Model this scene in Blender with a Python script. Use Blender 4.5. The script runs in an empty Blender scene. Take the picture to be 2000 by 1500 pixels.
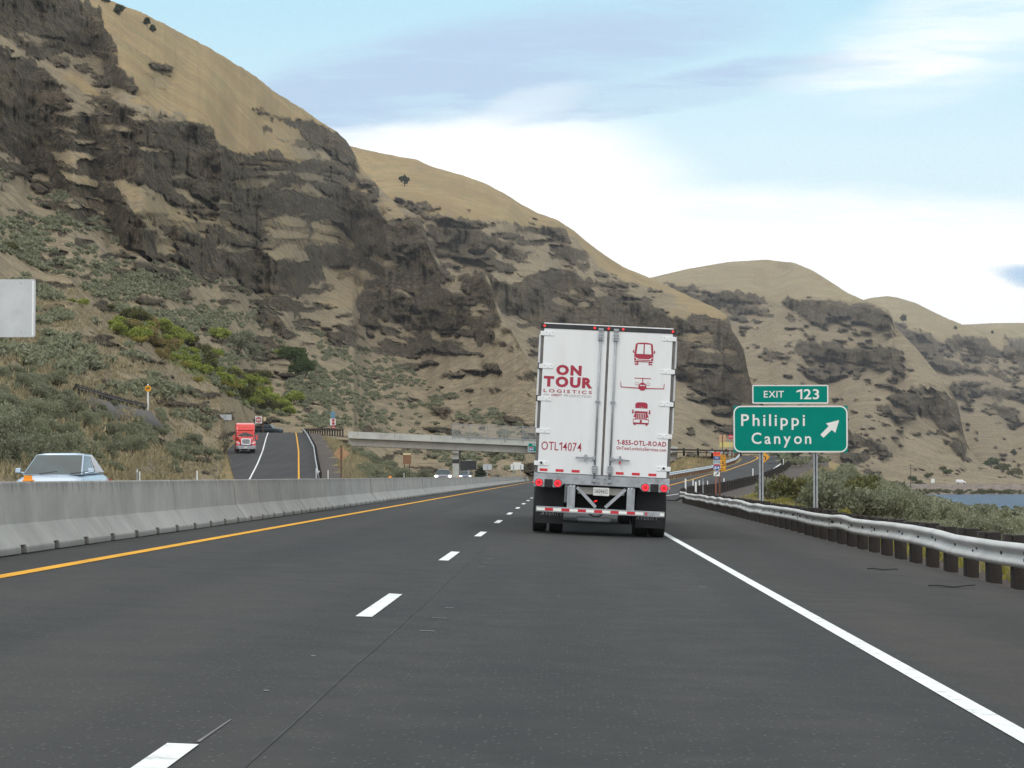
import bpy, bmesh, math, random
import numpy as np
from mathutils import Vector, Matrix

# ------------------------------------------------------------------ camera, world, sun, exposure
SC = bpy.context.scene
COL = SC.collection
F = 4700.0                      # focal length in pixels of the 2000 px wide photograph
CAMZ = 1.13                     # eye height over the road
PITCH = math.atan(180 / F)
YAW = math.atan(99 / F * math.cos(PITCH))
cam_d = bpy.data.cameras.new('camera')
cam_d.sensor_width = 36
cam_d.lens = 36 * F / 2000
cam_d.clip_start = 0.5
cam_d.clip_end = 30000
cam = bpy.data.objects.new('camera', cam_d)
COL.objects.link(cam)
cam.location = (0, 0, CAMZ)
cam.rotation_euler = (math.pi / 2 + PITCH, 0, YAW)
SC.camera = cam
SC.view_settings.view_transform = 'Standard'
SC.view_settings.look = 'None'
SC.view_settings.gamma = 1
SC.view_settings.exposure = 0.13
SUN_EL, SUN_AZ = math.radians(52), math.radians(205)   # azimuth clockwise from +Y

world = bpy.data.worlds.new('World')
SC.world = world
world.use_nodes = True


class NT:
    """tiny helper to write node trees"""
    def __init__(s, tree):
        s.t = tree
        s.n = tree.nodes
        s.l = tree.links

    def new(s, typ, ins=None, **kw):
        nd = s.n.new(typ)
        for k, v in kw.items():
            setattr(nd, k, v)
        for k, v in (ins or {}).items():
            s.put(nd.inputs[k], v)
        return nd

    def put(s, sock, v):
        if isinstance(v, bpy.types.NodeSocket):
            s.l.new(v, sock)
        elif isinstance(v, (tuple, list)) and len(v) == 3 and sock.type == 'RGBA':
            sock.default_value = (*v, 1)
        else:
            sock.default_value = v

    def math(s, op, a, b=0.0, c=None, clamp=False):
        nd = s.new('ShaderNodeMath', {0: a, 1: b}, operation=op, use_clamp=clamp)
        if c is not None:
            s.put(nd.inputs[2], c)
        return nd.outputs[0]

    def mix(s, f, a, b, blend='MIX'):
        nd = s.n.new('ShaderNodeMix')
        nd.data_type = 'RGBA'
        nd.blend_type = blend
        nd.clamp_factor = True
        s.put(nd.inputs[0], f)
        s.put(nd.inputs[6], a)
        s.put(nd.inputs[7], b)
        return nd.outputs[2]

    def smooth(s, v, a, b, c=0.0, d=1.0):
        nd = s.new('ShaderNodeMapRange', {0: v, 1: a, 2: b, 3: c, 4: d}, interpolation_type='SMOOTHSTEP')
        return nd.outputs[0]

    def noise(s, vec, scale, detail=4, rough=0.55, dist=0.0):
        nd = s.new('ShaderNodeTexNoise', {'Scale': scale, 'Detail': detail, 'Roughness': rough, 'Distortion': dist})
        if vec is not None:
            s.l.new(vec, nd.inputs['Vector'])
        return nd.outputs[0]

    def mapping(s, vec, scale=(1, 1, 1), rot=(0, 0, 0), loc=(0, 0, 0)):
        nd = s.new('ShaderNodeMapping', {'Scale': scale, 'Rotation': rot, 'Location': loc})
        s.l.new(vec, nd.inputs[0])
        return nd.outputs[0]


def build_world():
    t = NT(world.node_tree)
    t.n.clear()
    sky = t.new('ShaderNodeTexSky', sky_type='NISHITA', sun_disc=False, sun_elevation=SUN_EL,
                sun_rotation=SUN_AZ, altitude=100, air_density=1.0, dust_density=1.5, ozone_density=1.5)
    co = t.new('ShaderNodeTexCoord').outputs['Generated']
    sep = t.new('ShaderNodeSeparateXYZ', {0: co})
    x, y, z = sep.outputs
    ay = t.math('MAXIMUM', t.math('ABSOLUTE', y), 0.05)
    u = t.math('DIVIDE', x, ay)
    v = t.math('DIVIDE', z, ay)
    # ragged cloud coordinates
    st = t.new('ShaderNodeCombineXYZ', {0: t.math('MULTIPLY', u, 9.0), 1: t.math('MULTIPLY', v, 26.0), 2: y}).outputs[0]
    n1 = t.noise(st, 0.8, 4, 0.5)
    n2 = t.noise(t.mapping(st, loc=(7, 3, 1)), 1.6, 5, 0.55)
    du = t.math('MULTIPLY', t.math('SUBTRACT', n1, 0.5), 0.075)
    dv = t.math('MULTIPLY', t.math('SUBTRACT', n2, 0.5), 0.016)
    uu = t.math('ADD', u, du)
    vv = t.math('ADD', v, dv)

    def puff(px, py, a, b, tilt, edge=0.6):
        """soft ellipse of cloud: direction given by the photograph's bearing, half-sizes in the same units"""
        cu, cv = (px - 1099) / F, (930 - py) / F
        c, s_ = math.cos(tilt), math.sin(tilt)
        p = t.math('SUBTRACT', uu, cu)
        q = t.math('SUBTRACT', vv, cv)
        e1 = t.math('DIVIDE', t.math('ADD', t.math('MULTIPLY', p, c), t.math('MULTIPLY', q, s_)), a / F)
        e2 = t.math('DIVIDE', t.math('SUBTRACT', t.math('MULTIPLY', q, c), t.math('MULTIPLY', p, s_)), b / F)
        r = t.math('ADD', t.math('MULTIPLY', e1, e1), t.math('MULTIPLY', e2, e2))
        return t.math('MULTIPLY', t.math('MULTIPLY', t.smooth(r, 1.0 + edge, max(0.05, 1.0 - edge)), wisp if b < 120 and py < 500 else 1.0), t.smooth(y, 0.0, 0.2))

    wisp = t.smooth(t.noise(t.mapping(st, scale=(0.9, 2.6, 1), rot=(0, 0, -0.25)), 1.6, 8, 0.62), 0.36, 0.60)
    wisp = t.math('ADD', t.math('MULTIPLY', wisp, 0.55), 0.45)
    # clear part: pale cyan aloft, white toward the horizon
    K = 14.0      # colours below are divided by the background strength
    aloft = (0.37 * K, 0.58 * K, 0.68 * K)
    mid = (0.52 * K, 0.66 * K, 0.715 * K)
    white = (0.80 * K, 0.80 * K, 0.80 * K)
    grey = (0.34 * K, 0.45 * K, 0.585 * K)
    slate = (0.29 * K, 0.43 * K, 0.58 * K)
    clear = t.mix(t.smooth(vv, 0.12, 0.205), mid, aloft)
    clear = t.mix(t.smooth(vv, 0.125, 0.085), clear, white)
    nis = t.mix(0.12, clear, sky.outputs[0])
    c = t.mix(puff(880, 400, 390, 165, 0.10, 0.9), nis, white)
    c = t.mix(t.math('MULTIPLY', puff(1330, 470, 900, 90, 0.0, 0.9), 0.9), c, white)
    c = t.mix(t.math('MULTIPLY', puff(840, 150, 470, 84, 0.17, 0.9), 1.0), c, grey)
    c = t.mix(t.math('MULTIPLY', puff(1120, 75, 330, 75, 0.12, 0.95), 0.8), c, grey)
    c = t.mix(t.math('MULTIPLY', puff(620, 195, 170, 60, 0.05, 0.8), 0.85), c, grey)
    c = t.mix(t.math('MULTIPLY', puff(1380, 165, 420, 34, 0.14, 0.8), 0.95), c, grey)
    c = t.mix(t.math('MULTIPLY', puff(1010, 200, 130, 26, 0.2, 0.95), 0.25), c, white)
    c = t.mix(t.math('MULTIPLY', puff(1790, 105, 170, 44, 0.15, 0.95), 0.4), c, white)
    c = t.mix(t.math('MULTIPLY', puff(1930, 60, 330, 110, 0.25, 0.95), 0.5), c, white)
    c = t.mix(t.math('MULTIPLY', puff(1720, 148, 190, 20, 0.12, 0.95), 0.45), c, white)
    c = t.mix(t.math('MULTIPLY', puff(690, 265, 230, 26, 0.12, 0.9), 0.7), c, white)
    c = t.mix(t.math('MULTIPLY', puff(1990, 540, 60, 24, -0.1, 0.85), 0.9), c, slate)
    K = 10.0
    # broken bright overcast over the rest of the dome (above and behind the view)
    dome = t.noise(t.mapping(co, scale=(1.0, 1.0, 2.0)), 1.6, 6, 0.6)
    over = t.mix(t.smooth(dome, 0.38, 0.62), (0.85 * K, 0.95 * K, 1.08 * K), (1.45 * K, 1.45 * K, 1.42 * K))
    high = t.smooth(z, 0.24, 0.5)
    back = t.smooth(y, 0.25, -0.15)
    c = t.mix(t.math('MAXIMUM', high, back), c, over)
    c = t.mix(t.smooth(z, -0.01, -0.06), c, (0.12 * K, 0.11 * K, 0.09 * K))
    bg = t.new('ShaderNodeBackground', {'Color': c, 'Strength': 0.1})
    out = t.new('ShaderNodeOutputWorld')
    t.l.new(bg.outputs[0], out.inputs[0])


build_world()
sun_d = bpy.data.lights.new('sun', 'SUN')
sun_d.energy = 0.9
sun_d.angle = math.radians(20)
sun_d.color = (1.0, 0.95, 0.87)
sun = bpy.data.objects.new('sun', sun_d)
COL.objects.link(sun)
_sd = Vector((math.sin(SUN_AZ) * math.cos(SUN_EL), math.cos(SUN_AZ) * math.cos(SUN_EL), math.sin(SUN_EL)))
sun.rotation_euler = _sd.to_track_quat('Z', 'Y').to_euler()
SC.cycles.max_bounces = 6
SC.cycles.transparent_max_bounces = 12
SC.cycles.use_denoising = True
SC.cycles.denoiser = 'OPENIMAGEDENOISE'
SC.cycles.denoising_input_passes = 'RGB_ALBEDO_NORMAL'
SC.cycles.denoising_prefilter = 'NONE'
SC.cycles.use_adaptive_sampling = False
SC.cycles.sampling_pattern = 'BLUE_NOISE'
SC.cycles.sample_clamp_indirect = 4.0

# ------------------------------------------------------------------ pixel <-> world helper
_R = np.array(cam.rotation_euler.to_matrix())


def ray(px, py):
    px, py = np.asarray(px, float), np.asarray(py, float)
    d = np.stack([(px - 1000) / F, -(py - 750) / F, -np.ones_like(px * py * 1.0)], -1)
    d = d @ _R.T
    return d / d[..., 1:2]


def at(px, py, Y):
    """the point at depth Y that the photograph shows at pixel px, py"""
    r = ray(px, py)
    p = r * np.asarray(Y)[..., None]
    p[..., 2] += CAMZ
    return p


def atv(px, py, Y):
    return Vector(at(px, py, float(Y)).tolist())


# ------------------------------------------------------------------ value noise for numpy
def _hash(ix, iy, iz, seed):
    h = (ix.astype(np.int64) * 374761393 + iy.astype(np.int64) * 668265263 + iz.astype(np.int64) * 2147483647 + seed * 1274126177) & 0xffffffff
    h = ((h ^ (h >> 13)) * 1274126177) & 0xffffffff
    return ((h ^ (h >> 16)) & 0xffff) / 65535.0


def vnoise(x, y, z=0.0, seed=0):
    x, y, z = np.broadcast_arrays(np.asarray(x, float), np.asarray(y, float), np.asarray(z, float))
    i, j, k = np.floor(x), np.floor(y), np.floor(z)
    f, g, h = x - i, y - j, z - k
    f, g, h = f * f * (3 - 2 * f), g * g * (3 - 2 * g), h * h * (3 - 2 * h)
    r = 0
    for a in (0, 1):
        for b in (0, 1):
            for c in (0, 1):
                w = (f if a else 1 - f) * (g if b else 1 - g) * (h if c else 1 - h)
                r = r + w * _hash(i + a, j + b, k + c, seed)
    return r


def fbm(x, y, z=0.0, seed=0, o=4):
    r, a, s = 0, 0.5, 0
    for q in range(o):
        r = r + a * vnoise(np.asarray(x) * 2 ** q, np.asarray(y) * 2 ** q, np.asarray(z) * 2 ** q, seed + q)
        s += a
        a *= 0.5
    return r / s


# ------------------------------------------------------------------ object helpers
def tag(o, label=None, cat=None, group=None, kind=None):
    if label:
        o['label'] = label
    if cat:
        o['category'] = cat
    if group:
        o['group'] = group
    if kind:
        o['kind'] = kind
    return o


def thing(name, label, cat, loc=(0, 0, 0), rot=(0, 0, 0), group=None, parent=None):
    o = bpy.data.objects.new(name, None)
    o.empty_display_size = 0.2
    COL.objects.link(o)
    o.location = loc
    o.rotation_euler = rot
    return tag(o, label, cat, group)


def link_mesh(name, me, mat=None, parent=None, loc=(0, 0, 0)):
    if mat is not None:
        for m_ in (mat if isinstance(mat, (list, tuple)) else [mat]):
            me.materials.append(m_)
    o = bpy.data.objects.new(name, me)
    COL.objects.link(o)
    o.location = loc
    if parent is not None:
        o.parent = parent
    return o


def copy_tree(o, parent=None):
    c = o.copy()
    COL.objects.link(c)
    if parent is not None:
        c.parent = parent
    for ch in list(o.children):
        copy_tree(ch, c)
    return c


def np_mesh(name, verts, faces):
    me = bpy.data.meshes.new(name)
    verts = np.asarray(verts, np.float32)
    faces = np.asarray(faces, np.int32)
    k = faces.shape[1]
    me.vertices.add(len(verts))
    me.vertices.foreach_set('co', verts.ravel())
    me.loops.add(faces.size)
    me.loops.foreach_set('vertex_index', faces.ravel())
    me.polygons.add(len(faces))
    me.polygons.foreach_set('loop_start', np.arange(0, faces.size, k, dtype=np.int32))
    me.polygons.foreach_set('loop_total', np.full(len(faces), k, np.int32))
    me.update(calc_edges=True)
    me.validate()
    return me


def smooth_all(me, on=True):
    me.polygons.foreach_set('use_smooth', np.full(len(me.polygons), on))


def set_attr(me, name, rgb):
    a = me.color_attributes.new(name, 'FLOAT_COLOR', 'POINT')
    d = np.ones((len(me.vertices), 4), np.float32)
    d[:, :rgb.shape[1]] = rgb
    a.data.foreach_set('color', d.ravel())


def grid_faces(nx, ny):
    i, j = np.meshgrid(np.arange(nx - 1), np.arange(ny - 1), indexing='ij')
    a = (i * ny + j).ravel()
    return np.stack([a, a + ny, a + ny + 1, a + 1], -1)


class MB:
    """collects shapes; build() links them as ONE mesh object"""
    def __init__(s):
        s.v, s.f, s.m = [], [], []

    def add(s, vs, fs, mi=0):
        b = len(s.v)
        s.v += [tuple(p) for p in vs]
        s.f += [tuple(b + i for i in f) for f in fs]
        s.m += [mi] * len(fs)
        return s

    def box(s, cx, cy, cz, sx, sy, sz, mi=0, rot=None, taper=(1, 1)):
        vs = []
        for z in (-1, 1):
            k = taper if z > 0 else (1, 1)
            for x, y in ((-1, -1), (1, -1), (1, 1), (-1, 1)):
                vs.append(Vector((x * sx / 2 * k[0], y * sy / 2 * k[1], z * sz / 2)))
        if rot is not None:
            vs = [rot @ p for p in vs]
        vs = [p + Vector((cx, cy, cz)) for p in vs]
        return s.add(vs, [(0, 3, 2, 1), (4, 5, 6, 7), (0, 1, 5, 4), (1, 2, 6, 5), (2, 3, 7, 6), (3, 0, 4, 7)], mi)

    def bar(s, p0, p1, w, h, mi=0, up=(0, 0, 1)):
        p0, p1 = Vector(p0), Vector(p1)
        d = (p1 - p0)
        n = d.normalized()
        a = n.cross(Vector(up))
        a = a.normalized() if a.length > 1e-5 else Vector((1, 0, 0))
        b = a.cross(n).normalized()
        vs = []
        for p in (p0, p1):
            for x, y in ((-1, -1), (1, -1), (1, 1), (-1, 1)):
                vs.append(p + a * x * w / 2 + b * y * h / 2)
        return s.add(vs, [(3, 2, 1, 0), (4, 5, 6, 7), (0, 1, 5, 4), (1, 2, 6, 5), (2, 3, 7, 6), (3, 0, 4, 7)], mi)

    def tube(s, p0, p1, r0, r1=None, n=12, mi=0, caps=True):
        p0, p1 = Vector(p0), Vector(p1)
        r1 = r0 if r1 is None else r1
        d = (p1 - p0).normalized()
        a = d.orthogonal().normalized()
        b = d.cross(a)
        vs = []
        for p, r in ((p0, r0), (p1, r1)):
            for k in range(n):
                t = 2 * math.pi * k / n
                vs.append(p + a * math.cos(t) * r + b * math.sin(t) * r)
        fs = [(k, (k + 1) % n, n + (k + 1) % n, n + k) for k in range(n)]
        if caps:
            fs += [tuple(range(n))[::-1], tuple(range(n, 2 * n))]
        return s.add(vs, fs, mi)

    def prism(s, pts, y0, y1, mi=0):
        """polygon in x,z pushed from y0 to y1"""
        n = len(pts)
        vs = [(x, y0, z) for x, z in pts] + [(x, y1, z) for x, z in pts]
        fs = [tuple(range(n)), tuple(range(n, 2 * n))[::-1]]
        fs += [(k, n + k, n + (k + 1) % n, (k + 1) % n) for k in range(n)]
        return s.add(vs, fs, mi)

    def loft(s, secs, mi=0, caps=True):
        n = len(secs[0])
        vs = [p for q in secs for p in q]
        fs = []
        for i in range(len(secs) - 1):
            for k in range(n):
                a, b = i * n + k, i * n + (k + 1) % n
                fs.append((a, b, b + n, a + n))
        if caps:
            fs += [tuple(range(n))[::-1], tuple(range((len(secs) - 1) * n, len(secs) * n))]
        return s.add(vs, fs, mi)

    def build(s, name, mat=None, parent=None, bevel=0, seg=2, smooth=False, subsurf=0, loc=(0, 0, 0), fix=True):
        me = bpy.data.meshes.new(name)
        me.from_pydata(s.v, [], s.f)
        me.update()
        if fix:
            bm = bmesh.new()
            bm.from_mesh(me)
            bmesh.ops.recalc_face_normals(bm, faces=bm.faces)
            bm.to_mesh(me)
            bm.free()
        if any(s.m):
            me.polygons.foreach_set('material_index', np.array(s.m, np.int32))
        if smooth:
            smooth_all(me)
        o = link_mesh(name, me, mat, parent, loc)
        if bevel:
            b = o.modifiers.new('bevel', 'BEVEL')
            b.width = bevel
            b.segments = seg
            b.limit_method = 'ANGLE'
            b.angle_limit = 0.6
        if subsurf:
            q = o.modifiers.new('subsurf', 'SUBSURF')
            q.levels = q.render_levels = subsurf
        return o


def rrect(w, h, r, n=6, cx=0, cz=0):
    pts = []
    for sx, sz, a0 in ((1, 1, 0), (-1, 1, 90), (-1, -1, 180), (1, -1, 270)):
        for k in range(n + 1):
            a = math.radians(a0 + 90 * k / n)
            pts.append((cx + sx * (w / 2 - r) + r * math.cos(a), cz + sz * (h / 2 - r) + r * math.sin(a)))
    return pts


def ngon(cx, cz, r, n=24, a0=0.0, sx=1.0):
    return [(cx + sx * r * math.cos(a0 + 2 * math.pi * k / n), cz + r * math.sin(a0 + 2 * math.pi * k / n)) for k in range(n)]


def ring_strip(outer, inner, y0, y1, mb, mi=0):
    """border frame between two loops of the same length, pushed from y0 to y1"""
    n = len(outer)
    vs = [(x, y0, z) for x, z in outer] + [(x, y0, z) for x, z in inner] + [(x, y1, z) for x, z in outer] + [(x, y1, z) for x, z in inner]
    fs = []
    for k in range(n):
        j = (k + 1) % n
        fs += [(k, j, n + j, n + k), (2 * n + k, 3 * n + k, 3 * n + j, 2 * n + j), (k, 2 * n + k, 2 * n + j, j), (n + k, n + j, 3 * n + j, 3 * n + k)]
    mb.add(vs, fs, mi)


_GLYPH = {}


def glyph(ch, bold, shear):
    k = (ch, bold, shear)
    if k not in _GLYPH:
        cu = bpy.data.curves.new('glyph', 'FONT')
        cu.body = ch
        cu.size = 1.0
        cu.offset = bold
        cu.shear = shear
        cu.resolution_u = 3
        ob = bpy.data.objects.new('glyph', cu)
        COL.objects.link(ob)
        me = bpy.data.meshes.new_from_object(ob.evaluated_get(bpy.context.evaluated_depsgraph_get()))
        bpy.data.objects.remove(ob)
        _GLYPH[k] = ([(v.co.x, v.co.y) for v in me.vertices], [tuple(p.vertices) for p in me.polygons])
        bpy.data.meshes.remove(me)
    return _GLYPH[k]


def text_mesh(body, height, width=None, bold=0.0, spacing=1.0, shear=0.0, align='CENTER', depth=0.0):
    """flat lettering in the x,z plane facing -y; cap height and total width are met exactly"""
    mh = glyph('H', bold, 0)
    hz = [v[1] for v in mh[0]]
    cap = max(hz) - min(hz)
    base = min(hz)
    vs, fs, x = [], [], 0.0
    for ch in body:
        if ch == ' ':
            x += cap * 0.42 * spacing
            continue
        if ch == '1':
            gv = glyph('l', bold, 0)[0]
            w = max(p[0] for p in gv) - min(p[0] for p in gv)
            gl = [(w, 0), (w, 1), (.3 * w, 1), (-.24, .84), (-.24, .68), (0, .78), (0, 0)]
            gv = [((a + .24) if i not in (0, 1) else w + .24, b * cap + base) for i, (a, b) in enumerate(gl)]
            gv = [((w if a == w else (.3 * w if i == 2 else (0 if i in (5, 6) else -.24))) + .24, b * cap + base) for i, (a, b) in enumerate(gl)]
            gv = [(a * (cap if a > .24 else 1) if False else a, b) for a, b in gv]
            gf = [tuple(range(7))[::-1]]
            gv = [(a + shear * b, b) for a, b in gv]
        else:
            gv, gf = glyph(ch, bold, shear)
        m0 = min(p[0] for p in gv)
        if shear:
            m0 = 0
        k = len(vs)
        vs += [(p[0] - m0 + x, p[1]) for p in gv]
        fs += [tuple(k + i for i in f) for f in gf]
        x = max(p[0] - shear * p[1] for p in vs[k:]) + cap * (0.13 * spacing + max(0, spacing - 1) * 0.35)
    me = bpy.data.meshes.new('lettering')
    me.from_pydata([(a, b, 0) for a, b in vs], [], fs)
    me.update()
    xs = [v.co.x for v in me.vertices]
    x0, x1 = min(xs), max(xs)
    sz = height / cap
    sx = sz if width is None else width / (x1 - x0)
    xc = {'CENTER': (x0 + x1) / 2, 'LEFT': x0, 'RIGHT': x1}[align]
    for v in me.vertices:
        v.co = ((v.co.x - xc) * sx, 0.0, (v.co.y - base) * sz - height / 2)
    return me


def text(name, body, height, mat, parent, loc, width=None, rotz=0.0, **kw):
    me = text_mesh(body, height, width, **kw)
    o = link_mesh(name, me, mat, parent, loc)
    o.rotation_euler = (0, 0, rotz)
    return o

# ------------------------------------------------------------------ materials
def new_mat(name):
    m = bpy.data.materials.new(name)
    m.use_nodes = True
    t = NT(m.node_tree)
    t.n.clear()
    out = t.new('ShaderNodeOutputMaterial')
    b = t.new('ShaderNodeBsdfPrincipled')
    t.l.new(b.outputs[0], out.inputs[0])
    return m, t, b, out


def obj_co(t):
    return t.new('ShaderNodeTexCoord').outputs['Object']


def basic(name, c, rough=0.5, metal=0.0, var=0.12, scale=3.0, bump=0.0, bscale=40, coat=0.0, spec=0.5, dirt=None, stretch=(1, 1, 1)):
    m, t, b, out = new_mat(name)
    co = t.mapping(obj_co(t), scale=stretch)
    n = t.noise(co, scale, 5, 0.6)
    lo = tuple(x * (1 - var) for x in c)
    hi = tuple(min(1, x * (1 + var)) for x in c)
    col = t.mix(t.smooth(n, 0.3, 0.7), lo, hi)
    if dirt:
        dn = t.noise(co, scale * 2.7, 6, 0.65)
        col = t.mix(t.math('MULTIPLY', t.smooth(dn, 0.5, 0.75), dirt[3]), col, dirt[:3])
    t.put(b.inputs['Base Color'], col)
    t.put(b.inputs['Roughness'], t.math('ADD', t.math('MULTIPLY', n, 0.15), rough - 0.07))
    b.inputs['Metallic'].default_value = metal
    b.inputs['Specular IOR Level'].default_value = spec
    b.inputs['Coat Weight'].default_value = coat
    if bump:
        bn = t.new('ShaderNodeBump', {'Strength': bump, 'Distance': 0.02, 'Height': t.noise(obj_co(t), bscale, 4)})
        t.l.new(bn.outputs[0], b.inputs['Normal'])
    return m


def emit(name, c, s):
    m, t, b, out = new_mat(name)
    b.inputs['Base Color'].default_value = (*[x * 0.5 for x in c], 1)
    b.inputs['Emission Color'].default_value = (*c, 1)
    b.inputs['Emission Strength'].default_value = s
    b.inputs['Roughness'].default_value = 0.3
    return m


M = {}
M['white_paint'] = basic('white_paint', (0.74, 0.755, 0.75), 0.35, var=0.035, scale=0.9, dirt=(0.52, 0.49, 0.43, 0.2), stretch=(1.6, 1.6, 0.3))
M['white_trim'] = basic('white_trim', (0.78, 0.79, 0.79), 0.4, var=0.05, scale=6)
M['steel'] = basic('galvanised_steel', (0.33, 0.35, 0.37), 0.45, 0.35, var=0.14, scale=5, dirt=(0.18, 0.15, 0.12, 0.35))
M['steel_frame'] = basic('galvanised_frame', (0.36, 0.38, 0.40), 0.45, 0.3, var=0.18, scale=3, dirt=(0.16, 0.15, 0.14, 0.5))
M['rail'] = basic('rail_steel', (0.50, 0.49, 0.465), 0.5, 0.2, var=0.14, scale=1.2, dirt=(0.30, 0.25, 0.2, 0.45))
M['rail_blue'] = basic('rail_zinc', (0.60, 0.66, 0.72), 0.35, 0.35, var=0.1, scale=0.6)
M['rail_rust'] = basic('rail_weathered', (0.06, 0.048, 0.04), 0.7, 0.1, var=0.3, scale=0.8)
M['black'] = basic('black_rubber', (0.016, 0.016, 0.017), 0.8, var=0.3, scale=6)
M['flap'] = basic('mud_flap_rubber', (0.02, 0.02, 0.022), 0.75, var=0.3, scale=4)
M['dark'] = basic('dark_metal', (0.025, 0.026, 0.028), 0.6, var=0.3, scale=4)
M['gap'] = basic('door_seal', (0.14, 0.13, 0.12), 0.7, var=0.2, scale=4)
M['maroon'] = basic('maroon_vinyl', (0.36, 0.022, 0.05), 0.45, var=0.05, scale=4)
M['grey_vinyl'] = basic('grey_vinyl', (0.36, 0.35, 0.35), 0.45, var=0.05)
M['flap_ink'] = basic('grey_print', (0.21, 0.21, 0.21), 0.6, var=0.15)
M['red_tape'] = basic('red_reflective_tape', (0.58, 0.02, 0.035), 0.3, var=0.1, scale=12)
M['white_tape'] = basic('white_reflective_tape', (0.82, 0.82, 0.76), 0.3, var=0.05, scale=12)
M['tail'] = emit('tail_lamp', (1.0, 0.03, 0.05), 0.95)
M['tail_core'] = emit('tail_lamp_core', (0.8, 0.012, 0.025), 0.32)
M['marker'] = emit('marker_lamp', (1.0, 0.03, 0.03), 1.0)
M['head'] = emit('head_lamp', (1.0, 0.97, 0.9), 14.0)
M['head_blue'] = emit('head_lamp_cool', (0.8, 0.88, 1.0), 7.0)
M['lamp_off'] = basic('unlit_lamp', (0.55, 0.57, 0.6), 0.15, var=0.1)
M['plate'] = basic('licence_plate', (0.62, 0.62, 0.60), 0.45, var=0.05)
M['ink'] = basic('black_ink', (0.02, 0.02, 0.025), 0.6)
M['green_sign'] = basic('green_sign_sheeting', (0.001, 0.21, 0.165), 0.55, var=0.04, scale=2, spec=0.05)
M['white_sign'] = basic('white_sign_sheeting', (0.72, 0.73, 0.71), 0.4, var=0.03)
M['yellow_sign'] = basic('yellow_sign_sheeting', (0.72, 0.33, 0.01), 0.4, var=0.04)
M['orange_sign'] = basic('orange_sign_sheeting', (0.85, 0.09, 0.03), 0.4, var=0.04)
M['blue_sign'] = basic('blue_sign_sheeting', (0.03, 0.09, 0.30), 0.4, var=0.05)
M['pale_blue_sign'] = basic('faded_blue_sheeting', (0.12, 0.26, 0.38), 0.4, var=0.05)
M['red_sign'] = basic('red_sign_sheeting', (0.45, 0.015, 0.04), 0.4, var=0.05)
M['alu'] = basic('bare_aluminium', (0.52, 0.54, 0.55), 0.5, 0.25, var=0.06, scale=1.5, dirt=(0.38, 0.38, 0.37, 0.4))
M['plywood'] = basic('plywood_sign_back', (0.42, 0.25, 0.14), 0.75, var=0.15, scale=4, dirt=(0.25, 0.14, 0.08, 0.5))
M['brown_sign'] = basic('weathered_brown_panel', (0.22, 0.115, 0.06), 0.7, var=0.2, scale=4)
M['cream_sign'] = basic('cream_panel', (0.62, 0.52, 0.30), 0.6, var=0.06)
M['pale_yellow'] = basic('pale_yellow_panel', (0.60, 0.52, 0.18), 0.6, var=0.06)
M['peach'] = basic('peach_plywood', (0.52, 0.33, 0.20), 0.7, var=0.08)
M['wood'] = basic('treated_timber', (0.025, 0.020, 0.017), 0.85, var=0.35, scale=3, bump=0.4, bscale=30, stretch=(1, 1, 0.25))
M['wood_post'] = basic('brown_post', (0.12, 0.055, 0.035), 0.8, var=0.25, scale=4)
M['post_red'] = basic('rusty_red_post', (0.33, 0.10, 0.06), 0.7, var=0.2)
M['delin'] = basic('white_delineator', (0.75, 0.76, 0.74), 0.5, var=0.05)
M['orange'] = basic('orange_reflector', (0.90, 0.30, 0.01), 0.4, var=0.06)
M['yellow_line'] = basic('yellow_road_paint', (0.66, 0.335, 0.04), 0.85, var=0.12, scale=2.0, spec=0.1)
M['white_line'] = basic('white_road_paint', (0.70, 0.71, 0.69), 0.85, var=0.07, scale=3.0, spec=0.1, dirt=(0.30, 0.30, 0.29, 0.7))
M['scratch'] = basic('scraped_asphalt', (0.14, 0.137, 0.13), 0.8, var=0.3, scale=8)
M['glass'] = basic('vehicle_glass', (0.014, 0.030, 0.031), 0.08, var=0.5, scale=1.5, spec=0.55)
M['glass_side'] = basic('side_glass', (0.05, 0.08, 0.12), 0.06, var=0.2, scale=1.0, spec=0.9)
M['car_blue'] = basic('ice_blue_paint', (0.40, 0.50, 0.60), 0.3, 0.25, var=0.03, coat=0.5)
M['suv_grey'] = basic('grey_mauve_paint', (0.16, 0.15, 0.18), 0.35, 0.2, var=0.05, coat=0.4)
M['suv_blue'] = basic('slate_blue_paint', (0.12, 0.15, 0.22), 0.35, 0.2, var=0.05, coat=0.4)
M['pickup'] = basic('dark_teal_paint', (0.015, 0.03, 0.04), 0.4, 0.1, var=0.1, coat=0.3)
M['red_cab'] = basic('red_cab_paint', (0.62, 0.035, 0.025), 0.32, var=0.04, coat=0.5)
M['chrome'] = basic('chrome', (0.62, 0.63, 0.65), 0.2, 0.85, var=0.08)
M['tyre'] = basic('tyre_rubber', (0.018, 0.018, 0.018), 0.85, var=0.3, scale=8)
M['rim'] = basic('wheel_rim', (0.42, 0.43, 0.44), 0.35, 0.6, var=0.1)
M['sill'] = basic('bridge_girder_concrete', (0.33, 0.32, 0.29), 0.85, var=0.12, scale=0.4, dirt=(0.2, 0.19, 0.17, 0.5))
M['parapet'] = basic('bridge_parapet_concrete', (0.46, 0.47, 0.44), 0.85, var=0.1, scale=0.5, dirt=(0.28, 0.27, 0.24, 0.5))
M['bark'] = basic('bark', (0.07, 0.05, 0.035), 0.9, var=0.3, scale=4)


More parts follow.
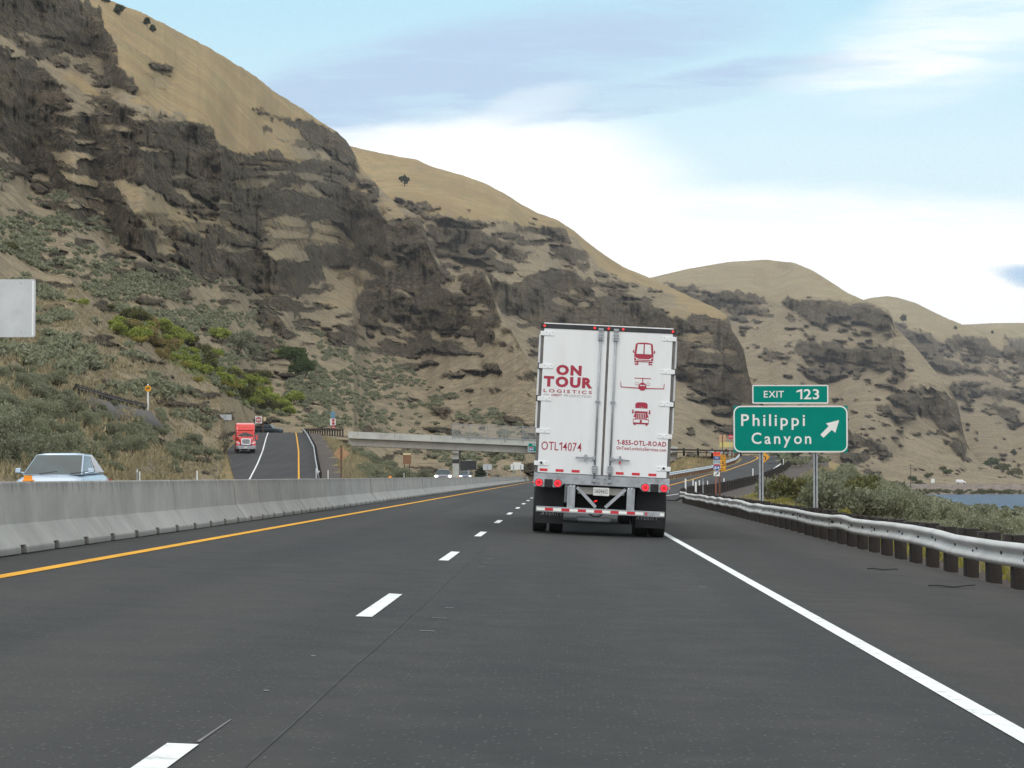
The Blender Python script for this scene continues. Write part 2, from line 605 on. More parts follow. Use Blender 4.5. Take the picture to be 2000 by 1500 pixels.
def fence_mesh_mat():
    m, t, b, out = new_mat('chain_link')
    b.inputs['Base Color'].default_value = (0.42, 0.43, 0.44, 1)
    b.inputs['Metallic'].default_value = 0.3
    co = obj_co(t)
    sep = t.new('ShaderNodeSeparateXYZ', {0: co})
    w = []
    for sg in (1, -1):
        q = t.math('ADD', sep.outputs[0], t.math('MULTIPLY', sep.outputs[2], sg))
        q = t.math('FRACT', t.math('MULTIPLY', q, 14.0))
        w.append(t.math('LESS_THAN', q, 0.15))
    al = t.math('MAXIMUM', w[0], w[1])
    t.put(b.inputs['Alpha'], al)
    return m


M['chain'] = fence_mesh_mat()


def asphalt(name, base, warm=0.0, speck=1.0):
    m, t, b, out = new_mat(name)
    co = obj_co(t)
    big = t.noise(t.mapping(co, scale=(0.35, 0.04, 1)), 1.0, 5, 0.6)
    mid = t.noise(co, 1.7, 5, 0.6)
    fine = t.noise(co, 60, 3, 0.7)
    grit = t.noise(co, 140, 2, 0.6)
    k = tuple(x * 0.80 for x in base)
    w = tuple(x * y for x, y in zip(base, (1.22, 1.16, 1.08)))
    col = t.mix(t.smooth(t.math('ADD', t.math('MULTIPLY', big, 0.6), t.math('MULTIPLY', mid, 0.4)), 0.36, 0.66), k, w)
    # wheel tracks worn a little smoother, oil strip a little darker (period = lane width)
    sx = t.new('ShaderNodeSeparateXYZ', {0: co}).outputs[0]
    tr = t.math('SINE', t.math('ADD', t.math('MULTIPLY', sx, 2 * math.pi / 1.83), 1.3))
    col = t.mix(t.math('MULTIPLY', t.smooth(tr, -0.2, 1.0), 0.34), col, tuple(x * 0.7 for x in base))
    col = t.mix(t.math('MULTIPLY', t.smooth(fine, 0.40, 0.30), 0.5), col, tuple(x * 0.35 for x in base))
    col = t.mix(t.math('MULTIPLY', t.smooth(fine, 0.58, 0.74), 0.5 * speck), col, tuple(x * 2.0 for x in base))
    vor = t.new('ShaderNodeTexVoronoi', {'Scale': 34.0}, feature='F1')
    t.l.new(co, vor.inputs['Vector'])
    pick = t.new('ShaderNodeSeparateColor', {0: vor.outputs['Color']}).outputs[0]
    stone = t.math('MULTIPLY', t.math('LESS_THAN', vor.outputs['Distance'], 0.28), t.math('GREATER_THAN', pick, 0.86))
    col = t.mix(t.math('MULTIPLY', stone, 0.6 * speck), col, (0.15, 0.147, 0.138))
    t.put(b.inputs['Base Color'], col)
    b.inputs['Roughness'].default_value = 0.9
    b.inputs['Specular IOR Level'].default_value = 0.16
    bn = t.new('ShaderNodeBump', {'Strength': 0.5, 'Distance': 0.006, 'Height': t.math('ADD', fine, t.math('MULTIPLY', grit, 0.6))})
    t.l.new(bn.outputs[0], b.inputs['Normal'])
    return m


M['asphalt'] = asphalt('asphalt', (0.046, 0.0468, 0.047))
M['shoulder'] = asphalt('shoulder_asphalt', (0.048, 0.0455, 0.0435), speck=0.7)
M['ramp'] = asphalt('ramp_asphalt', (0.050, 0.050, 0.052), speck=0.4)


def concrete_mat():
    m, t, b, out = new_mat('barrier_concrete')
    g = t.new('ShaderNodeNewGeometry')
    pos = g.outputs['Position']
    oi = t.new('ShaderNodeObjectInfo').outputs['Random']
    n1 = t.noise(pos, 0.9, 6, 0.65)
    n2 = t.noise(t.mapping(pos, scale=(4, 4, 0.7)), 1.5, 5, 0.6)
    fine = t.noise(pos, 22, 4, 0.7)
    col = t.mix(t.smooth(n1, 0.3, 0.7), (0.285, 0.278, 0.255), (0.385, 0.376, 0.348))
    col = t.mix(t.math('MULTIPLY', oi, 0.35), col, (0.27, 0.275, 0.26))
    # dark weathering that runs down from the top edge
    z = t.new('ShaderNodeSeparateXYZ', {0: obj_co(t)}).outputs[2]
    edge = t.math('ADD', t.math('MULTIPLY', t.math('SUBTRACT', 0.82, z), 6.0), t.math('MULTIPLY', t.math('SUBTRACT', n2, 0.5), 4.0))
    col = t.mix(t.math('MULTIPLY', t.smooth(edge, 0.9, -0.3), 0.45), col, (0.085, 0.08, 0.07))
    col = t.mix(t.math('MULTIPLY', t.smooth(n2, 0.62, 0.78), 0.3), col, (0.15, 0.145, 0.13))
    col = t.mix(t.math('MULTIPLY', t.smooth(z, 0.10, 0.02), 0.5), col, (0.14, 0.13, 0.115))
    t.put(b.inputs['Base Color'], col)
    b.inputs['Roughness'].default_value = 0.9
    b.inputs['Specular IOR Level'].default_value = 0.25
    bn = t.new('ShaderNodeBump', {'Strength': 0.3, 'Distance': 0.01, 'Height': fine})
    t.l.new(bn.outputs[0], b.inputs['Normal'])
    return m


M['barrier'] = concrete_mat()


def hill_mat(name, grass_a, grass_b):
    """dry grass, basalt, scree; the 'ground_kind' attribute (r rock, g scree, b green) says what grows or lies where"""
    m, t, b, out = new_mat(name)
    co = obj_co(t)
    at_ = t.new('ShaderNodeAttribute', attribute_name='ground_kind')
    r, g, bl = t.new('ShaderNodeSeparateColor', {0: at_.outputs['Color']}).outputs[:3]
    n_big = t.noise(co, 0.012, 5, 0.6)
    n_mid = t.noise(co, 0.09, 6, 0.62)
    n_fine = t.noise(co, 0.33, 7, 0.72)
    n_tiny = t.noise(co, 2.2, 3, 0.6)
    grass = t.mix(t.smooth(t.math('ADD', t.math('MULTIPLY', n_big, 0.6), t.math('MULTIPLY', n_mid, 0.4)), 0.42, 0.58), grass_a, grass_b)
    grass = t.mix(t.math('MULTIPLY', t.smooth(n_fine, 0.5, 0.60), 0.35), grass, tuple(x * 0.55 for x in grass_a))
    rills = t.noise(t.mapping(co, scale=(0.06, 0.06, 0.02), rot=(0, 0.5, 0)), 1.0, 6, 0.7)
    grass = t.mix(t.math('MULTIPLY', t.smooth(rills, 0.50, 0.60), 0.6), grass, (0.20, 0.148, 0.098))
    olive = t.noise(t.mapping(co, loc=(9, 4, 2)), 0.05, 5, 0.7)
    grass = t.mix(t.math('MULTIPLY', t.smooth(olive, 0.48, 0.58), 0.55), grass, (0.205, 0.18, 0.085))
    tuft = t.noise(co, 1.1, 4, 0.75)
    grass = t.mix(t.math('MULTIPLY', t.smooth(tuft, 0.53, 0.60), 0.5), grass, (0.135, 0.108, 0.062))
    grass = t.mix(t.math('MULTIPLY', t.smooth(tuft, 0.44, 0.34), 0.35), grass, tuple(min(1, x * 1.25) for x in grass_b))
    scree = t.mix(t.smooth(n_fine, 0.42, 0.58), (0.136, 0.108, 0.069), (0.268, 0.214, 0.132))
    scree = t.mix(t.math('MULTIPLY', t.smooth(n_mid, 0.50, 0.58), 0.6), scree, (0.150, 0.118, 0.079))
    scree = t.mix(t.math('MULTIPLY', t.smooth(t.noise(co, 0.035, 6, 0.7), 0.48, 0.56), 0.65), scree, (0.272, 0.217, 0.134))
    fleck = t.noise(t.mapping(co, scale=(0.5, 0.5, 1.2), loc=(3, 8, 1)), 1.6, 5, 0.7)
    scree = t.mix(t.math('MULTIPLY', t.smooth(fleck, 0.55, 0.60), 0.6), scree, (0.070, 0.058, 0.044))
    base = t.mix(t.smooth(t.math('ADD', g, t.math('MULTIPLY', t.math('SUBTRACT', n_mid, 0.5), 1.2)), 0.35, 0.65), grass, scree)
    green = t.mix(t.smooth(n_fine, 0.4, 0.6), (0.075, 0.10, 0.03), (0.16, 0.17, 0.055))
    base = t.mix(t.smooth(t.math('ADD', bl, t.math('MULTIPLY', t.math('SUBTRACT', n_mid, 0.5), 0.9)), 0.35, 0.7), base, green)
    # basalt: upright columns, ledges, lichen, rusty patches
    colm = t.noise(t.mapping(co, scale=(0.42, 0.42, 0.060)), 1.0, 9, 0.76)
    led = t.noise(t.mapping(co, scale=(0.02, 0.02, 0.16)), 1.0, 5, 0.62)
    rock = t.mix(t.smooth(colm, 0.41, 0.59), (0.050, 0.039, 0.025), (0.216, 0.175, 0.112))
    crack = t.noise(t.mapping(co, scale=(0.9, 0.9, 0.10), loc=(5, 2, 9)), 1.0, 5, 0.7)
    rock = t.mix(t.math('MULTIPLY', t.smooth(crack, 0.46, 0.39), 0.8), rock, (0.022, 0.0205, 0.018))
    rock = t.mix(t.math('MULTIPLY', t.smooth(n_mid, 0.52, 0.62), 0.5), rock, (0.120, 0.085, 0.064))
    lich = t.noise(t.mapping(co, scale=(0.3, 0.3, 0.07), loc=(31, 7, 3)), 1.0, 5, 0.65)
    rock = t.mix(t.math('MULTIPLY', t.smooth(lich, 0.54, 0.62), 0.5), rock, (0.13, 0.115, 0.045))
    rock = t.mix(t.math('MULTIPLY', t.smooth(lich, 0.36, 0.28), 0.4), rock, (0.12, 0.115, 0.105))
    jn = t.new('ShaderNodeTexVoronoi', {'Scale': 1.0}, feature='DISTANCE_TO_EDGE')
    t.l.new(t.mapping(co, scale=(0.24, 0.24, 0.028)), jn.inputs['Vector'])
    rock = t.mix(t.math('MULTIPLY', t.smooth(jn.outputs['Distance'], 0.10, 0.0), 0.65), rock, (0.018, 0.0155, 0.012))
    bed = t.noise(t.mapping(co, scale=(0.012, 0.012, 0.40), loc=(1, 5, 7)), 1.0, 4, 0.6)
    rock = t.mix(t.math('MULTIPLY', t.smooth(bed, 0.56, 0.61), 0.6), rock, (0.030, 0.026, 0.020))
    rock = t.mix(t.math('MULTIPLY', t.smooth(bed, 0.44, 0.39), 0.45), rock, (0.185, 0.148, 0.10))
    chips = t.noise(t.mapping(co, scale=(0.20, 0.20, 0.75), loc=(2, 6, 4)), 1.0, 7, 0.72)
    rock = t.mix(t.math('MULTIPLY', t.smooth(chips, 0.545, 0.60), 0.55), rock, (0.23, 0.175, 0.115))
    rock = t.mix(t.math('MULTIPLY', t.smooth(chips, 0.45, 0.40), 0.5), rock, (0.035, 0.031, 0.025))
    ledge = t.math('MULTIPLY', t.smooth(led, 0.56, 0.66), t.smooth(n_mid, 0.40, 0.58))
    rock = t.mix(t.math('MULTIPLY', ledge, 0.8), rock, (0.20, 0.148, 0.092))
    rr = t.math('ADD', r, t.math('MULTIPLY', t.math('SUBTRACT', n_mid, 0.5), 1.3))
    rr = t.math('ADD', rr, t.math('MULTIPLY', t.math('SUBTRACT', n_fine, 0.5), 1.7))
    col = t.mix(t.smooth(rr, 0.45, 0.55), base, rock)
    # stray stones and tufts on the slopes
    col = t.mix(t.math('MULTIPLY', t.smooth(t.math('ADD', n_tiny, t.math('MULTIPLY', g, 0.10)), 0.66, 0.74), 0.6), col, (0.06, 0.052, 0.04))
    t.put(b.inputs['Base Color'], col)
    b.inputs['Roughness'].default_value = 1.0
    b.inputs['Specular IOR Level'].default_value = 0.1
    h = t.math('ADD', t.math('MULTIPLY', colm, t.math('MULTIPLY', r, 4.0)), t.math('MULTIPLY', n_fine, 0.16))
    bn = t.new('ShaderNodeBump', {'Strength': 0.9, 'Distance': 1.0, 'Height': h})
    t.l.new(bn.outputs[0], b.inputs['Normal'])
    return m


M['hill'] = hill_mat('near_hill', (0.255, 0.178, 0.088), (0.325, 0.238, 0.118))
M['hill_far'] = hill_mat('far_hill', (0.235, 0.185, 0.110), (0.30, 0.245, 0.148))


def ground_mat():
    m, t, b, out = new_mat('verge_ground')
    co = obj_co(t)
    at_ = t.new('ShaderNodeAttribute', attribute_name='ground_kind')
    r, g, bl = t.new('ShaderNodeSeparateColor', {0: at_.outputs['Color']}).outputs[:3]
    n = t.noise(co, 0.35, 6, 0.65)
    f = t.noise(co, 4.0, 5, 0.7)
    gr = t.noise(co, 28.0, 3, 0.7)
    grass = t.mix(t.smooth(n, 0.38, 0.62), (0.27, 0.195, 0.095), (0.20, 0.165, 0.075))
    grass = t.mix(t.math('MULTIPLY', t.smooth(f, 0.5, 0.68), 0.6), grass, (0.11, 0.09, 0.045))
    green = t.mix(t.smooth(f, 0.4, 0.6), (0.16, 0.165, 0.045), (0.24, 0.215, 0.06))
    grass = t.mix(t.smooth(t.math('ADD', g, t.math('MULTIPLY', t.math('SUBTRACT', n, 0.5), 1.4)), 0.4, 0.6), grass, green)
    gravel = t.mix(t.smooth(gr, 0.38, 0.62), (0.055, 0.046, 0.041), (0.115, 0.098, 0.086))
    gravel = t.mix(t.math('MULTIPLY', t.smooth(n, 0.5, 0.66), 0.5), gravel, (0.13, 0.108, 0.09))
    k = t.math('ADD', r, t.math('MULTIPLY', t.math('SUBTRACT', f, 0.5), 0.5))
    col = t.mix(t.smooth(k, 0.4, 0.6), grass, gravel)
    t.put(b.inputs['Base Color'], col)
    b.inputs['Roughness'].default_value = 0.95
    b.inputs['Specular IOR Level'].default_value = 0.15
    bn = t.new('ShaderNodeBump', {'Strength': 0.7, 'Distance': 0.06, 'Height': t.math('ADD', f, t.math('MULTIPLY', gr, 0.5))})
    t.l.new(bn.outputs[0], b.inputs['Normal'])
    return m


M['ground'] = ground_mat()


def water_mat():
    m, t, b, out = new_mat('river_water')
    co = obj_co(t)
    n = t.noise(t.mapping(co, scale=(0.5, 0.2, 1)), 0.25, 5, 0.6)
    caps = t.noise(t.mapping(co, scale=(0.3, 0.05, 1)), 0.55, 3, 0.5)
    col = t.mix(t.smooth(n, 0.35, 0.65), (0.018, 0.055, 0.10), (0.035, 0.085, 0.14))
    cap = t.smooth(caps, 0.715, 0.74)
    col = t.mix(cap, col, (0.75, 0.77, 0.78))
    t.put(b.inputs['Base Color'], col)
    t.put(b.inputs['Roughness'], 0.6)
    b.inputs['Specular IOR Level'].default_value = 0.25
    bn = t.new('ShaderNodeBump', {'Strength': 1.0, 'Distance': 1.2, 'Height': n})
    t.l.new(bn.outputs[0], b.inputs['Normal'])
    return m


M['water'] = water_mat()


def leaf_mat(name, a, b_, c, rnd=0.42):
    """foliage: leaf to leaf and plant to plant colour differences"""
    m, t, b, out = new_mat(name)
    g = t.new('ShaderNodeNewGeometry')
    oi = t.new('ShaderNodeObjectInfo').outputs['Random']
    n = t.noise(g.outputs['Position'], 1.1, 4, 0.65)
    f = g.outputs['Random Per Island']
    col = t.mix(t.smooth(f, 0.0, 1.0), a, b_)
    col = t.mix(t.math('MULTIPLY', t.smooth(n, 0.42, 0.66), 0.75), col, c)
    col = t.mix(t.math('MULTIPLY', oi, rnd), col, tuple(x * 0.55 for x in a))
    t.put(b.inputs['Base Color'], col)
    b.inputs['Roughness'].default_value = 0.8
    b.inputs['Specular IOR Level'].default_value = 0.2
    tr = t.new('ShaderNodeBsdfTranslucent', {0: col})
    mx = t.new('ShaderNodeMixShader', {0: 0.22})
    t.l.new(b.outputs[0], mx.inputs[1])
    t.l.new(tr.outputs[0], mx.inputs[2])
    t.l.new(mx.outputs[0], out.inputs[0])
    return m


M['sage'] = leaf_mat('sagebrush_leaves', (0.19, 0.20, 0.13), (0.29, 0.30, 0.205), (0.225, 0.245, 0.14))
M['sage_pale'] = leaf_mat('rabbitbrush_leaves', (0.20, 0.22, 0.105), (0.285, 0.30, 0.16), (0.22, 0.235, 0.10))
M['yellow_bush'] = leaf_mat('yellow_bloom_leaves', (0.25, 0.225, 0.05), (0.38, 0.34, 0.085), (0.22, 0.225, 0.06), 0.25)
M['green_bush'] = leaf_mat('bright_green_leaves', (0.17, 0.225, 0.045), (0.34, 0.365, 0.085), (0.26, 0.29, 0.06), 0.15)
M['olive_bush'] = leaf_mat('olive_leaves', (0.085, 0.095, 0.03), (0.14, 0.14, 0.05), (0.12, 0.10, 0.04))
M['dark_tree'] = leaf_mat('dark_green_leaves', (0.045, 0.07, 0.022), (0.09, 0.125, 0.04), (0.06, 0.085, 0.03))
M['juniper'] = leaf_mat('juniper_needles', (0.028, 0.042, 0.022), (0.055, 0.075, 0.04), (0.04, 0.055, 0.03))
M['bloom'] = leaf_mat('brown_blossom_leaves', (0.24, 0.18, 0.075), (0.34, 0.27, 0.12), (0.17, 0.17, 0.055), 0.2)
M['dry'] = leaf_mat('dry_grass_blades', (0.26, 0.215, 0.13), (0.37, 0.31, 0.185), (0.23, 0.21, 0.115), 0.1)

# ------------------------------------------------------------------ land: hills
RX0, RY0, RSTEP = -420, -330, 2
RNX, RNY = 1300, 650


def raster(polys, blur=2):
    """soft outline map of where on the hillside a kind of ground lies (traced outlines)"""
    gx = RX0 + RSTEP * (np.arange(RNX) + 0.5)
    gy = RY0 + RSTEP * (np.arange(RNY) + 0.5)
    m = np.zeros((RNX, RNY), np.float32)
    for p in polys:
        p = np.array(p, float)
        i0 = max(0, int((p[:, 0].min() - RX0) / RSTEP) - 1)
        i1 = min(RNX, int((p[:, 0].max() - RX0) / RSTEP) + 2)
        j0 = max(0, int((p[:, 1].min() - RY0) / RSTEP) - 1)
        j1 = min(RNY, int((p[:, 1].max() - RY0) / RSTEP) + 2)
        if i1 <= i0 or j1 <= j0:
            continue
        X, Y = np.meshgrid(gx[i0:i1], gy[j0:j1], indexing='ij')
        ins = np.zeros(X.shape, bool)
        for (xa, ya), (xb, yb) in zip(p, np.roll(p, -1, 0)):
            if ya == yb:
                continue
            ins ^= ((ya > Y) != (yb > Y)) & (X < (xb - xa) * (Y - ya) / (yb - ya) + xa)
        m[i0:i1, j0:j1] = np.maximum(m[i0:i1, j0:j1], ins)
    for _ in range(blur):
        for ax in (0, 1):
            m = (np.roll(m, 1, ax) + 2 * m + np.roll(m, -1, ax)) / 4
    return m


def sample(m, px, py):
    i = np.clip(((px - RX0) / RSTEP).astype(int), 0, RNX - 1)
    j = np.clip(((py - RY0) / RSTEP).astype(int), 0, RNY - 1)
    return m[i, j]


ROCK_A = [
    [(-420, -330), (-200, -200), (0, -60), (90, -30), (150, -5), (194, 16), (201, 45), (217, 63), (231, 91), (229, 122), (212, 126), (196, 121), (180, 104), (168, 95), (150, 102), (115, 102), (80, 117), (56, 108), (21, 77), (-20, 60), (-420, -120)],
    [(-420, -60), (-80, 72), (0, 90), (14, 98), (21, 115), (66, 115), (72, 140), (105, 157), (133, 182), (143, 203), (161, 213), (175, 196), (203, 189), (224, 206), (259, 206), (273, 224), (315, 224), (350, 231), (395, 233), (416, 255), (425, 280), (455, 297), (497, 297), (542, 294), (563, 308), (602, 315), (647, 315), (679, 329), (683, 350), (700, 368), (737, 368), (740, 400), (735, 420), (770, 424), (815, 424), (832, 440), (838, 467), (850, 500), (857, 515), (890, 545), (830, 560), (800, 560), (760, 555), (735, 540), (700, 522), (640, 520), (640, 545), (600, 560), (585, 585), (550, 575), (500, 570), (462, 547), (400, 532), (350, 512), (300, 507), (250, 480), (217, 450), (150, 400), (107, 357), (37, 315), (-80, 240), (-420, 100)],
    [(490, 212), (514, 213), (535, 224), (574, 231), (633, 243), (665, 261), (682, 283), (697, 312), (705, 332), (690, 330), (665, 315), (637, 297), (595, 276), (577, 252), (542, 238), (504, 224)],
    [(241, 93), (266, 101), (304, 112), (343, 122), (329, 147), (301, 133), (266, 108)],
    [(195, 125), (225, 128), (258, 150), (275, 180), (250, 178), (215, 160)],
    [(148, 128), (175, 133), (168, 142), (150, 140)],
    [(508, 250), (535, 252), (535, 264), (515, 262)],
    [(707, 550), (750, 553), (790, 575), (820, 590), (840, 630), (846, 680), (830, 692), (800, 670), (770, 650), (740, 612), (725, 662), (712, 640), (700, 600)],
    [(500, 622), (515, 606), (530, 603), (550, 620), (565, 642), (585, 655), (560, 665), (520, 645)],
    [(560, 590), (580, 592), (588, 620), (586, 632), (570, 610)],
    [(845, 668), (870, 680), (872, 688), (850, 686)],
    [(800, 560), (830, 562), (900, 570), (915, 600), (920, 625), (900, 642), (850, 640), (820, 600)],
    [(890, 540), (940, 532), (963, 560), (972, 605), (950, 600), (920, 580), (905, 565)],
    [(640, 650), (665, 640), (680, 655), (665, 680), (645, 670)],
    [(840, 795), (870, 790), (885, 808), (870, 820), (850, 812)],
    [(915, 625), (940, 628), (958, 660), (940, 680), (925, 660)],
]
SCREE_A = [
    [(160, 232), (176, 232), (192, 300), (224, 345), (256, 380), (292, 430), (333, 462), (335, 507), (318, 507), (312, 465), (275, 432), (240, 383), (208, 345), (178, 300)],
    [(200, 352), (260, 362), (300, 368), (340, 358), (375, 390), (410, 415), (430, 440), (400, 428), (340, 402), (300, 415), (260, 390)],
    [(125, 380), (210, 388), (225, 410), (160, 402)],
    [(515, 430), (560, 422), (600, 440), (600, 482), (540, 485), (515, 455)],
    [(500, 475), (580, 478), (600, 505), (540, 512), (510, 500)],
    [(580, 545), (640, 530), (720, 532), (716, 560), (690, 590), (700, 610), (720, 660), (760, 655), (800, 675), (850, 700), (880, 760), (900, 830), (700, 800), (640, 700), (600, 650), (585, 600)],
    [(430, 655), (420, 640), (470, 655), (440, 662)],
    [(270, 205), (310, 215), (370, 226), (350, 232), (300, 226)],
    [(150, 120), (230, 140), (270, 185), (215, 185), (170, 160)],
    [(735, 370), (790, 415), (770, 424), (738, 405)],
    [(880, 650), (1000, 660), (1080, 800), (1080, 900), (900, 900), (850, 740)],
]
LEDGE_A = [
    [(216, 350), (242, 352), (284, 362), (314, 377), (329, 399), (378, 418), (416, 422), (465, 441), (480, 452), (454, 445), (408, 437), (401, 467), (359, 445), (321, 441), (303, 452), (272, 426), (242, 392)],
    [(340, 361), (370, 372), (414, 402), (414, 409), (385, 397), (345, 374)],
    [(98, 293), (150, 305), (152, 330), (110, 325)], [(110, 332), (150, 340), (197, 358), (190, 370), (130, 352)], [(132, 382), (180, 390), (212, 400), (205, 425), (165, 407)],
    [(457, 350), (500, 346), (530, 355), (515, 370), (465, 370)], [(513, 426), (560, 420), (590, 428), (602, 446), (600, 482), (570, 484), (530, 482), (518, 456)],
    [(508, 468), (600, 478), (590, 486), (612, 512), (540, 508), (512, 492)], [(627, 518), (680, 521), (720, 530), (710, 562), (690, 602), (640, 602), (618, 586), (640, 560)],
    [(566, 357), (600, 361), (652, 384), (622, 390), (575, 372)], [(678, 350), (700, 361), (727, 376), (700, 378), (685, 370)], [(733, 385), (770, 394), (780, 425), (750, 434), (738, 416)],
    [(300, 470), (330, 460), (352, 490), (335, 500), (310, 494)], [(60, 330), (100, 345), (90, 352)],

    [(607, 432), (640, 424), (670, 440), (698, 486), (690, 490), (660, 478), (600, 478), (610, 455)],
    [(400, 424), (420, 416), (455, 438), (500, 460), (512, 474), (470, 468), (430, 440)],
    [(715, 500), (750, 497), (785, 524), (760, 520), (720, 510)],
    [(675, 345), (690, 350), (715, 368), (690, 372)],
    [(250, 280), (300, 288), (340, 296), (330, 300), (280, 293)],
    [(455, 350), (520, 345), (530, 356), (470, 362)],
    [(120, 290), (170, 300), (200, 318), (150, 312)],
    [(745, 395), (775, 402), (795, 424), (760, 412)],
    [(-420, -20), (-60, 50), (0, 66), (40, 100), (18, 96), (-80, 66), (-420, -50)],
]
GREEN_A = [
    [(300, 640), (340, 665), (400, 695), (470, 735), (540, 785), (562, 806), (520, 805), (470, 786), (390, 742), (320, 700)],
]
ROCK_B = [
    [(780, 400), (812, 410), (840, 420), (862, 422), (900, 427), (937, 430), (962, 435), (1000, 437), (1020, 440), (1050, 437), (1097, 439), (1110, 457), (1112, 472), (1125, 487), (1150, 500), (1150, 527), (1125, 520), (1100, 502), (1075, 487), (1055, 470), (1040, 462), (1020, 460), (1005, 470), (985, 495), (972, 490), (960, 477), (940, 495), (925, 490), (912, 500), (890, 495), (870, 480), (840, 467), (835, 450), (820, 425), (790, 410)],
    [(985, 497), (1020, 491), (1021, 505), (990, 513)],
    [(745, 372), (762, 385), (790, 387), (820, 400), (835, 395), (850, 405), (850, 415), (820, 408), (780, 395), (755, 388)],
    [(852, 405), (870, 404), (868, 410), (853, 411)], [(905, 410), (922, 411), (920, 414), (906, 414)], [(1038, 424), (1066, 426), (1064, 431), (1045, 430)],
    [(700, 360), (905, 535), (950, 530), (962, 545), (982, 547), (997, 560), (1005, 550), (1020, 547), (1050, 532), (1075, 527), (1112, 528), (1150, 545), (1200, 552), (1245, 570), (1287, 606), (1325, 606), (1359, 619), (1374, 611), (1389, 626), (1426, 622), (1428, 649), (1441, 660), (1456, 690), (1460, 735), (1478, 768), (1440, 792), (1400, 795), (1370, 770), (1340, 740), (1318, 735), (1250, 720), (1150, 690), (1060, 680), (1050, 640), (1010, 620), (975, 610), (965, 570), (930, 560)],
    [(1265, 562), (1290, 565), (1300, 575), (1280, 582), (1262, 575)],
]
LEDGE_B = [[(1320, 652), (1350, 648), (1385, 650), (1402, 663), (1370, 672), (1320, 668)], [(1050, 640), (1120, 646), (1160, 668), (1080, 664)], [(1290, 606), (1330, 600), (1360, 610), (1340, 622), (1300, 618)]]
SCREE_B = [[(870, 520), (960, 560), (1000, 620), (1000, 760), (900, 640)], [(1310, 750), (1340, 745), (1440, 800), (1520, 860), (1640, 940), (1300, 940), (1280, 800)], [(1010, 440), (1050, 455), (990, 500), (960, 480)]]
ROCK_C = [
    [(1284, 551), (1325, 557), (1381, 566), (1430, 570), (1471, 570), (1490, 577), (1509, 604), (1505, 609), (1460, 607), (1445, 613), (1434, 620), (1415, 607), (1381, 596), (1344, 581), (1317, 568)],
    [(1520, 579), (1550, 583), (1610, 585), (1655, 591), (1692, 592), (1730, 604), (1741, 611), (1741, 641), (1715, 641), (1692, 630), (1670, 622), (1625, 619), (1602, 628), (1576, 622), (1550, 609), (1531, 596)],
    [(1535, 604), (1546, 622), (1557, 637), (1539, 630)],
    [(1471, 694), (1490, 682), (1512, 688), (1550, 686), (1572, 664), (1587, 671), (1606, 667), (1662, 669), (1719, 675), (1764, 684), (1767, 712), (1745, 727), (1730, 716), (1700, 720), (1674, 726), (1647, 720), (1644, 735), (1610, 739), (1572, 735), (1550, 720), (1520, 705)],
    [(1726, 769), (1749, 763), (1805, 759), (1842, 765), (1861, 772), (1872, 802), (1876, 836), (1850, 842), (1831, 832), (1805, 817), (1786, 810), (1756, 791)],
    [(1711, 795), (1734, 787), (1749, 810), (1726, 814)],
    [(1655, 840), (1681, 844), (1719, 866), (1749, 885), (1722, 896), (1681, 881), (1659, 859)],
    [(1640, 850), (1660, 870), (1700, 890), (1680, 905), (1640, 890)],
    [(1885, 868), (1888, 892), (1860, 880), (1850, 862)],
    [(1528, 662), (1548, 663), (1545, 668), (1530, 668)], [(1655, 650), (1672, 655), (1668, 661), (1655, 658)],
]
SCREE_C = [[(1470, 700), (1560, 725), (1640, 742), (1700, 780), (1720, 860), (1660, 930), (1440, 930), (1440, 780)], [(1640, 740), (1760, 850), (1890, 880), (1960, 930), (1640, 940)]]
ROCK_D = [
    [(1745, 630), (1775, 636), (1812, 649), (1842, 675), (1850, 696), (1812, 694), (1786, 686), (1752, 656), (1730, 640)],
    [(1850, 656), (1906, 658), (1936, 667), (1955, 697), (1944, 709), (1910, 705), (1872, 697), (1850, 679)],
    [(1797, 703), (1835, 703), (1895, 712), (1899, 727), (1865, 724), (1835, 716)],
    [(1902, 716), (1925, 720), (1944, 724), (2160, 726), (2160, 735), (1962, 735), (1925, 729)],
    [(1850, 748), (1887, 744), (1944, 750), (1970, 757), (2160, 754), (2160, 784), (1962, 780), (1925, 772), (1865, 772)],
    [(1925, 791), (1962, 791), (1985, 802), (1992, 825), (1962, 817)],
    [(1981, 664), (2160, 668), (2160, 712), (1962, 705), (1962, 675)],
]
SCREE_D = [[(1860, 780), (1960, 800), (2100, 800), (2160, 930), (1900, 930)]]
HILLS = {}


def lerp_pts(pts, x):
    p = np.array(pts, float)
    return np.interp(x, p[:, 0], p[:, 1])


def smooth_x(a, k):
    for _ in range(k):
        a = np.concatenate([a[:1], (a[:-2] + 2 * a[1:-1] + a[2:]) / 4, a[-1:]])
    return a


def widen(m, k):
    for _ in range(k):
        for ax in (0, 1):
            m = (np.roll(m, 2, ax) + 2 * m + np.roll(m, -2, ax)) / 4
    return m


def sstep(v, a, b):
    v = np.clip((v - a) / (b - a), 0, 1)
    return v * v * (3 - 2 * v)


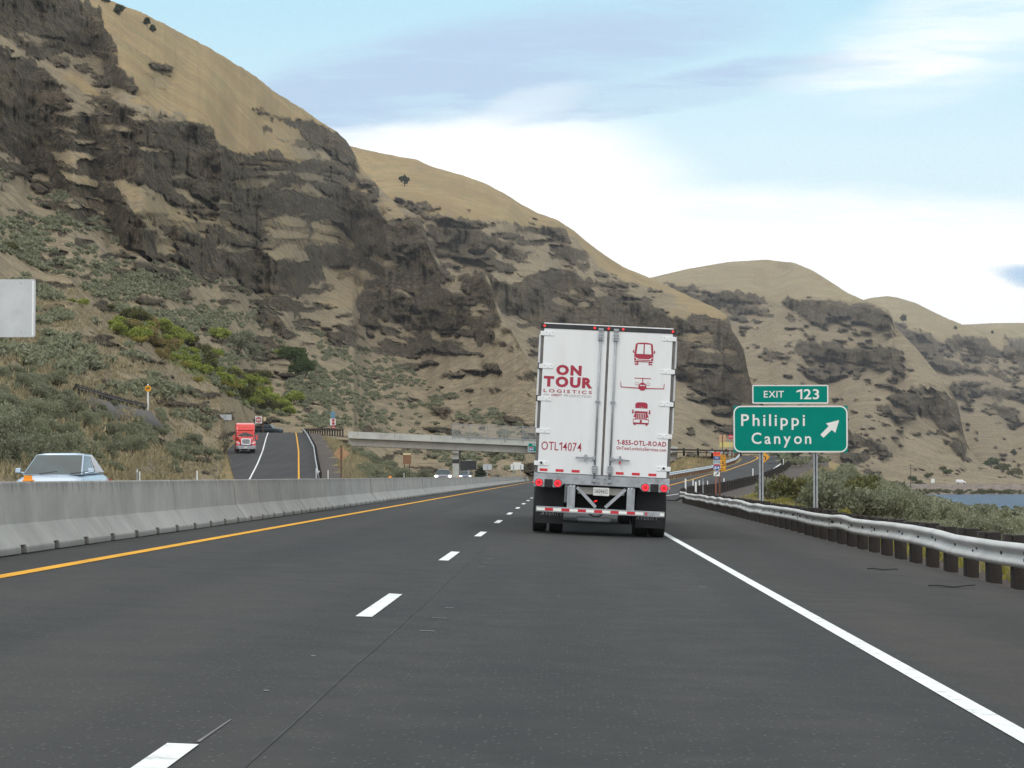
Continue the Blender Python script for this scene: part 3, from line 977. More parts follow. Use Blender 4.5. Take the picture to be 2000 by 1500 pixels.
def hill(name, x0, x1, nx, ny, sil, base, dbase, dtop, rocks, ledges, screes, greens, mat, seed, back=9, rough=3.0, crest=None, k=1.0, amp=0.85, sparse=0.0):
    rock = raster(rocks, 2)
    hole = raster(ledges, 2) if ledges else np.zeros_like(rock)
    wide = widen(rock, 14)
    halo = widen(rock, 50)
    scree = raster(screes, 6) if screes else np.zeros_like(rock)
    green = raster(greens, 5) if greens else np.zeros_like(rock)
    xs = np.linspace(x0, x1, nx)
    top = lerp_pts(sil, xs)
    top = smooth_x(top, 2) + (vnoise(xs / 5.0, seed, 0, seed) - 0.5) * rough * 0.5 + (vnoise(xs / 17.0, seed, 0, seed + 5) - 0.5) * rough * 0.5
    bot = lerp_pts(base, xs)
    tt = np.linspace(0, 1, ny)
    PX = np.repeat(xs[:, None], ny, 1)
    PY = bot[:, None] + (top - bot)[:, None] * tt[None, :]
    # ragged outlines: upright chips and notches
    jx = (fbm(PX / 16, PY / 40, 0, seed + 11, 3) - 0.5) * 16
    jy = (fbm(PX / 9, PY / 26, 0, seed + 13, 3) - 0.5) * 22
    q = 1.0 / k
    dip = PY - 0.10 * PX
    n1 = fbm(PX * q / 26, PY * q / 15, 0, seed + 61, 5)
    strata = fbm(PX * q / 260, dip * q / 12, 0, seed + 63, 4)
    strata2 = fbm(PX * q / 190, dip * q / 22, 0, seed + 65, 4)
    R = 0.55 * sample(rock, PX + jx, PY + jy) + 0.45 * sample(wide, PX + jx * .5, PY + jy * .5)
    below = sample(halo, PX, PY - 34 * k)
    S = sample(scree, PX + jx, PY + jy)
    if crest is not None:
        cl = lerp_pts(crest, xs)[:, None]
        S = np.maximum(S, 0.95 * sstep(PY + 60 * (fbm(PX / 70, PY / 40, 0, seed + 67, 3) - 0.5), cl - 6, cl + 22))
    S = np.clip(S + 0.8 * np.clip(below * 1.6, 0, 1), 0, 1.4)
    G = sample(green, PX + jx, PY + jy)
    R = sstep(R + (n1 - 0.5) * amp + (strata - 0.5) * amp * 0.6, 0.44, 0.62)
    # grassy or rubbly ledges along the lava flows
    R = R * (1 - 0.85 * sstep(strata2 + 0.25 * (n1 - .5), 0.60, 0.68))
    Lh = sample(hole, PX + jx * .8, PY + jy * .5)
    Lh = sstep(Lh + (n1 - .5) * .9, 0.35, 0.6)
    R = R * (1 - 0.95 * Lh)
    S = S * (1 - 0.6 * Lh)
    # broken outcrops on the scree and below the cliffs
    out = fbm(PX * q / 40, dip * q / 13, 0, seed + 21, 5)
    R = np.maximum(R, sstep(out + 0.16 * np.clip(below * 1.8, 0, 1), 0.65 + sparse, 0.71 + sparse) * np.clip(S * 0.9, 0, 1))
    w = 1.0 - 0.84 * np.clip(0.6 * R + 0.4 * sample(rock, PX, PY), 0, 1)
    w = w * (0.75 + 0.5 * fbm(PX / 60, PY / 24, 0, seed + 3, 3))
    s = np.cumsum(w, 1)
    s = (s - s[:, :1]) / (s[:, -1:] - s[:, :1])
    s = 0.72 * smooth_x(s, 60) + 0.28 * smooth_x(s, 6)
    db, dt = lerp_pts(dbase, xs), lerp_pts(dtop, xs)
    D = db[:, None] * (dt / db)[:, None] ** s
    fade = np.clip(tt * 14, 0, 1)[None, :] * np.clip((1 - tt) * 30, 0.15, 1)[None, :]
    rel = (fbm(PX / 130 + PY / 300, PY / 420, 0, seed + 31, 3) - 0.5) * 0.075 * (1 - 0.3 * R)
    rel += (fbm(PX / 46 + PY / 110, PY / 130, 0, seed + 35, 3) - 0.5) * 0.015
    col = 1 - np.abs(2 * fbm(PX / 13, PY / 110, 0, seed + 41, 3) - 1)
    blocks = fbm(PX / 30, PY / 34, 0, seed + 45, 4)
    but = fbm(PX / 55, PY / 260, 0, seed + 47, 2)
    rel += R * (-(col - 0.6) * 0.022 - (blocks - 0.5) * 0.045 - (but - 0.5) * 0.06 - 0.008)
    rel += (1 - R) * (fbm(PX / 9, PY / 9, 0, seed + 51, 3) - 0.5) * 0.0005
    D = D * (1 + rel * fade)
    P = at(PX, PY, D)
    kind = np.stack([R, S, G], -1)
    # far side of the crest so the hill is a solid body
    extra = []
    for q in range(1, back + 1):
        f = q / back
        e = P[:, -1, :].copy()
        e[:, 1] *= 1 + 0.28 * f
        e[:, 0] *= 1 + 0.28 * f
        e[:, 2] = P[:, -1, 2] * (1 - f ** 1.6 * 1.05)
        extra.append(e[:, None, :])
    V = np.concatenate([P] + extra, 1)
    K = np.concatenate([kind, np.zeros((nx, back, 3))], 1)
    me = np_mesh(name, V.reshape(-1, 3), grid_faces(nx, ny + back)[:, ::-1])
    smooth_all(me)
    set_attr(me, 'ground_kind', K.reshape(-1, 3))
    o = link_mesh(name, me, mat)
    HILLS[name + str(seed)] = (xs, bot, top, D, R)
    return o


def on_hill(key, px, py):
    xs, bot, top, D, R = HILLS[key]
    i = int(np.clip(np.searchsorted(xs, px), 0, len(xs) - 1))
    t = (py - bot[i]) / (top[i] - bot[i])
    j = int(np.clip(round(t * (D.shape[1] - 1)), 0, D.shape[1] - 1))
    return atv(px, py, D[i, j]), D[i, j], R[i, j]


SIL_A = [(-420, -330), (-150, -190), (0, -105), (100, -52), (160, -20), (217, 2), (280, 26), (332, 52), (385, 80), (444, 114), (500, 150), (542, 184), (588, 210), (630, 241), (654, 254), (675, 273), (690, 297), (698, 314), (706, 330), (737, 362), (775, 398), (800, 412), (820, 424), (835, 462), (850, 498), (860, 516), (890, 540), (918, 536), (945, 531), (958, 550), (968, 585), (985, 625), (1010, 665), (1040, 720), (1060, 800), (1075, 870), (1082, 930)]
h = hill('near_hill', -420, 1082, 500, 330, SIL_A,
         [(-420, 950), (400, 948), (430, 939), (438, 900), (442, 884), (470, 867), (500, 857), (690, 860), (700, 900), (760, 945), (1082, 946)],
         [(-420, 45), (-200, 55), (0, 70), (120, 92), (250, 140), (400, 222), (430, 246), (438, 290), (442, 315), (470, 385), (500, 455), (700, 470), (850, 500), (1082, 620)],
         [(-420, 760), (0, 1040), (300, 1290), (690, 1830), (800, 1500), (890, 1250), (960, 1150), (1082, 660)],
         ROCK_A, LEDGE_A, SCREE_A, GREEN_A, M['hill'], 1, rough=3.5, crest=[(-420, -300), (120, 150), (200, 195), (350, 232), (450, 300), (560, 305), (690, 335), (1082, 335)])
tag(h, 'nearest steep hillside of stepped dark basalt cliffs and tan grass above the on-ramp', 'hillside', kind='structure')

SIL_B = [(560, 300), (640, 288), (683, 285), (720, 294), (780, 306), (815, 312), (845, 326), (900, 341), (950, 359), (985, 378), (1020, 400), (1050, 416), (1090, 430), (1120, 450), (1150, 475), (1180, 497), (1220, 523), (1250, 535), (1280, 547), (1317, 565), (1360, 585), (1400, 602), (1426, 622), (1430, 648), (1441, 660), (1456, 690), (1461, 735), (1480, 775), (1530, 845), (1590, 895), (1640, 938)]
h = hill('second_hill', 560, 1640, 340, 230, SIL_B,
         [(560, 946), (1640, 946)],
         [(560, 800), (900, 720), (1100, 640), (1300, 700), (1640, 1150)],
         [(560, 2300), (700, 2300), (1000, 2300), (1280, 2400), (1426, 1900), (1460, 1500), (1640, 1180)],
         ROCK_B, LEDGE_B, SCREE_B, [], M['hill'], 2, rough=1.2, crest=[(560, 380), (780, 400), (1000, 437), (1110, 462), (1250, 548), (1320, 580), (1640, 720)], k=.75, amp=.7, sparse=.02)
tag(h, 'second hillside with a smooth grassy brow and a dark basalt band, behind the white trailer', 'hillside', kind='structure')

SIL_C = [(1180, 560), (1272, 542), (1344, 525), (1419, 512), (1494, 507), (1550, 513), (1587, 528), (1625, 552), (1655, 572), (1685, 585), (1730, 602), (1741, 609), (1746, 636), (1790, 680), (1850, 754), (1866, 778), (1874, 800), (1879, 838), (1890, 872), (1910, 900), (1960, 925), (2010, 940)]
h = hill('domed_hill', 1180, 2010, 270, 190, SIL_C,
         [(1180, 946), (2010, 946)],
         [(1180, 1250), (1640, 1400), (2010, 1600)],
         [(1180, 3400), (1500, 3700), (1680, 3000), (1746, 2700), (1880, 2100), (2010, 1700)],
         ROCK_C, [], SCREE_C, [], M['hill_far'], 3, rough=0.8, crest=[(1180, 552), (1300, 556), (1500, 578), (1700, 592), (2010, 600)], k=.55, amp=.55, sparse=.07)
tag(h, 'round domed hill with pale grass top above broken cliff bands', 'hillside', kind='structure')

SIL_D = [(1560, 640), (1640, 600), (1700, 582), (1734, 578), (1756, 582), (1790, 592), (1812, 604), (1850, 622), (1880, 634), (1920, 655), (1960, 672), (2040, 700), (2160, 730)]
h = hill('far_hill', 1560, 2160, 180, 130, SIL_D,
         [(1560, 946), (2160, 946)], [(1560, 1900), (2160, 1750)], [(1560, 4600), (1750, 4600), (1900, 4000), (2160, 3000)],
         ROCK_D, [], SCREE_D, [], M['hill_far'], 4, rough=0.8, crest=[(1560, 630), (1750, 632), (1850, 655), (2160, 690)], k=.45, amp=.55, sparse=.075)
tag(h, 'far hillside of grey cliff bands dropping to the river on the right', 'hillside', kind='structure')

h = hill('farthest_hill', 1780, 2160, 90, 50, [(1780, 640), (1880, 634), (1944, 631), (2160, 630)],
         [(1780, 946), (2160, 946)], [(1780, 4500), (2160, 4300)], [(1780, 5300), (2160, 5300)],
         [[(1960, 660), (2160, 665), (2160, 690), (1990, 690)]], [], [], [], M['hill_far'], 5, rough=0.6)
tag(h, 'flat topped farthest ridge at the right edge', 'hillside', kind='structure')

# ------------------------------------------------------------------ land: ground, ramps as height functions
def ip(pts):
    p = np.array(pts, float)
    return lambda y: np.interp(y, p[:, 0], p[:, 1])


zl = ip([(100, .2), (200, .22), (225, .4), (245, .87), (280, 2.5), (313, 4.4), (370, 7.0), (415, 8.65), (440, 9.05), (500, 9.0)])
xl = ip([(100, -17), (200, -27), (245, -33.5), (313, -43.8), (435, -56.5), (500, -63)])
xr = ip([(100, -9), (200, -19.5), (245, -24.9), (313, -32.4), (435, -47.2), (500, -54)])
XR = ip([(-40, 5.4), (30, 5.75), (87, 6.2), (120, 6.45), (135, 6.6), (150, 7.7), (180, 11.4), (240, 19.5), (300, 27.5), (360, 35), (385, 37.5), (410, 38.2)])
ZR = ip([(-40, -.22), (135, -.27), (180, -.1), (240, .62), (300, 1.9), (360, 3.95), (385, 4.5), (410, 4.6)])
XL = ip([(120, 2.0), (135, 2.3), (160, 3.8), (200, 7.0), (240, 10.3), (300, 18.4), (350, 25.2), (375, 27.6), (395, 28)])
ZL = ip([(120, -.08), (135, -.09), (160, -.02), (200, .3), (240, .75), (300, 1.7), (350, 3.1), (375, 3.9), (400, 4.6)])
KR = ip([(-40, .16), (110, .14), (150, .12), (180, .13), (240, .2), (300, .3), (360, .38), (1500, .38)])


def ground_z(X, Y):
    X, Y = np.asarray(X, float), np.asarray(Y, float)
    low = 0.10
    # main carriageway and far carriageway
    z = np.where(X < -6.2, 0.12, -0.04 * X - 0.08)
    # on-ramp fill on the left
    a, b, h_ = xl(Y), xr(Y) + 2.6, zl(Y) - low
    out = np.maximum(np.maximum(a - 2 - X, X - b), 0)
    fill = h_ - out * 0.5
    fill = np.where((Y > 100) & (Y < 520), fill, -99)
    z = np.where(X < -7, np.maximum(z, fill), z)
    ab = 7.0 - np.maximum(X + 38, 0) / 1.8 - np.maximum(np.abs(Y - 404) - 7, 0) / 2.2
    z = np.where(X < -7, np.maximum(z, ab), z)
    z = np.where((X > -50) & (X < -14), z + 0.5 * (fbm(X / 5, Y / 9, 0, 77, 3) - 0.5) * (out > 1.5) * (X < -18.5), z)
    # off-ramp on the right and the verge falling to the river flat
    u = X - XR(Y)
    flat = np.where(Y < 115, 1.2, 3.2)
    fl = -5.5 - 3.9 * np.clip((X - 30) / 115, 0, 1) - 4.0 * np.clip((X - 146) / 40, 0, 1)
    verge = np.maximum(ZR(Y) - 0.1 - 0.02 * np.clip(u, 0, 3) - KR(Y) * np.maximum(u - flat, 0), fl)
    verge = verge + np.clip(u - 4, 0, 4) * 0.12 * (fbm(X / 4, Y / 7, 0, 91, 3) - 0.5)
    inside = ZL(Y) + (ZR(Y) - ZL(Y)) * np.clip((X - XL(Y)) / np.maximum(XR(Y) - XL(Y), .1), 0, 1) - low
    z = np.where((Y > 135) & (X > XL(Y) - 1.0) & (u <= 0), np.where((Y < 170) & (X < 6.0), np.minimum(inside, -0.04 * X - .1), inside), z)
    d = XL(Y) - 1.0 - X
    leftfall = ZL(Y) - low - np.maximum(d, 0) * 0.30
    z = np.where((Y > 150) & (d > 0) & (X > 5.2), np.maximum(leftfall, z), z)
    rb = 4.4 - np.maximum(20 - X, 0) / 1.8 - np.maximum(np.abs(Y - 408) - 10, 0) / 6.0
    z = np.where((X > 6) & (u < 1) & (X < XL(np.minimum(Y, 395.)) - 1.0) & (Y > 200), np.maximum(z, rb), z)
    z = np.where(u > 0, verge, z)
    far = np.clip((Y - 430) / 60, 0, 1)
    base = np.where(X > 10, fl, -1.0)
    z = np.where(Y > 430, z * (1 - far) + np.minimum(base, z) * far, z)
    return z


gx = np.concatenate([[-3000, -1500, -900, -400, -220], np.linspace(-140, -22, 60), np.linspace(-21, 42, 106), np.linspace(43.5, 180, 80), [200, 240, 320, 600, 1500, 3000]])
gy = np.concatenate([[-150, -60], np.linspace(-30, 60, 46), np.linspace(62, 440, 253), np.linspace(446, 1000, 70), [1100, 1250, 1400, 1700, 2500, 5000, 9900]])
GX, GY = np.meshgrid(gx, gy, indexing='ij')
GZ = ground_z(GX, GY)
me = np_mesh('ground', np.stack([GX, GY, GZ], -1).reshape(-1, 3), grid_faces(len(gx), len(gy)))
smooth_all(me)
U = GX - XR(GY)
gw = np.where(GY < 115, 1.3, np.interp(GY, [115, 150, 200, 300, 400], [2.0, 4.6, 6.4, 5.6, 4.0]))
grav = np.clip(1.3 - (U - gw) / 0.8 - 0.8, 0, 1) * (U > -1)
grav = np.maximum(grav, ((GX < -6) & (GX > -18.5)) * 1.0)
ur = GX - xr(GY)
grav = np.maximum(grav, ((GY > 120) & (GY < 470) & (ur > -1) & (ur < 2.8) & (GX < -17)) * 1.0)
grn = np.where((U > 0.8) & (GY < 140), 0.25 + 0.6 * np.clip(1 - (U - 1) / 3, 0, 1), 0.25) * (U > 0)
set_attr(me, 'ground_kind', np.stack([grav, grn, grav * 0], -1).reshape(-1, 3))
tag(link_mesh('ground', me, M['ground']), kind='structure')

# river
wx = np.concatenate([np.linspace(60, 600, 30), [1000, 2950]])
wy = np.concatenate([np.linspace(250, 1500, 30), [3000, 9000]])
WX, WY = np.meshgrid(wx, wy, indexing='ij')
tag(link_mesh('river_water', np_mesh('river_water', np.stack([WX, WY, WX * 0 - 9.2], -1).reshape(-1, 3), grid_faces(len(wx), len(wy))), M['water']), kind='structure')

# far causeway with the highway on it
M['riprap'] = basic('riprap', (0.155, 0.125, 0.10), 0.95, var=0.35, scale=0.35)
M['bank'] = basic('shore_scrub', (0.085, 0.085, 0.055), 0.95, var=0.35, scale=0.15)
mb = MB()
secs = []
for X, Y in ((120, 1330), (206, 1380), (300, 1390), (600, 1400), (1500, 1500), (3000, 1700)):
    wob = 4 * math.sin(X / 37.0)
    secs.append([(X, Y - 30 + wob, -10.5), (X, Y - 14 + wob, -7.6), (X, Y - 5, -4.6), (X, Y, -3.3), (X, Y + 16, -3.3), (X, Y + 40, -11)])
mb.loft(secs)
tag(mb.build('causeway_embankment', M['riprap'], smooth=False), kind='structure')

# ------------------------------------------------------------------ roads and markings
def strip(name, left, right, mat, n=2, parent=None):
    """sheet between two rows of points of equal length"""
    L, R_ = np.array(left, float), np.array(right, float)
    f = np.linspace(0, 1, n)[None, :, None]
    V = L[:, None, :] * (1 - f) + R_[:, None, :] * f
    me = np_mesh(name, V.reshape(-1, 3), grid_faces(len(L), n)[:, ::-1])
    return link_mesh(name, me, mat, parent)


YS = np.concatenate([np.linspace(-30, 140, 60), np.linspace(145, 620, 90)])


def lane(x0, x1, ys, dz=0.0, slope=-0.04):
    return ([(x0, y, slope * x0 + dz) for y in ys], [(x1, y, slope * x1 + dz) for y in ys])


right_edge = np.minimum(XR(YS) - 0.35, np.where(YS > 135, 5.0, 99))
road = strip('highway', [(-6.35, y, 0.254) for y in YS], [(2.35, y, -0.094) for y in YS], M['asphalt'], 2)
tag(road, kind='structure')
sh = strip('road_shoulder', [(2.35, y, -0.094) for y in YS], [(x, y, -0.04 * x) for x, y in zip(right_edge, YS)], M['shoulder'], 2)
tag(sh, kind='structure')
opp = strip('opposite_highway', [(-18.3, y, 0.2) for y in YS], [(-6.9, y, 0.2) for y in YS], M['asphalt'])
tag(opp, kind='structure')
yr = np.linspace(105, 470, 90)
lr = strip('on_ramp_road', list(zip(xl(yr), yr, zl(yr) + .006)), list(zip(xr(yr) + 0.3, yr, zl(yr))), M['ramp'], 2)
tag(lr, kind='structure')
yo = np.concatenate([np.linspace(138, 396, 90)])
edgeR = XR(yo) - 0.4
zr_l = np.maximum(ZL(yo), np.where(yo < 172, -0.04 * XL(yo) + .01, -9)) + 0.005
zr_r = np.maximum(ZR(yo), np.where(yo < 172, -0.04 * edgeR + .01, -9)) + 0.005
orr = strip('off_ramp_road', list(zip(XL(yo) + 0.4, yo, zr_l)), list(zip(edgeR, yo, zr_r)), M['ramp'], 4)
tag(orr, kind='structure')
cr = strip('crossroad', [(-61, 453, 9.08), (-47, 441, 9.09), (-36, 409, 7.70)], [(-61, 440, 9.08), (-48.5, 428, 8.90), (-36, 399.5, 7.70)], M['ramp'], 2)
tag(cr, kind='structure')
cr2 = strip('crossroad', [(17, 409, 5.16), (30, 412, 5.0), (60, 416, 4.7)], [(17, 399.5, 5.14), (27, 392, 4.98), (39, 392, 4.72)], M['ramp'], 2)
tag(cr2, kind='structure')


def line_on(name, pts, w, mat, dz=0.006):
    """painted line of width w along a row of points"""
    p = np.array(pts, float)
    d = np.gradient(p[:, :2], axis=0)
    d /= np.linalg.norm(d, axis=1)[:, None]
    nrm = np.stack([d[:, 1], -d[:, 0]], 1)
    L, R_ = p.copy(), p.copy()
    L[:, :2] -= nrm * w / 2
    R_[:, :2] += nrm * w / 2
    L[:, 2] += dz
    R_[:, 2] += dz
    return L, R_


def painted(name, pts, w, mat, dz=0.006, slope=None):
    L, R_ = line_on(name, pts, w, mat, dz)
    if slope is not None:
        L[:, 2] = slope * L[:, 0] + dz
        R_[:, 2] = slope * R_[:, 0] + dz
    o = strip(name, L, R_, mat)
    tag(o, kind='structure')
    return o


painted('yellow_edge_line', [(-5.16, y, 0) for y in YS], 0.15, M['yellow_line'], 0.005, -0.04)
yy = YS[YS < 128]
painted('white_edge_line', [(2.15, y, 0) for y in np.append(yy, 128)], 0.128, M['white_line'], 0.005, -0.04)
painted('white_edge_line', [(2.15, y, 0) for y in np.linspace(175, 600, 40)], 0.15, M['white_line'], 0.005, -0.04)
# broken lane line
mb = MB()
rnd = random.Random(3)
for k in range(-2, 48):
    y1 = 21.8 + 12.19 * k
    y0 = y1 - 3.5
    L = [(-1.57 - rnd.uniform(0, .006), y0), (-1.452 + rnd.uniform(0, .006), y0 + rnd.uniform(-.04, .04)), (-1.452 + rnd.uniform(0, .006), y1), (-1.57 - rnd.uniform(0, .006), y1 + rnd.uniform(-.06, .06))]
    mb.add([(x, y, -0.04 * x + 0.005) for x, y in L], [(0, 1, 2, 3)])
tag(mb.build('white_lane_line', M['white_line']), kind='structure')
# thin worn scrapes in the pavement
mb = MB()
for px, py, ln in ((878, 1188, 18), (858, 1208, 28), (835, 1233, 30), (955, 1092, 14), (948, 1099, 12), (941, 1107, 13), (1372, 1147, 16), (1090, 1165, 6), (520, 1350, 10), (612, 1282, 9), (1410, 1026, 40), (1360, 1022, 60)):
    r_ = ray(float(px), float(py))
    tpar = CAMZ / -(r_[2] + 0.04 * r_[0])
    X, Y = r_[0] * tpar, tpar
    w = ln * Y / F
    mb.add([(X - w / 2, Y - .02, -0.04 * (X - w / 2) + .004), (X + w / 2, Y - .03, -0.04 * (X + w / 2) + .004), (X + w / 2, Y + .03, -0.04 * (X + w / 2) + .004), (X - w / 2, Y + .04, -0.04 * (X - w / 2) + .004)], [(0, 1, 2, 3)])
mb.add([(-1.475, 9.7, .0636), (-1.46, 9.7, .0625), (-1.455, 10.6, .0622), (-1.462, 10.6, .0625)], [(0, 1, 2, 3)])
tag(mb.build('pavement_scrapes', M['scratch']), kind='structure')
# tar seam beside the lane line
M['seam'] = basic('tar_seam', (0.060, 0.060, 0.0605), 0.92, var=0.2, scale=3, spec=0.1)
ys_ = np.linspace(-5, 180, 120)
painted('tar_seam', [(-1.18 + 0.006 * math.sin(y * .4) + 0.004 * math.sin(y * 1.3), y, 0) for y in ys_], 0.016, M['seam'], 0.003, -0.04)
# ramp lines
pw = np.linspace(115, 455, 80)
f_ = lambda y: xl(y) + (xr(y) - xl(y)) * np.interp(y, [100, 245, 313, 435, 470], [.2, .19, .40, .33, .33])
painted('white_edge_line', list(zip(np.interp(pw, [100, 245, 313, 435, 470], [-15.6, -31.9, -39.1, -53.2, -57]), pw, zl(pw))), 0.16, M['white_line'], 0.012)
painted('yellow_edge_line', list(zip(np.interp(pw, [100, 245, 313, 435, 470], [-10.8, -26.9, -34.4, -48.4, -52]), pw, zl(pw))), 0.18, M['yellow_line'], 0.012)


def off_z(x, y):
    a, b = XL(y) + 0.4, XR(y) - 0.4
    return ZL(y) + (ZR(y) - ZL(y)) * np.clip((x - a) / (b - a), 0, 1)


ypts = [(150, 3.9), (175, 6.0), (200, 8.55), (235, 12.1), (270, 16.1), (300, 20.2), (320, 23.0), (345, 26.7), (365, 29.4), (378, 30.6), (388, 30.7), (394, 30)]
yq = np.linspace(150, 394, 70)
xq = np.interp(yq, [a for a, b in ypts], [b for a, b in ypts])
painted('yellow_edge_line', list(zip(xq, yq, np.maximum(off_z(xq, yq), np.where(yq < 172, -.04 * xq + .012, -9)))), 0.2, M['yellow_line'], 0.02)
wq = np.linspace(128, 392, 90)
wx_ = np.interp(wq, [128, 140, 155, 180, 240, 300, 345, 365, 378, 392], [2.15, 4.6, 6.6, 9.9, 18.0, 26.0, 31.9, 33.8, 34.0, 32.2])
painted('white_edge_line', list(zip(wx_, wq, np.maximum(off_z(wx_, wq), np.where(wq < 172, -.04 * wx_ + .012, -9)))), 0.2, M['white_line'], 0.02)
# turn arrow on the ramp top
mb = MB()
c = atv(1512, 899, 335.0)
zz = float(off_z(c.x, 335.0)) + 0.03
mb.add([(c.x - 1.4, 333, zz), (c.x - .6, 331.5, zz), (c.x - .6, 332.6, zz), (c.x + 1.2, 332.6, zz), (c.x + 1.2, 333.4, zz), (c.x - .6, 333.4, zz), (c.x - .6, 334.5, zz)], [(0, 1, 2, 3, 4, 5, 6)])
tag(mb.build('turn_arrow_marking', M['white_line']), kind='structure')

# ------------------------------------------------------------------ concrete median barrier, one object per precast segment
SEG = 3.66


def barrier_proto():
    prof = [(-0.30, 0.075), (-0.30, 0.0), (0.30, 0.0), (0.30, 0.075), (0.115, 0.33), (0.075, 0.80), (0.06, 0.815), (-0.06, 0.815), (-0.075, 0.80), (-0.115, 0.33)]
    mb = MB()
    L = SEG - 0.035
    # slots along the toe: the profile without its foot where a slot is
    cuts = [0.0, 0.76, 1.06, 2.58, 2.88, L]
    for i in range(5):
        a, b = cuts[i], cuts[i + 1]
        slot = i in (1, 3)
        p = prof if not slot else [(-0.30, 0.10), (-0.11, 0.10), (-0.11, 0.0), (0.11, 0.0), (0.11, 0.10), (0.30, 0.10), (0.30, 0.082), (0.115, 0.33), (0.075, 0.80), (0.06, 0.815), (-0.06, 0.815), (-0.075, 0.80), (-0.115, 0.33), (-0.30, 0.082)]
        if slot:
            p = [(-0.285, 0.095), (-0.10, 0.095), (-0.10, 0.0), (0.10, 0.0), (0.10, 0.095), (0.285, 0.095), (0.115, 0.33), (0.075, 0.80), (0.06, 0.815), (-0.06, 0.815), (-0.075, 0.80), (-0.115, 0.33)]
        mb.loft([[(x, a, z) for x, z in p], [(x, b, z) for x, z in p]])
    return mb.build('concrete_barrier', M['barrier'], bevel=0.008, seg=1)


bp = barrier_proto()
rnd = random.Random(8)
n0 = 20
for k in range(0, 120):
    y = 17.2 + SEG * k
    if y > 440:
        break
    o = bp if k == 0 else bp.copy()
    if k:
        COL.objects.link(o)
    o.location = (-6.42 + rnd.uniform(-.012, .012), y, 0.252)
    o.rotation_euler = (0, rnd.uniform(-.006, .006), rnd.uniform(-.0035, .0035))
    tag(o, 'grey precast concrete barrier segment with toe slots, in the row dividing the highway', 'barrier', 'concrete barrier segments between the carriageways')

# orange reflectors on the barrier top
for i, (px, py, Y) in enumerate(((48, 934, 28.7), (762, 931, 89.5), (896, 930.5, 148.6), (955, 930.5, 209.5), (985, 930.5, 265))):
    mb = MB()
    mb.box(0, 0, 0.035, 0.11, 0.02, 0.07, taper=(0.85, 1))
    mb.box(0, 0.02, 0.012, 0.13, 0.08, 0.02)
    o = mb.build('barrier_reflector', M['orange'], bevel=0.004)
    o.location = (-6.42 + (0.02 if i == 0 else 0), Y, 0.252 + 0.815)
    lab = ['orange reflector on the barrier top in front of the pale blue sedan', 'orange reflector on the barrier top before the brown panel',
           'orange reflector on the barrier top beside the oncoming headlights', 'tiny orange reflector on the barrier beyond the bridge pier', 'farthest orange reflector on the barrier near the trailer'][i]
    tag(o, lab, 'reflector', 'orange reflectors on the concrete barrier')

# ------------------------------------------------------------------ guard rails
WPROF = [(0.0, 0.155), (0.035, 0.150), (0.080, 0.115), (0.083, 0.085), (0.045, 0.045), (0.006, 0.022), (0.006, -0.022), (0.045, -0.045), (0.083, -0.085), (0.080, -0.115), (0.035, -0.150), (0.0, -0.155)]


def resample(path, step):
    p = np.array(path, float)
    d = np.concatenate([[0], np.cumsum(np.linalg.norm(np.diff(p, axis=0), axis=1))])
    n = max(2, int(d[-1] / step) + 1)
    s = np.linspace(0, d[-1], n)
    return np.stack([np.interp(s, d, p[:, k]) for k in range(3)], 1)


def beam_mesh(path, side, height, prof=WPROF, wobble=0.0, seed=1, thick=0.012):
    p = resample(path, 0.5 if wobble else 1.2)
    d = np.gradient(p[:, :2], axis=0)
    d /= np.linalg.norm(d, axis=1)[:, None]
    nrm = np.stack([-d[:, 1], d[:, 0]], 1) * side
    loop = [(a, b) for a, b in prof] + [(a - thick, b) for a, b in prof[::-1]]
    secs = []
    for i, q in enumerate(p):
        wo = (vnoise(i * .23, 0, 0, seed) - .5) * wobble + (vnoise(i * .71, 3, 0, seed) - .5) * wobble * .5
        wz = (vnoise(i * .19, 9, 0, seed) - .5) * wobble * 1.1
        tw = (vnoise(i * .13, 19, 0, seed) - .5) * wobble * 2.0
        secs.append([(q[0] + nrm[i, 0] * (a + wo + tw * b), q[1] + nrm[i, 1] * (a + wo + tw * b), q[2] + height + b + wz) for a, b in loop])
    return MB().loft(secs)


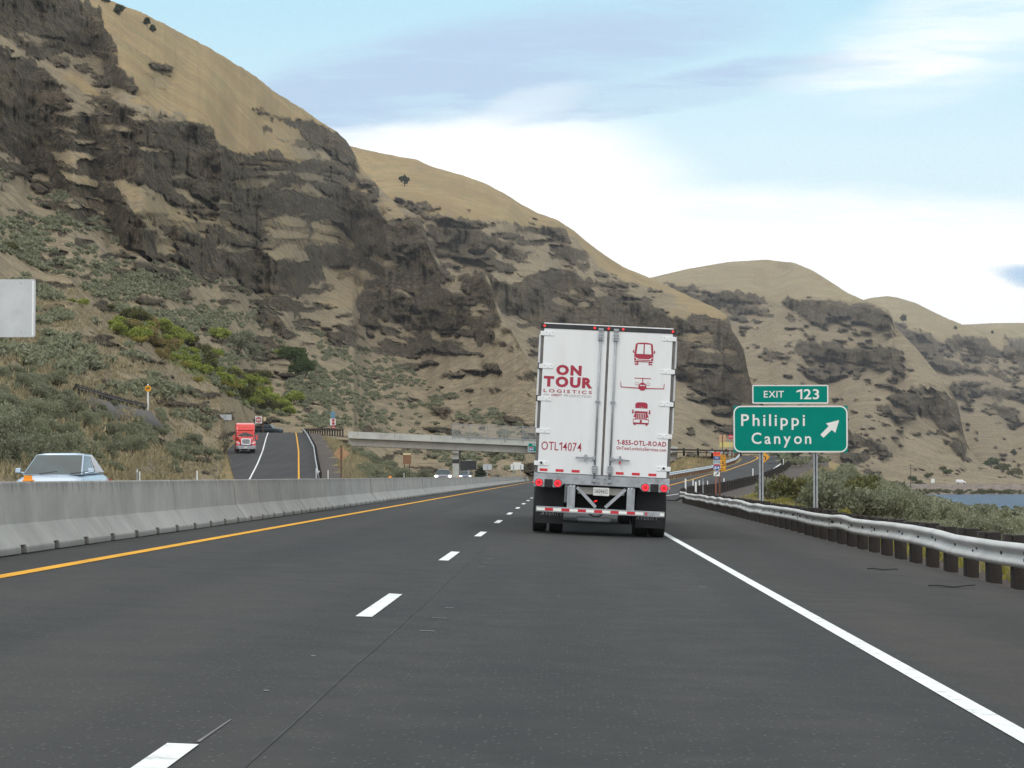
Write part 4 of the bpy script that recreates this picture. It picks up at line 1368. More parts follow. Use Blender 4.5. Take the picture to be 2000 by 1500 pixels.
def guard_rail(label, path, side, post_step, rail_mat, post_mat, group=None, height=0.55, post_w=0.2, post_d=0.2, post_top=0.75, wobble=0.0, cat='guard rail', posts=True, splice=False, y_from=None):
    t = thing('guard_rail', label, cat, tuple(path[0]), group=group)
    base = Vector(path[0])
    q = [tuple(Vector(p) - base) for p in path]
    beam_mesh(q, side, height, wobble=wobble).build('rail', rail_mat, t, smooth=True, fix=True)
    pp = resample(q, post_step)
    d = np.gradient(pp[:, :2], axis=0)
    d /= np.linalg.norm(d, axis=1)[:, None]
    proto = None
    rnd = random.Random(int(abs(base.x * 10)) + 1)
    for i, a in enumerate(pp):
        if proto is None:
            mb = MB()
            mb.box(-0.11 - post_d / 2, 0, post_top / 2 - .2, post_d, post_w, post_top + .4)
            mb.box(-0.055, 0, post_top - 0.16, 0.10, post_w * .9, 0.34)
            proto = mb.build('post', post_mat, t, bevel=0.01, seg=1)
            o = proto
        else:
            o = proto.copy()
            COL.objects.link(o)
        ang = math.atan2(d[i, 1], d[i, 0])
        # local +x looks at the road side
        o.location = (a[0], a[1], a[2] + rnd.uniform(-.02, .02))
        o.rotation_euler = (rnd.uniform(-.02, .02), rnd.uniform(-.02, .02), ang + (math.pi / 2 if side > 0 else -math.pi / 2))
    if splice:
        # bolts and splice laps on the near rail
        mb = MB()
        pr = resample(q, post_step)
        for i, a in enumerate(pr):
            n_ = Vector((-d[i, 1], d[i, 0], 0)) * side
            c = Vector(a) + n_ * 0.012 + Vector((0, 0, height))
            mb.bar(c, c + n_ * 0.02, 0.05, 0.05)
            if i % 2 == 0:
                tdir = Vector((d[i, 0], d[i, 1], 0))
                for dz in (-.045, .045):
                    c2 = Vector(a) + tdir * 0.15 + n_ * 0.045 + Vector((0, 0, height + dz))
                    mb.bar(c2, c2 + n_ * 0.016, 0.035, 0.035)
        mb.build('rail_bolt', M['dark'], t)
    return t


ya = np.concatenate([np.linspace(14, 134, 64)])
near_path = [(float(XR(y)) - 0.05, float(y), float(-0.04 * XR(y) - 0.10)) for y in ya]
guard_rail('long silvery dented guard rail on thick brown timber posts along the right shoulder', near_path, 1, 1.905, M['rail'], M['wood'], wobble=0.055, splice=True, height=0.475, post_top=0.69, post_w=0.2)
yb_ = np.linspace(134.5, 392, 130)
far_path = [(float(XR(y)) - 0.05, float(y), float(ZR(y)) - 0.05) for y in yb_]
guard_rail('dark brown back of the timber post guard rail curving along the off-ramp', far_path, 1, 2.7, M['rail_rust'], M['wood'], height=0.53, post_top=0.74, post_w=0.24)
yc_ = np.concatenate([np.linspace(190, 376, 70)])
lp = [(float(XL(y)) - 0.1, float(y), float(ZL(y)) - 0.02) for y in yc_] + [(27.3, 382, 4.1), (26, 388, 4.35), (23.5, 392, 4.6)]
guard_rail('pale zinc guard rail on the left side of the off-ramp below the crossroad', lp, -1, 2.4, M['rail_blue'], M['wood_post'], height=0.55, post_top=0.7, post_w=0.15, post_d=0.15)
yd_ = np.linspace(243, 438, 70)
rp = [(float(xr(y)) + 0.0, float(y), float(zl(y)) - 0.02) for y in yd_]
guard_rail('white edged guard rail running up the right side of the on-ramp', rp, 1, 2.4, M['rail_blue'], M['wood'], height=0.55, post_top=0.72, post_w=0.2)
# approach rails of the bridge
pl = [tuple(atv(592, 847, 432.0)), tuple(atv(640, 846, 412.0)), tuple(atv(667, 847.5, 402.0))]
guard_rail('short dark guard rail between the on-ramp and the bridge parapet', pl, -1, 1.9, M['rail_rust'], M['wood'], height=0.62, post_top=0.9, post_w=0.3)
pr_ = [tuple(atv(1308, 885, 399.0)), tuple(atv(1380, 887, 398.0)), tuple(atv(1446, 888.5, 397.0))]
guard_rail('dark guard rail with bulky posts at the right end of the bridge', pr_, -1, 2.0, M['rail_rust'], M['wood'], height=0.62, post_top=0.92, post_w=0.34)
# terrace rail on the left slope
tp = [(150, 770), (180, 777), (210, 786), (240, 793), (266, 799), (288, 804)]
hp = []
for a, b in tp:
    hp.append(tuple(atv(a, b, on_hill('near_hill1', a, b)[1] * .985)))
M['dirt'] = basic('road_cut_dirt', (0.085, 0.075, 0.065), 0.95, var=0.25, scale=0.8)
mb = MB()
up = [Vector(p) for p in hp]
mb.loft([[tuple(p + Vector((-2.5, 3, 0.0))), tuple(p + Vector((0.4, -0.3, 0.0))), tuple(p + Vector((2.2, -3.0, -1.6))), tuple(p + Vector((-2, 4, -6)))] for p in up])
tag(mb.build('terrace_road', M['dirt'], smooth=True), kind='structure')
guard_rail('dark guard rail of the terrace road on the left hillside', hp, -1, 2.2, M['rail_rust'], M['wood'], height=0.55, post_top=0.8, post_w=0.26)

# ------------------------------------------------------------------ overpass
PAR = ip([(-35.6, 8.56), (-18.6, 7.83), (-5, 7.24), (19, 5.98)])     # parapet top over X
BX = np.linspace(-35.6, 19, 28)
br = thing('overpass_bridge', 'pale concrete highway overpass with one slim pier crossing behind the trailer', 'bridge', (0, 404, 0))


def deck_loft(name, y0, y1, ztop, zbot, mat, parent=br):
    return MB().loft([[(x, y0, PAR(x) + ztop), (x, y1, PAR(x) + ztop), (x, y1, PAR(x) + zbot), (x, y0, PAR(x) + zbot)] for x in BX]).build(name, mat, parent)


for (y0, y1) in ((-5.0, -4.7), (4.7, 5.0)):
    deck_loft('parapet', y0, y1, 0, -0.85, M['parapet'])
deck_loft('deck', -5.1, 5.1, -0.852, -1.12, M['parapet'])
for y in (-4.2, -1.4, 1.4, 4.2):
    deck_loft('girder', y - .3, y + .3, -1.122, -2.35, M['sill'])
pier = MB()
pier.box(-17.8, -3.2, 1.6, 1.05, 1.3, 6.6).build('pier', M['parapet'], br, bevel=0.05)
MB().box(-17.8, -3.2, 3.6, 1.1, 1.34, 0.7).build('pier_band', M['dark'], br)
MB().box(-17.8, 3.2, 1.6, 1.05, 1.3, 6.6).build('pier', M['parapet'], br, bevel=0.05)
MB().box(-17.8, 0, 5.15, 1.1, 8.8, 0.52).build('pier_cap', M['sill'], br, bevel=0.03)
# joints and scuppers
mb = MB()
for x in np.arange(-34, 19, 6.1):
    mb.box(x, -5.003, PAR(x) - 0.42, 0.05, 0.02, 0.8)
mb.build('parapet_joint', M['gap'], br)
# chain link fence over the carriageways
fn = thing('bridge_fence', 'chain link safety fence with grey posts on the overpass parapet', 'fence', (0, 398.9, 0))
fx = np.linspace(-18.3, 17, 13)
vs, fs = [], []
for i, x in enumerate(fx):
    vs += [(x, 0, PAR(x) - 0.2), (x, 0, PAR(x) + 2.0)]
    if i:
        fs.append((2 * i - 2, 2 * i, 2 * i + 1, 2 * i - 1))
MB().add(vs, fs).build('fence_mesh', M['chain'], fn)
for x in fx:
    MB().tube((x, -0.06, PAR(x) - 0.6), (x, -0.06, PAR(x) + 2.02), 0.055, n=8).build('post', M['steel'], fn)
for dz in (2.0, -0.05):
    mb = MB()
    for a, b in zip(fx[:-1], fx[1:]):
        mb.tube((a, -0.06, PAR(a) + dz), (b, -0.06, PAR(b) + dz), 0.04, n=6)
    mb.build('fence_rail', M['steel'], fn)


# ------------------------------------------------------------------ signs
def panel(name, w, h, mat, parent, loc, r=0.04, th=0.006, y=0.0):
    o = MB().prism(rrect(w, h, r), -th / 2, th / 2).build(name, mat, parent)
    o.location = loc
    return o


def border(name, w, h, r, inset, bw, mat, parent, loc):
    mb = MB()
    ring_strip(rrect(w - 2 * inset, h - 2 * inset, r), rrect(w - 2 * inset - 2 * bw, h - 2 * inset - 2 * bw, max(r - bw, .01)), -0.0015, 0.0015, mb)
    o = mb.build(name, mat, parent)
    o.location = loc
    return o


# exit sign, depth 87 m
YE = 87.0
c0 = atv(1487, 884, YE)
c1 = atv(1593, 884, YE)
pc = atv(1544, 838, YE)
ex = thing('exit_sign', 'large green exit sign for Philippi Canyon with white arrow on two steel posts', 'road sign', (pc.x, YE, 0))
W_, H_ = 222 * YE / F, 91 * YE / F
zc_ = pc.z
for cx in (c0.x, c1.x):
    mb = MB()
    x = cx - pc.x
    zb = float(ground_z(cx, YE)) - 0.5
    mb.box(x, 0.12, (zb + zc_ + .7) / 2, 0.035, 0.16, zc_ + .7 - zb)
    mb.box(x, 0.05, (zb + zc_ + .7) / 2, 0.16, 0.02, zc_ + .7 - zb)
    mb.box(x, 0.19, (zb + zc_ + .7) / 2, 0.16, 0.02, zc_ + .7 - zb)
    mb.build('post', M['steel'], ex)
pn = panel('sign_panel', W_, H_, M['green_sign'], ex, (0, 0, zc_), r=0.012, th=0.02)
b_ = border('sign_border', W_, H_, 0.27, 0.0, 0.048, M['white_sign'], pn, (0, -0.013, 0))
k = YE / F
text('lettering', 'Philippi', 23 * k, M['white_sign'], pn, (-34 * k, -0.014, 17.5 * k), width=124 * k, bold=0.012, spacing=1.35)
text('lettering', 'Canyon', 22 * k, M['white_sign'], pn, (-18 * k, -0.014, -18 * k), width=116 * k, bold=0.012, spacing=1.35)
ar = [(-18, -14), (-12, -19.5), (5.5, -3), (9, -9), (18, 18), (-9.5, 10), (-3, 5), (-18, -9)]
ar = [(-19, -12), (-13, -18), (3, -2.5), (10, -8.5), (17.5, 16.5), (-8, 10), (-3, 4.5)]
o = MB().prism([(x * k, z * k) for x, z in ar], -0.002, 0.002).build('arrow', M['white_sign'], pn)
o.location = (77 * k, -0.013, 1 * k)
# exit number tab
tw, th_ = 148 * k, 36.5 * k
tc = atv(1543.5, 770, YE)
tab = panel('exit_number_tab', tw, th_, M['green_sign'], ex, (tc.x - pc.x, 0, tc.z), r=0.04, th=0.02)
border('sign_border', tw, th_, 0.05, 0.0, 0.042, M['white_sign'], tab, (0, -0.013, 0))
text('lettering', 'EXIT', 13 * k, M['white_sign'], tab, (-32 * k, -0.014, 0), width=39 * k, bold=0.01)
text('lettering', '123', 19.5 * k, M['white_sign'], tab, (34 * k, -0.014, 0), width=44 * k, bold=0.012)
mb = MB()
for x in (-0.45, 0.45):
    mb.box(x, 0.06, 0, 0.08, 0.05, 1.1)
o = mb.build('tab_bracket', M['steel'], ex)
o.location = (tc.x - pc.x, 0, tc.z - 0.45)


def posts(t, xs, z0, z1, mat, w=0.09, y=0.06):
    for x in xs:
        MB().box(x, y, (z0 + z1) / 2, w, w * .8, z1 - z0).build('post', mat, t)


def stand(name, label, cat, px, py, Y, group=None, gz=None):
    """sign thing standing at depth Y under the pixel (px, py); returns thing, local panel centre height, metres per pixel"""
    p = atv(px, py, Y)
    g = float(ground_z(p.x, Y)) if gz is None else gz
    t = thing(name, label, cat, (p.x, Y, g), group=group)
    return t, p.z - g, Y / F


# big blank sign back at the left edge
t, z, k = stand('sign_back', 'blank grey back of a big road sign cut off by the left edge', 'road sign', 6, 602, 75.0)
o = panel('sign_panel', 3.9, 114 * k, M['alu'], t, (-0.93, 0, z), r=0.08, th=0.02)
MB().box(1.87, -0.013, 0, 0.05, 0.006, 114 * k - 0.1).build('panel_seam', M['white_trim'], o)
mb = MB()
for x in (-1.85, -0.62, 0.62, 1.5):
    for zz in (-0.75, 0.78):
        mb.tube((x, -0.016, zz), (x, -0.009, zz), 0.014, n=8)
mb.build('rivet', M['dark'], o)
posts(t, (-2.0, ), -0.5, z + .8, M['steel'], 0.14, 0.1)

# detour cluster beside the ramp
t, z, k = stand('detour_sign', 'orange detour plate over blue route 84 shield and white arrow plate on a red post', 'road sign', 1400, 906, 150.0)
p_ = panel('detour_plate', 14 * k, 7 * k, M['orange_sign'], t, (0, 0, z + 19.5 * k), r=.02)
text('lettering', 'DETOUR', 3 * k, M['red_sign'], p_, (0, -.006, 0), width=10.5 * k, bold=.01)
p_ = panel('direction_plate', 13 * k, 6.5 * k, M['blue_sign'], t, (0, 0, z + 11.5 * k), r=.02)
text('lettering', 'TO', 3.8 * k, M['white_sign'], p_, (0, -.006, 0), width=6.5 * k, bold=.015)
p_ = panel('direction_plate', 13 * k, 6.5 * k, M['pale_blue_sign'], t, (0, 0, z + 3.8 * k), r=.02)
border('sign_border', 13 * k, 6.5 * k, .03, 0.0, .02, M['white_sign'], p_, (0, -.005, 0))
text('lettering', 'EAST', 3 * k, M['white_sign'], p_, (0, -.006, 0), width=8 * k, bold=.015)


def shield_pts(r):
    pts = [(-.86, .62), (-.62, .92), (-.3, .80), (0, .9), (.3, .80), (.62, .92), (.86, .62), (1.0, .15), (.88, -.35), (.5, -.78), (0, -1.02), (-.5, -.78), (-.88, -.35), (-1.0, .15)]
    return [(x * r, z * r) for x, z in pts]


def shield(parent, loc, r, num='84'):
    s_ = MB().prism(shield_pts(r * 1.08), -.003, .003).build('route_shield', M['white_sign'], parent)
    s_.location = loc
    o = MB().prism(shield_pts(r), -.002, .002).build('shield_face', M['blue_sign'], s_)
    o.location = (0, -.006, 0)
    cr_ = [(x, z) for x, z in shield_pts(r * .97) if z > r * .5]
    cr_ = cr_ + [(.93 * r, .45 * r), (-.93 * r, .45 * r)]
    o = MB().prism(cr_, -.002, .002).build('shield_crown', M['red_sign'], s_)
    o.location = (0, -.009, 0)
    text('lettering', num, r * .8, M['white_sign'], s_, (0, -.012, -.1 * r), width=1.35 * r, bold=.02)
    return s_


shield(t, (0, 0, z - 6.8 * k), 7.2 * k)
p_ = panel('arrow_plate', 12 * k, 9 * k, M['white_sign'], t, (0, 0, z - 19.5 * k), r=.03)
o = MB().prism([(x * k * .42, zz * k * .42) for x, zz in [(-10, -6), (-7, -9), (3, 1), (6, -3), (9, 8), (-3, 5), (1, 2.5)]], -.002, .002).build('arrow', M['ink'], p_)
o.location = (0, -.006, 0)
posts(t, (-0.06,), -.4, z + 22 * k, M['post_red'], 0.07)

t, z, k = stand('exit_speed_sign', 'yellow exit advisory speed sign on a brown post half hidden behind the detour sign', 'road sign', 1406, 904, 156.0)
p_ = panel('sign_panel', 24 * k, 31 * k, M['yellow_sign'], t, (0, 0, z), r=.04)
border('sign_border', 24 * k, 31 * k, .04, .015, .02, M['ink'], p_, (0, -.005, 0))
text('lettering', 'EXIT', 5.5 * k, M['ink'], p_, (1.5 * k, -.006, 10 * k), width=17 * k, bold=.01)
text('lettering', '25', 9.5 * k, M['ink'], p_, (2.5 * k, -.006, -2 * k), width=14 * k, bold=.015)
text('lettering', 'MPH', 3 * k, M['ink'], p_, (4 * k, -.006, -11.5 * k), width=9 * k, bold=.01)
MB().box(0, -.006, 6 * k, 23 * k, .003, .02).build('sign_rule', M['ink'], p_)
posts(t, (-.02,), -.4, z, M['wood_post'], 0.13)

# curve warning diamond
t, z, k = stand('curve_warning_sign', 'yellow diamond curve warning sign behind the left post of the exit sign', 'road sign', 1492, 893, 262.0, gz=0.9)
d_ = MB().prism([(0, 11 * k), (11.5 * k, 0), (0, -11 * k), (-11.5 * k, 0)], -.01, .01).build('sign_panel', M['yellow_sign'], t)
d_.location = (0, 0, z)
o = MB().prism([(x * k, zz * k) for x, zz in [(2, -6), (4, -6), (4, 1), (-2, 4), (-1, 6), (-6, 5), (-4, 1), (-3, 2.6), (2, 0)]], -.003, .003).build('curve_arrow', M['ink'], d_)
o.location = (0, -.016, 0)
posts(t, (0,), -.5, z, M['wood_post'], 0.1)

# stop sign and panels at the ramp top
t, z, k = stand('stop_sign', 'small red octagonal stop sign at the top of the off-ramp', 'road sign', 1427, 853, 390.0, gz=4.6)
o = MB().prism(ngon(0, 0, 5.2 * k, 8, math.pi / 8), -.01, .01).build('sign_panel', M['red_sign'], t)
o.location = (0, 0, z)
text('lettering', 'STOP', 3 * k, M['white_sign'], o, (0, -.015, 0), width=7.4 * k, bold=.01)
posts(t, (-.1,), -.4, z - .3, M['steel'], 0.09)
t, z, k = stand('panel_sign', 'pale peach sign backs over a long pale yellow panel left of the stop sign', 'road sign', 1411, 856, 393.0, gz=4.6)
for x in (-3.1, 3.3):
    o = panel('sign_panel', 6.2 * k, 14 * k, M['peach'], t, (x * k, 0, z), r=.02)
o = panel('lower_panel', 25 * k, 10 * k, M['pale_yellow'], t, (7 * k, 0, z - 12.5 * k), r=.02)
posts(t, (0.0, ), -.4, z + 6 * k, M['dark'], 0.10, -0.06)

# signs on the left
t, z, k = stand('curve_marker_sign', 'round yellow turn arrow sign on a white post at the terrace road', 'road sign', 289, 759, on_hill('near_hill1', 289, 806)[1] * .98, gz=float(atv(289, 806, on_hill('near_hill1', 289, 806)[1] * .98).z))
o = MB().prism(ngon(0, 0, 6.3 * k, 20), -.01, .01).build('sign_panel', M['yellow_sign'], t)
o.location = (0, 0, z)
o2 = MB().prism([(x * k, zz * k) for x, zz in [(-3, -3.2), (-1.6, -3.2), (-1.6, 0), (1, 0), (1, -1.4), (4, .8), (1, 3), (1, 1.6), (-3, 1.6)]], -.003, .003).build('turn_arrow', M['ink'], o)
o2.location = (0, -.015, 0)
posts(t, (0,), -.4, z + 9 * k, M['delin'], 0.14)

t, z, k = stand('sign_back', 'pale grey sign back with a red edge standing above the red truck', 'road sign', 440, 815, 345.0, gz=float(atv(440, 850, 345.0).z))
o = panel('sign_panel', 25 * k, 11 * k, M['alu'], t, (0, 0, z), r=.02)
o2 = panel('red_edge', 2.4 * k, 10 * k, M['orange_sign'], t, (-13.5 * k, 0.02, z + 1 * k), r=.01)
posts(t, (0,), -.4, z + 6 * k, M['steel'], 0.1, -.06)

t, z, k = stand('do_not_enter_sign', 'white square do not enter sign with red disc at the ramp crest', 'road sign', 505, 820, 432.0, gz=8.9)
o = panel('sign_panel', 13.5 * k, 14 * k, M['white_sign'], t, (0, 0, z), r=.05, th=.02)
o2 = MB().prism(ngon(0, 0, 5.6 * k, 24), -.003, .003).build('red_disc', M['red_sign'], o)
o2.location = (0, -.016, 0)
o3 = MB().box(0, 0, 0, 8.6 * k, .006, 2 * k).build('white_bar', M['white_sign'], o2)
o3.location = (0, -.008, 0)
text('lettering', 'DO NOT', 1.8 * k, M['white_sign'], o2, (0, -.008, 2.7 * k), width=6 * k)
text('lettering', 'ENTER', 1.8 * k, M['white_sign'], o2, (0, -.008, -2.7 * k), width=6 * k)
posts(t, (8.6 * k,), -.4, z + 6 * k, M['wood_post'], 0.15)
o = MB().prism(ngon(0, 0, 4.5 * k, 8, math.pi / 8), -.008, .008).build('side_plate', M['cream_sign'], t)
o.location = (10.5 * k, 0.12, z + 1.5 * k)

t, z, k = stand('wrong_way_signs', 'stack of red and white sign plates on a post by the on-ramp rail', 'road sign', 650, 824, 425.0, gz=8.2)
o = panel('sign_panel', 11 * k, 13 * k, M['white_sign'], t, (0, 0, z), r=.05, th=.02)
for dz in (3.1, -3.1):
    o2 = MB().prism(ngon(0, 0, 2.9 * k, 18), -.003, .003).build('red_disc', M['red_sign'], o)
    o2.location = (0.1, -.016, dz * k)
o2 = panel('lower_plate', 8.5 * k, 5 * k, M['red_sign'], t, (1 * k, 0, z - 11 * k), r=.02)
o3 = MB().box(0, 0, 0, 5 * k, .006, 1.0 * k).build('white_bar', M['white_sign'], o2)
o3.location = (0, -.008, 0)
for x in (-2.2, 2.2):
    for dz in (10, 14, 18):
        o2 = panel('upper_plate', 4.2 * k, 3.8 * k, M['pale_blue_sign'], t, (x * k, 0.05, z + dz * k), r=.02)
posts(t, (.1,), -.4, z + 20 * k, M['steel'], 0.1, .1)

t, z, k = stand('sign_back', 'tan diamond back of a warning sign on a brown post beside the on-ramp', 'road sign', 667, 886, 250.0)
o = MB().prism([(0, 15.5 * k), (15.5 * k, 0), (0, -15.5 * k), (-15.5 * k, 0)], -.01, .01).build('sign_panel', M['plywood'], t)
o.location = (0, 0, z)
posts(t, (-.02,), -.4, z + 16 * k, M['wood_post'], 0.13, -.07)

t, z, k = stand('panel_sign', 'brown sign back with a yellow top strip among the sagebrush before the bridge', 'road sign', 795, 896, 290.0)
o = panel('sign_panel', 16 * k, 21 * k, M['brown_sign'], t, (0, 0, z), r=.03)
o2 = panel('top_strip', 16 * k, 4 * k, M['cream_sign'], t, (0, -.012, z + 9.5 * k), r=.02)
posts(t, (-.3, .3), -.4, z - 8 * k, M['wood_post'], 0.1)

t, z, k = stand('message_board', 'dark back of a portable message board beside the bridge pier', 'message board', 915, 909, 330.0)
MB().box(0, 0, 0, 31 * k, .25, 17.5 * k).build('board', M['dark'], t, bevel=.02).location = (0, 0, z)
MB().box(0, 0, 0, 12 * k, .5, .06).build('solar_panel', M['alu'], t).location = (1 * k, 0, z + 10.3 * k)
MB().box(0, 0, z / 2, 0.2, .2, z).build('mast', M['steel'], t)
MB().box(0, 0, .5, 1.4, 2.0, .35).build('trailer_bed', M['dark'], t)
for s in (-.8, .8):
    MB().tube((s - .1, 0, .3), (s + .1, 0, .3), .3, n=16).build('wheel', M['tyre'], t)

for (px, py, w, h_, lab, extra) in ((952, 912.5, 17, 11, 'pale blank sign back between the message board and the wider one', False), (1010, 912, 25, 11, 'wide pale blank sign back on two posts left of the trailer', True)):
    t, z, k = stand('sign_back', lab, 'road sign', px, py, 360.0)
    panel('sign_panel', w * k, h_ * k, M['white_sign'] if extra else M['alu'], t, (0, 0, z), r=.03)
    if extra:
        panel('upper_plate', 16 * k, 6 * k, M['white_sign'], t, (0, .03, z + 6 * k), r=.03)
    posts(t, (-7 * k, 7 * k) if extra else (0,), -.3, z + 4 * k, M['steel'], 0.1, -.06)

# green guide sign hung on the bridge
p0 = atv(1046, 874, 398.6)
t = thing('bridge_guide_sign', 'small green guide sign with route shield hung on the overpass at the trailer edge', 'road sign', (p0.x, 398.6, p0.z))
k = 398.6 / F
o = panel('sign_panel', 30 * k, 18 * k, M['green_sign'], t, (0, 0, 0), r=.1, th=.03)
border('sign_border', 30 * k, 18 * k, .12, .0, .07, M['white_sign'], o, (0, -.02, 0))
text('lettering', 'WEST', 4.4 * k, M['white_sign'], o, (0, -.022, 5 * k), width=13 * k, bold=.012)
shield(o, (-8.6 * k, -.02, -3 * k), 4.6 * k)

# white delineator posts
DEL = [(1339, 935, 962, 138, 0.085), (1353.5, 937, 950, 160, .075), (1359, 941, 966, 139, .10), (1366, 938, 950, 170, .075), (1382, 939, 951, 172, .075), (1414, 934, 946, 190, .08), (1470.5, 915, 927, 240, .10), (1530, 896, 906, 315, .11), (547 / 5 + 680 - 0.3, 924, 936, 245, .06), (1204 / 5 + 400, 918, 934, 246, .09), (1117 / 5 + 400, 919, 934, 244, .11), (1088 / 5 + 400, 915, 934, 246, .10), (268, 914, 937, 95, .05), (385, 919, 937, 120, .06), (273, 921, 937, 97, .045)]
PLACE = ['at the bend of the near guard rail', 'behind the ramp rail, second from the bend', 'short and broad at the bend of the guard rail', 'behind the ramp rail left of the detour sign', 'at the ramp edge just left of the detour sign', 'at the ramp edge just right of the exit speed sign',
         'at the ramp edge left of the exit sign post', 'near the top of the off-ramp', 'beyond the barrier near the brown panel', 'at the foot of the on-ramp, right of three', 'at the foot of the on-ramp beside the rail end', 'at the foot of the on-ramp closest to the rail', 'grey beyond the barrier right of the sedan', 'thin beyond the barrier before the on-ramp', 'white beyond the barrier right of the sedan']
for (px, y0, y1, Y, w), lab in zip(DEL, PLACE):
    p1, p2 = atv(px, y0, float(Y)), atv(px, y1, float(Y))
    g = min(float(ground_z(p1.x, Y)), p2.z)
    t = thing('delineator_post', 'slim white delineator post ' + lab, 'delineator', (p1.x, Y, g), group='white delineator posts')
    h_ = p1.z - g
    mb = MB()
    mb.box(0, 0, h_ / 2 - .1, w, .02, h_ + .2)
    mb.box(-w * .45, .015, h_ / 2 - .1, w * .1, .03, h_ + .2)
    mb.box(w * .45, .015, h_ / 2 - .1, w * .1, .03, h_ + .2)
    mb.build('blade', M['steel'] if ('grey' in lab or 'rail end' in lab) else M['delin'], t)
    MB().box(0, -.014, h_ - .12, w * .7, .006, .10).build('reflector', M['white_tape'], t)
p1 = atv(1373, 934, 141.0)
g = float(ground_z(p1.x, 141))
t = thing('marker_post', 'thin bare grey steel post behind the near guard rail bend', 'post', (p1.x, 141, g))
MB().box(0, 0, (p1.z - g) / 2, .05, .05, p1.z - g).build('shaft', M['steel'], t)
MB().box(0, -.03, p1.z - g - .3, .06, .01, .2).build('reflector', M['alu'], t)

# distant utility pole, far shore signs
p1, p2 = atv(1779, 905, 1000.0), atv(1779, 948, 1000.0)
t = thing('utility_pole', 'thin dark utility pole on the far shore left of the river', 'pole', (p2.x, 1000, p2.z))
hh = p1.z - p2.z
MB().tube((0, 0, -1), (0, 0, hh), .17, .12, 8).build('pole', M['bark'], t)
mb = MB()
mb.box(0, 0, hh - .8, 2.4, .15, .15)
mb.box(0, 0, hh - 2.0, 1.8, .15, .15)
mb.build('crossarm', M['bark'], t)
p1 = atv(1822, 939, 1385.0)
t = thing('far_sign', 'tiny white road sign on the far causeway above the river', 'road sign', (p1.x, 1385, -3.3))
panel('sign_panel', 2.1, 2.3, M['white_sign'], t, (0, 0, p1.z + 3.3), r=.05)
posts(t, (-.6, .6), 0, p1.z + 3.3, M['steel'], .12, .08)

# fragments of tyre on the shoulder
for px, py, ln, lab in ((1723, 1114, .42, 'short strip of shredded black tyre on the right shoulder, the smaller one'), (1858, 1148, .55, 'curled strip of shredded black tyre on the right shoulder nearest the rail')):
    r_ = ray(float(px), float(py))
    tp_ = CAMZ / -(r_[2] + 0.04 * r_[0])
    X, Y = r_[0] * tp_, tp_
    mb = MB()
    secs = []
    for i in range(9):
        f = i / 8
        x = (f - .5) * ln
        zz = .012 + .03 * max(0, f - .6) * (2 if ln > .5 else .5) + .006 * math.sin(f * 9)
        yy_ = .04 * math.sin(f * 4)
        w = .05 * (1 - abs(f - .5) * .9)
        secs.append([(x, yy_ - w, zz - .008), (x, yy_ + w, zz - .008), (x, yy_ + w, zz + .006), (x, yy_ - w, zz + .006)])
    o = mb.loft(secs).build('tyre_fragment', M['black'])
    o.location = (X, Y, -.04 * X + .006)
    o.rotation_euler = (0, .04, .1)
    tag(o, lab, 'debris')

# ------------------------------------------------------------------ white box trailer with its tractor
TY = 46.5
TXC = 0.70
TRK = thing('box_truck', 'white box semi trailer with maroon lettering driving ahead in the right lane', 'truck', (TXC, TY, -0.04 * TXC + 0.005), (0, math.radians(2.75), 0))
TRK.rotation_euler = (0, math.radians(2.75), 0)
HW = 1.30
# body shell (sides, roof, floor) behind the rear frame
MB().box(0, 8.1, 2.62, 2.56, 16.0, 2.84).build('trailer_body', M['white_paint'], TRK, bevel=0.02)
MB().box(0, 8.1, 4.058, 2.5, 16.1, 0.03).build('roof_cap', M['white_trim'], TRK, bevel=0.01)
mb = MB()
for s in (-1, 1):
    mb.box(s * 1.285, 8.1, 1.16, 0.05, 15.9, 0.12)
mb.build('side_rail', M['steel'], TRK)
# rear frame
for s in (-1, 1):
    MB().box(s * 1.275, 0.02, 2.58, 0.05, 0.1, 2.84).build('corner_post', M['gap'], TRK)
for s in (-1, 1):
    for a, b in ((3.84, 3.27), (3.18, 2.64), (2.55, 2.03)):
        MB().box(s * 1.318, 0.06, (a + b) / 2, 0.035, 0.08, a - b).build('corner_trim', M['white_trim'], TRK)
hd = MB().box(0, -0.005, 4.005, 2.62, 0.12, 0.085).build('rear_header', M['dark'], TRK)
for x in (-1.24, -0.27, 0.0, 0.28, 1.24):
    mb = MB()
    mb.tube((x, -0.085, 4.005), (x, -0.064, 4.005), 0.022, n=10)
    mb.build('marker_lamp', M['marker'], TRK)
MB().box(0, 0.02, 4.052, 2.50, 0.16, 0.022).build('header_cap', M['white_trim'], TRK)
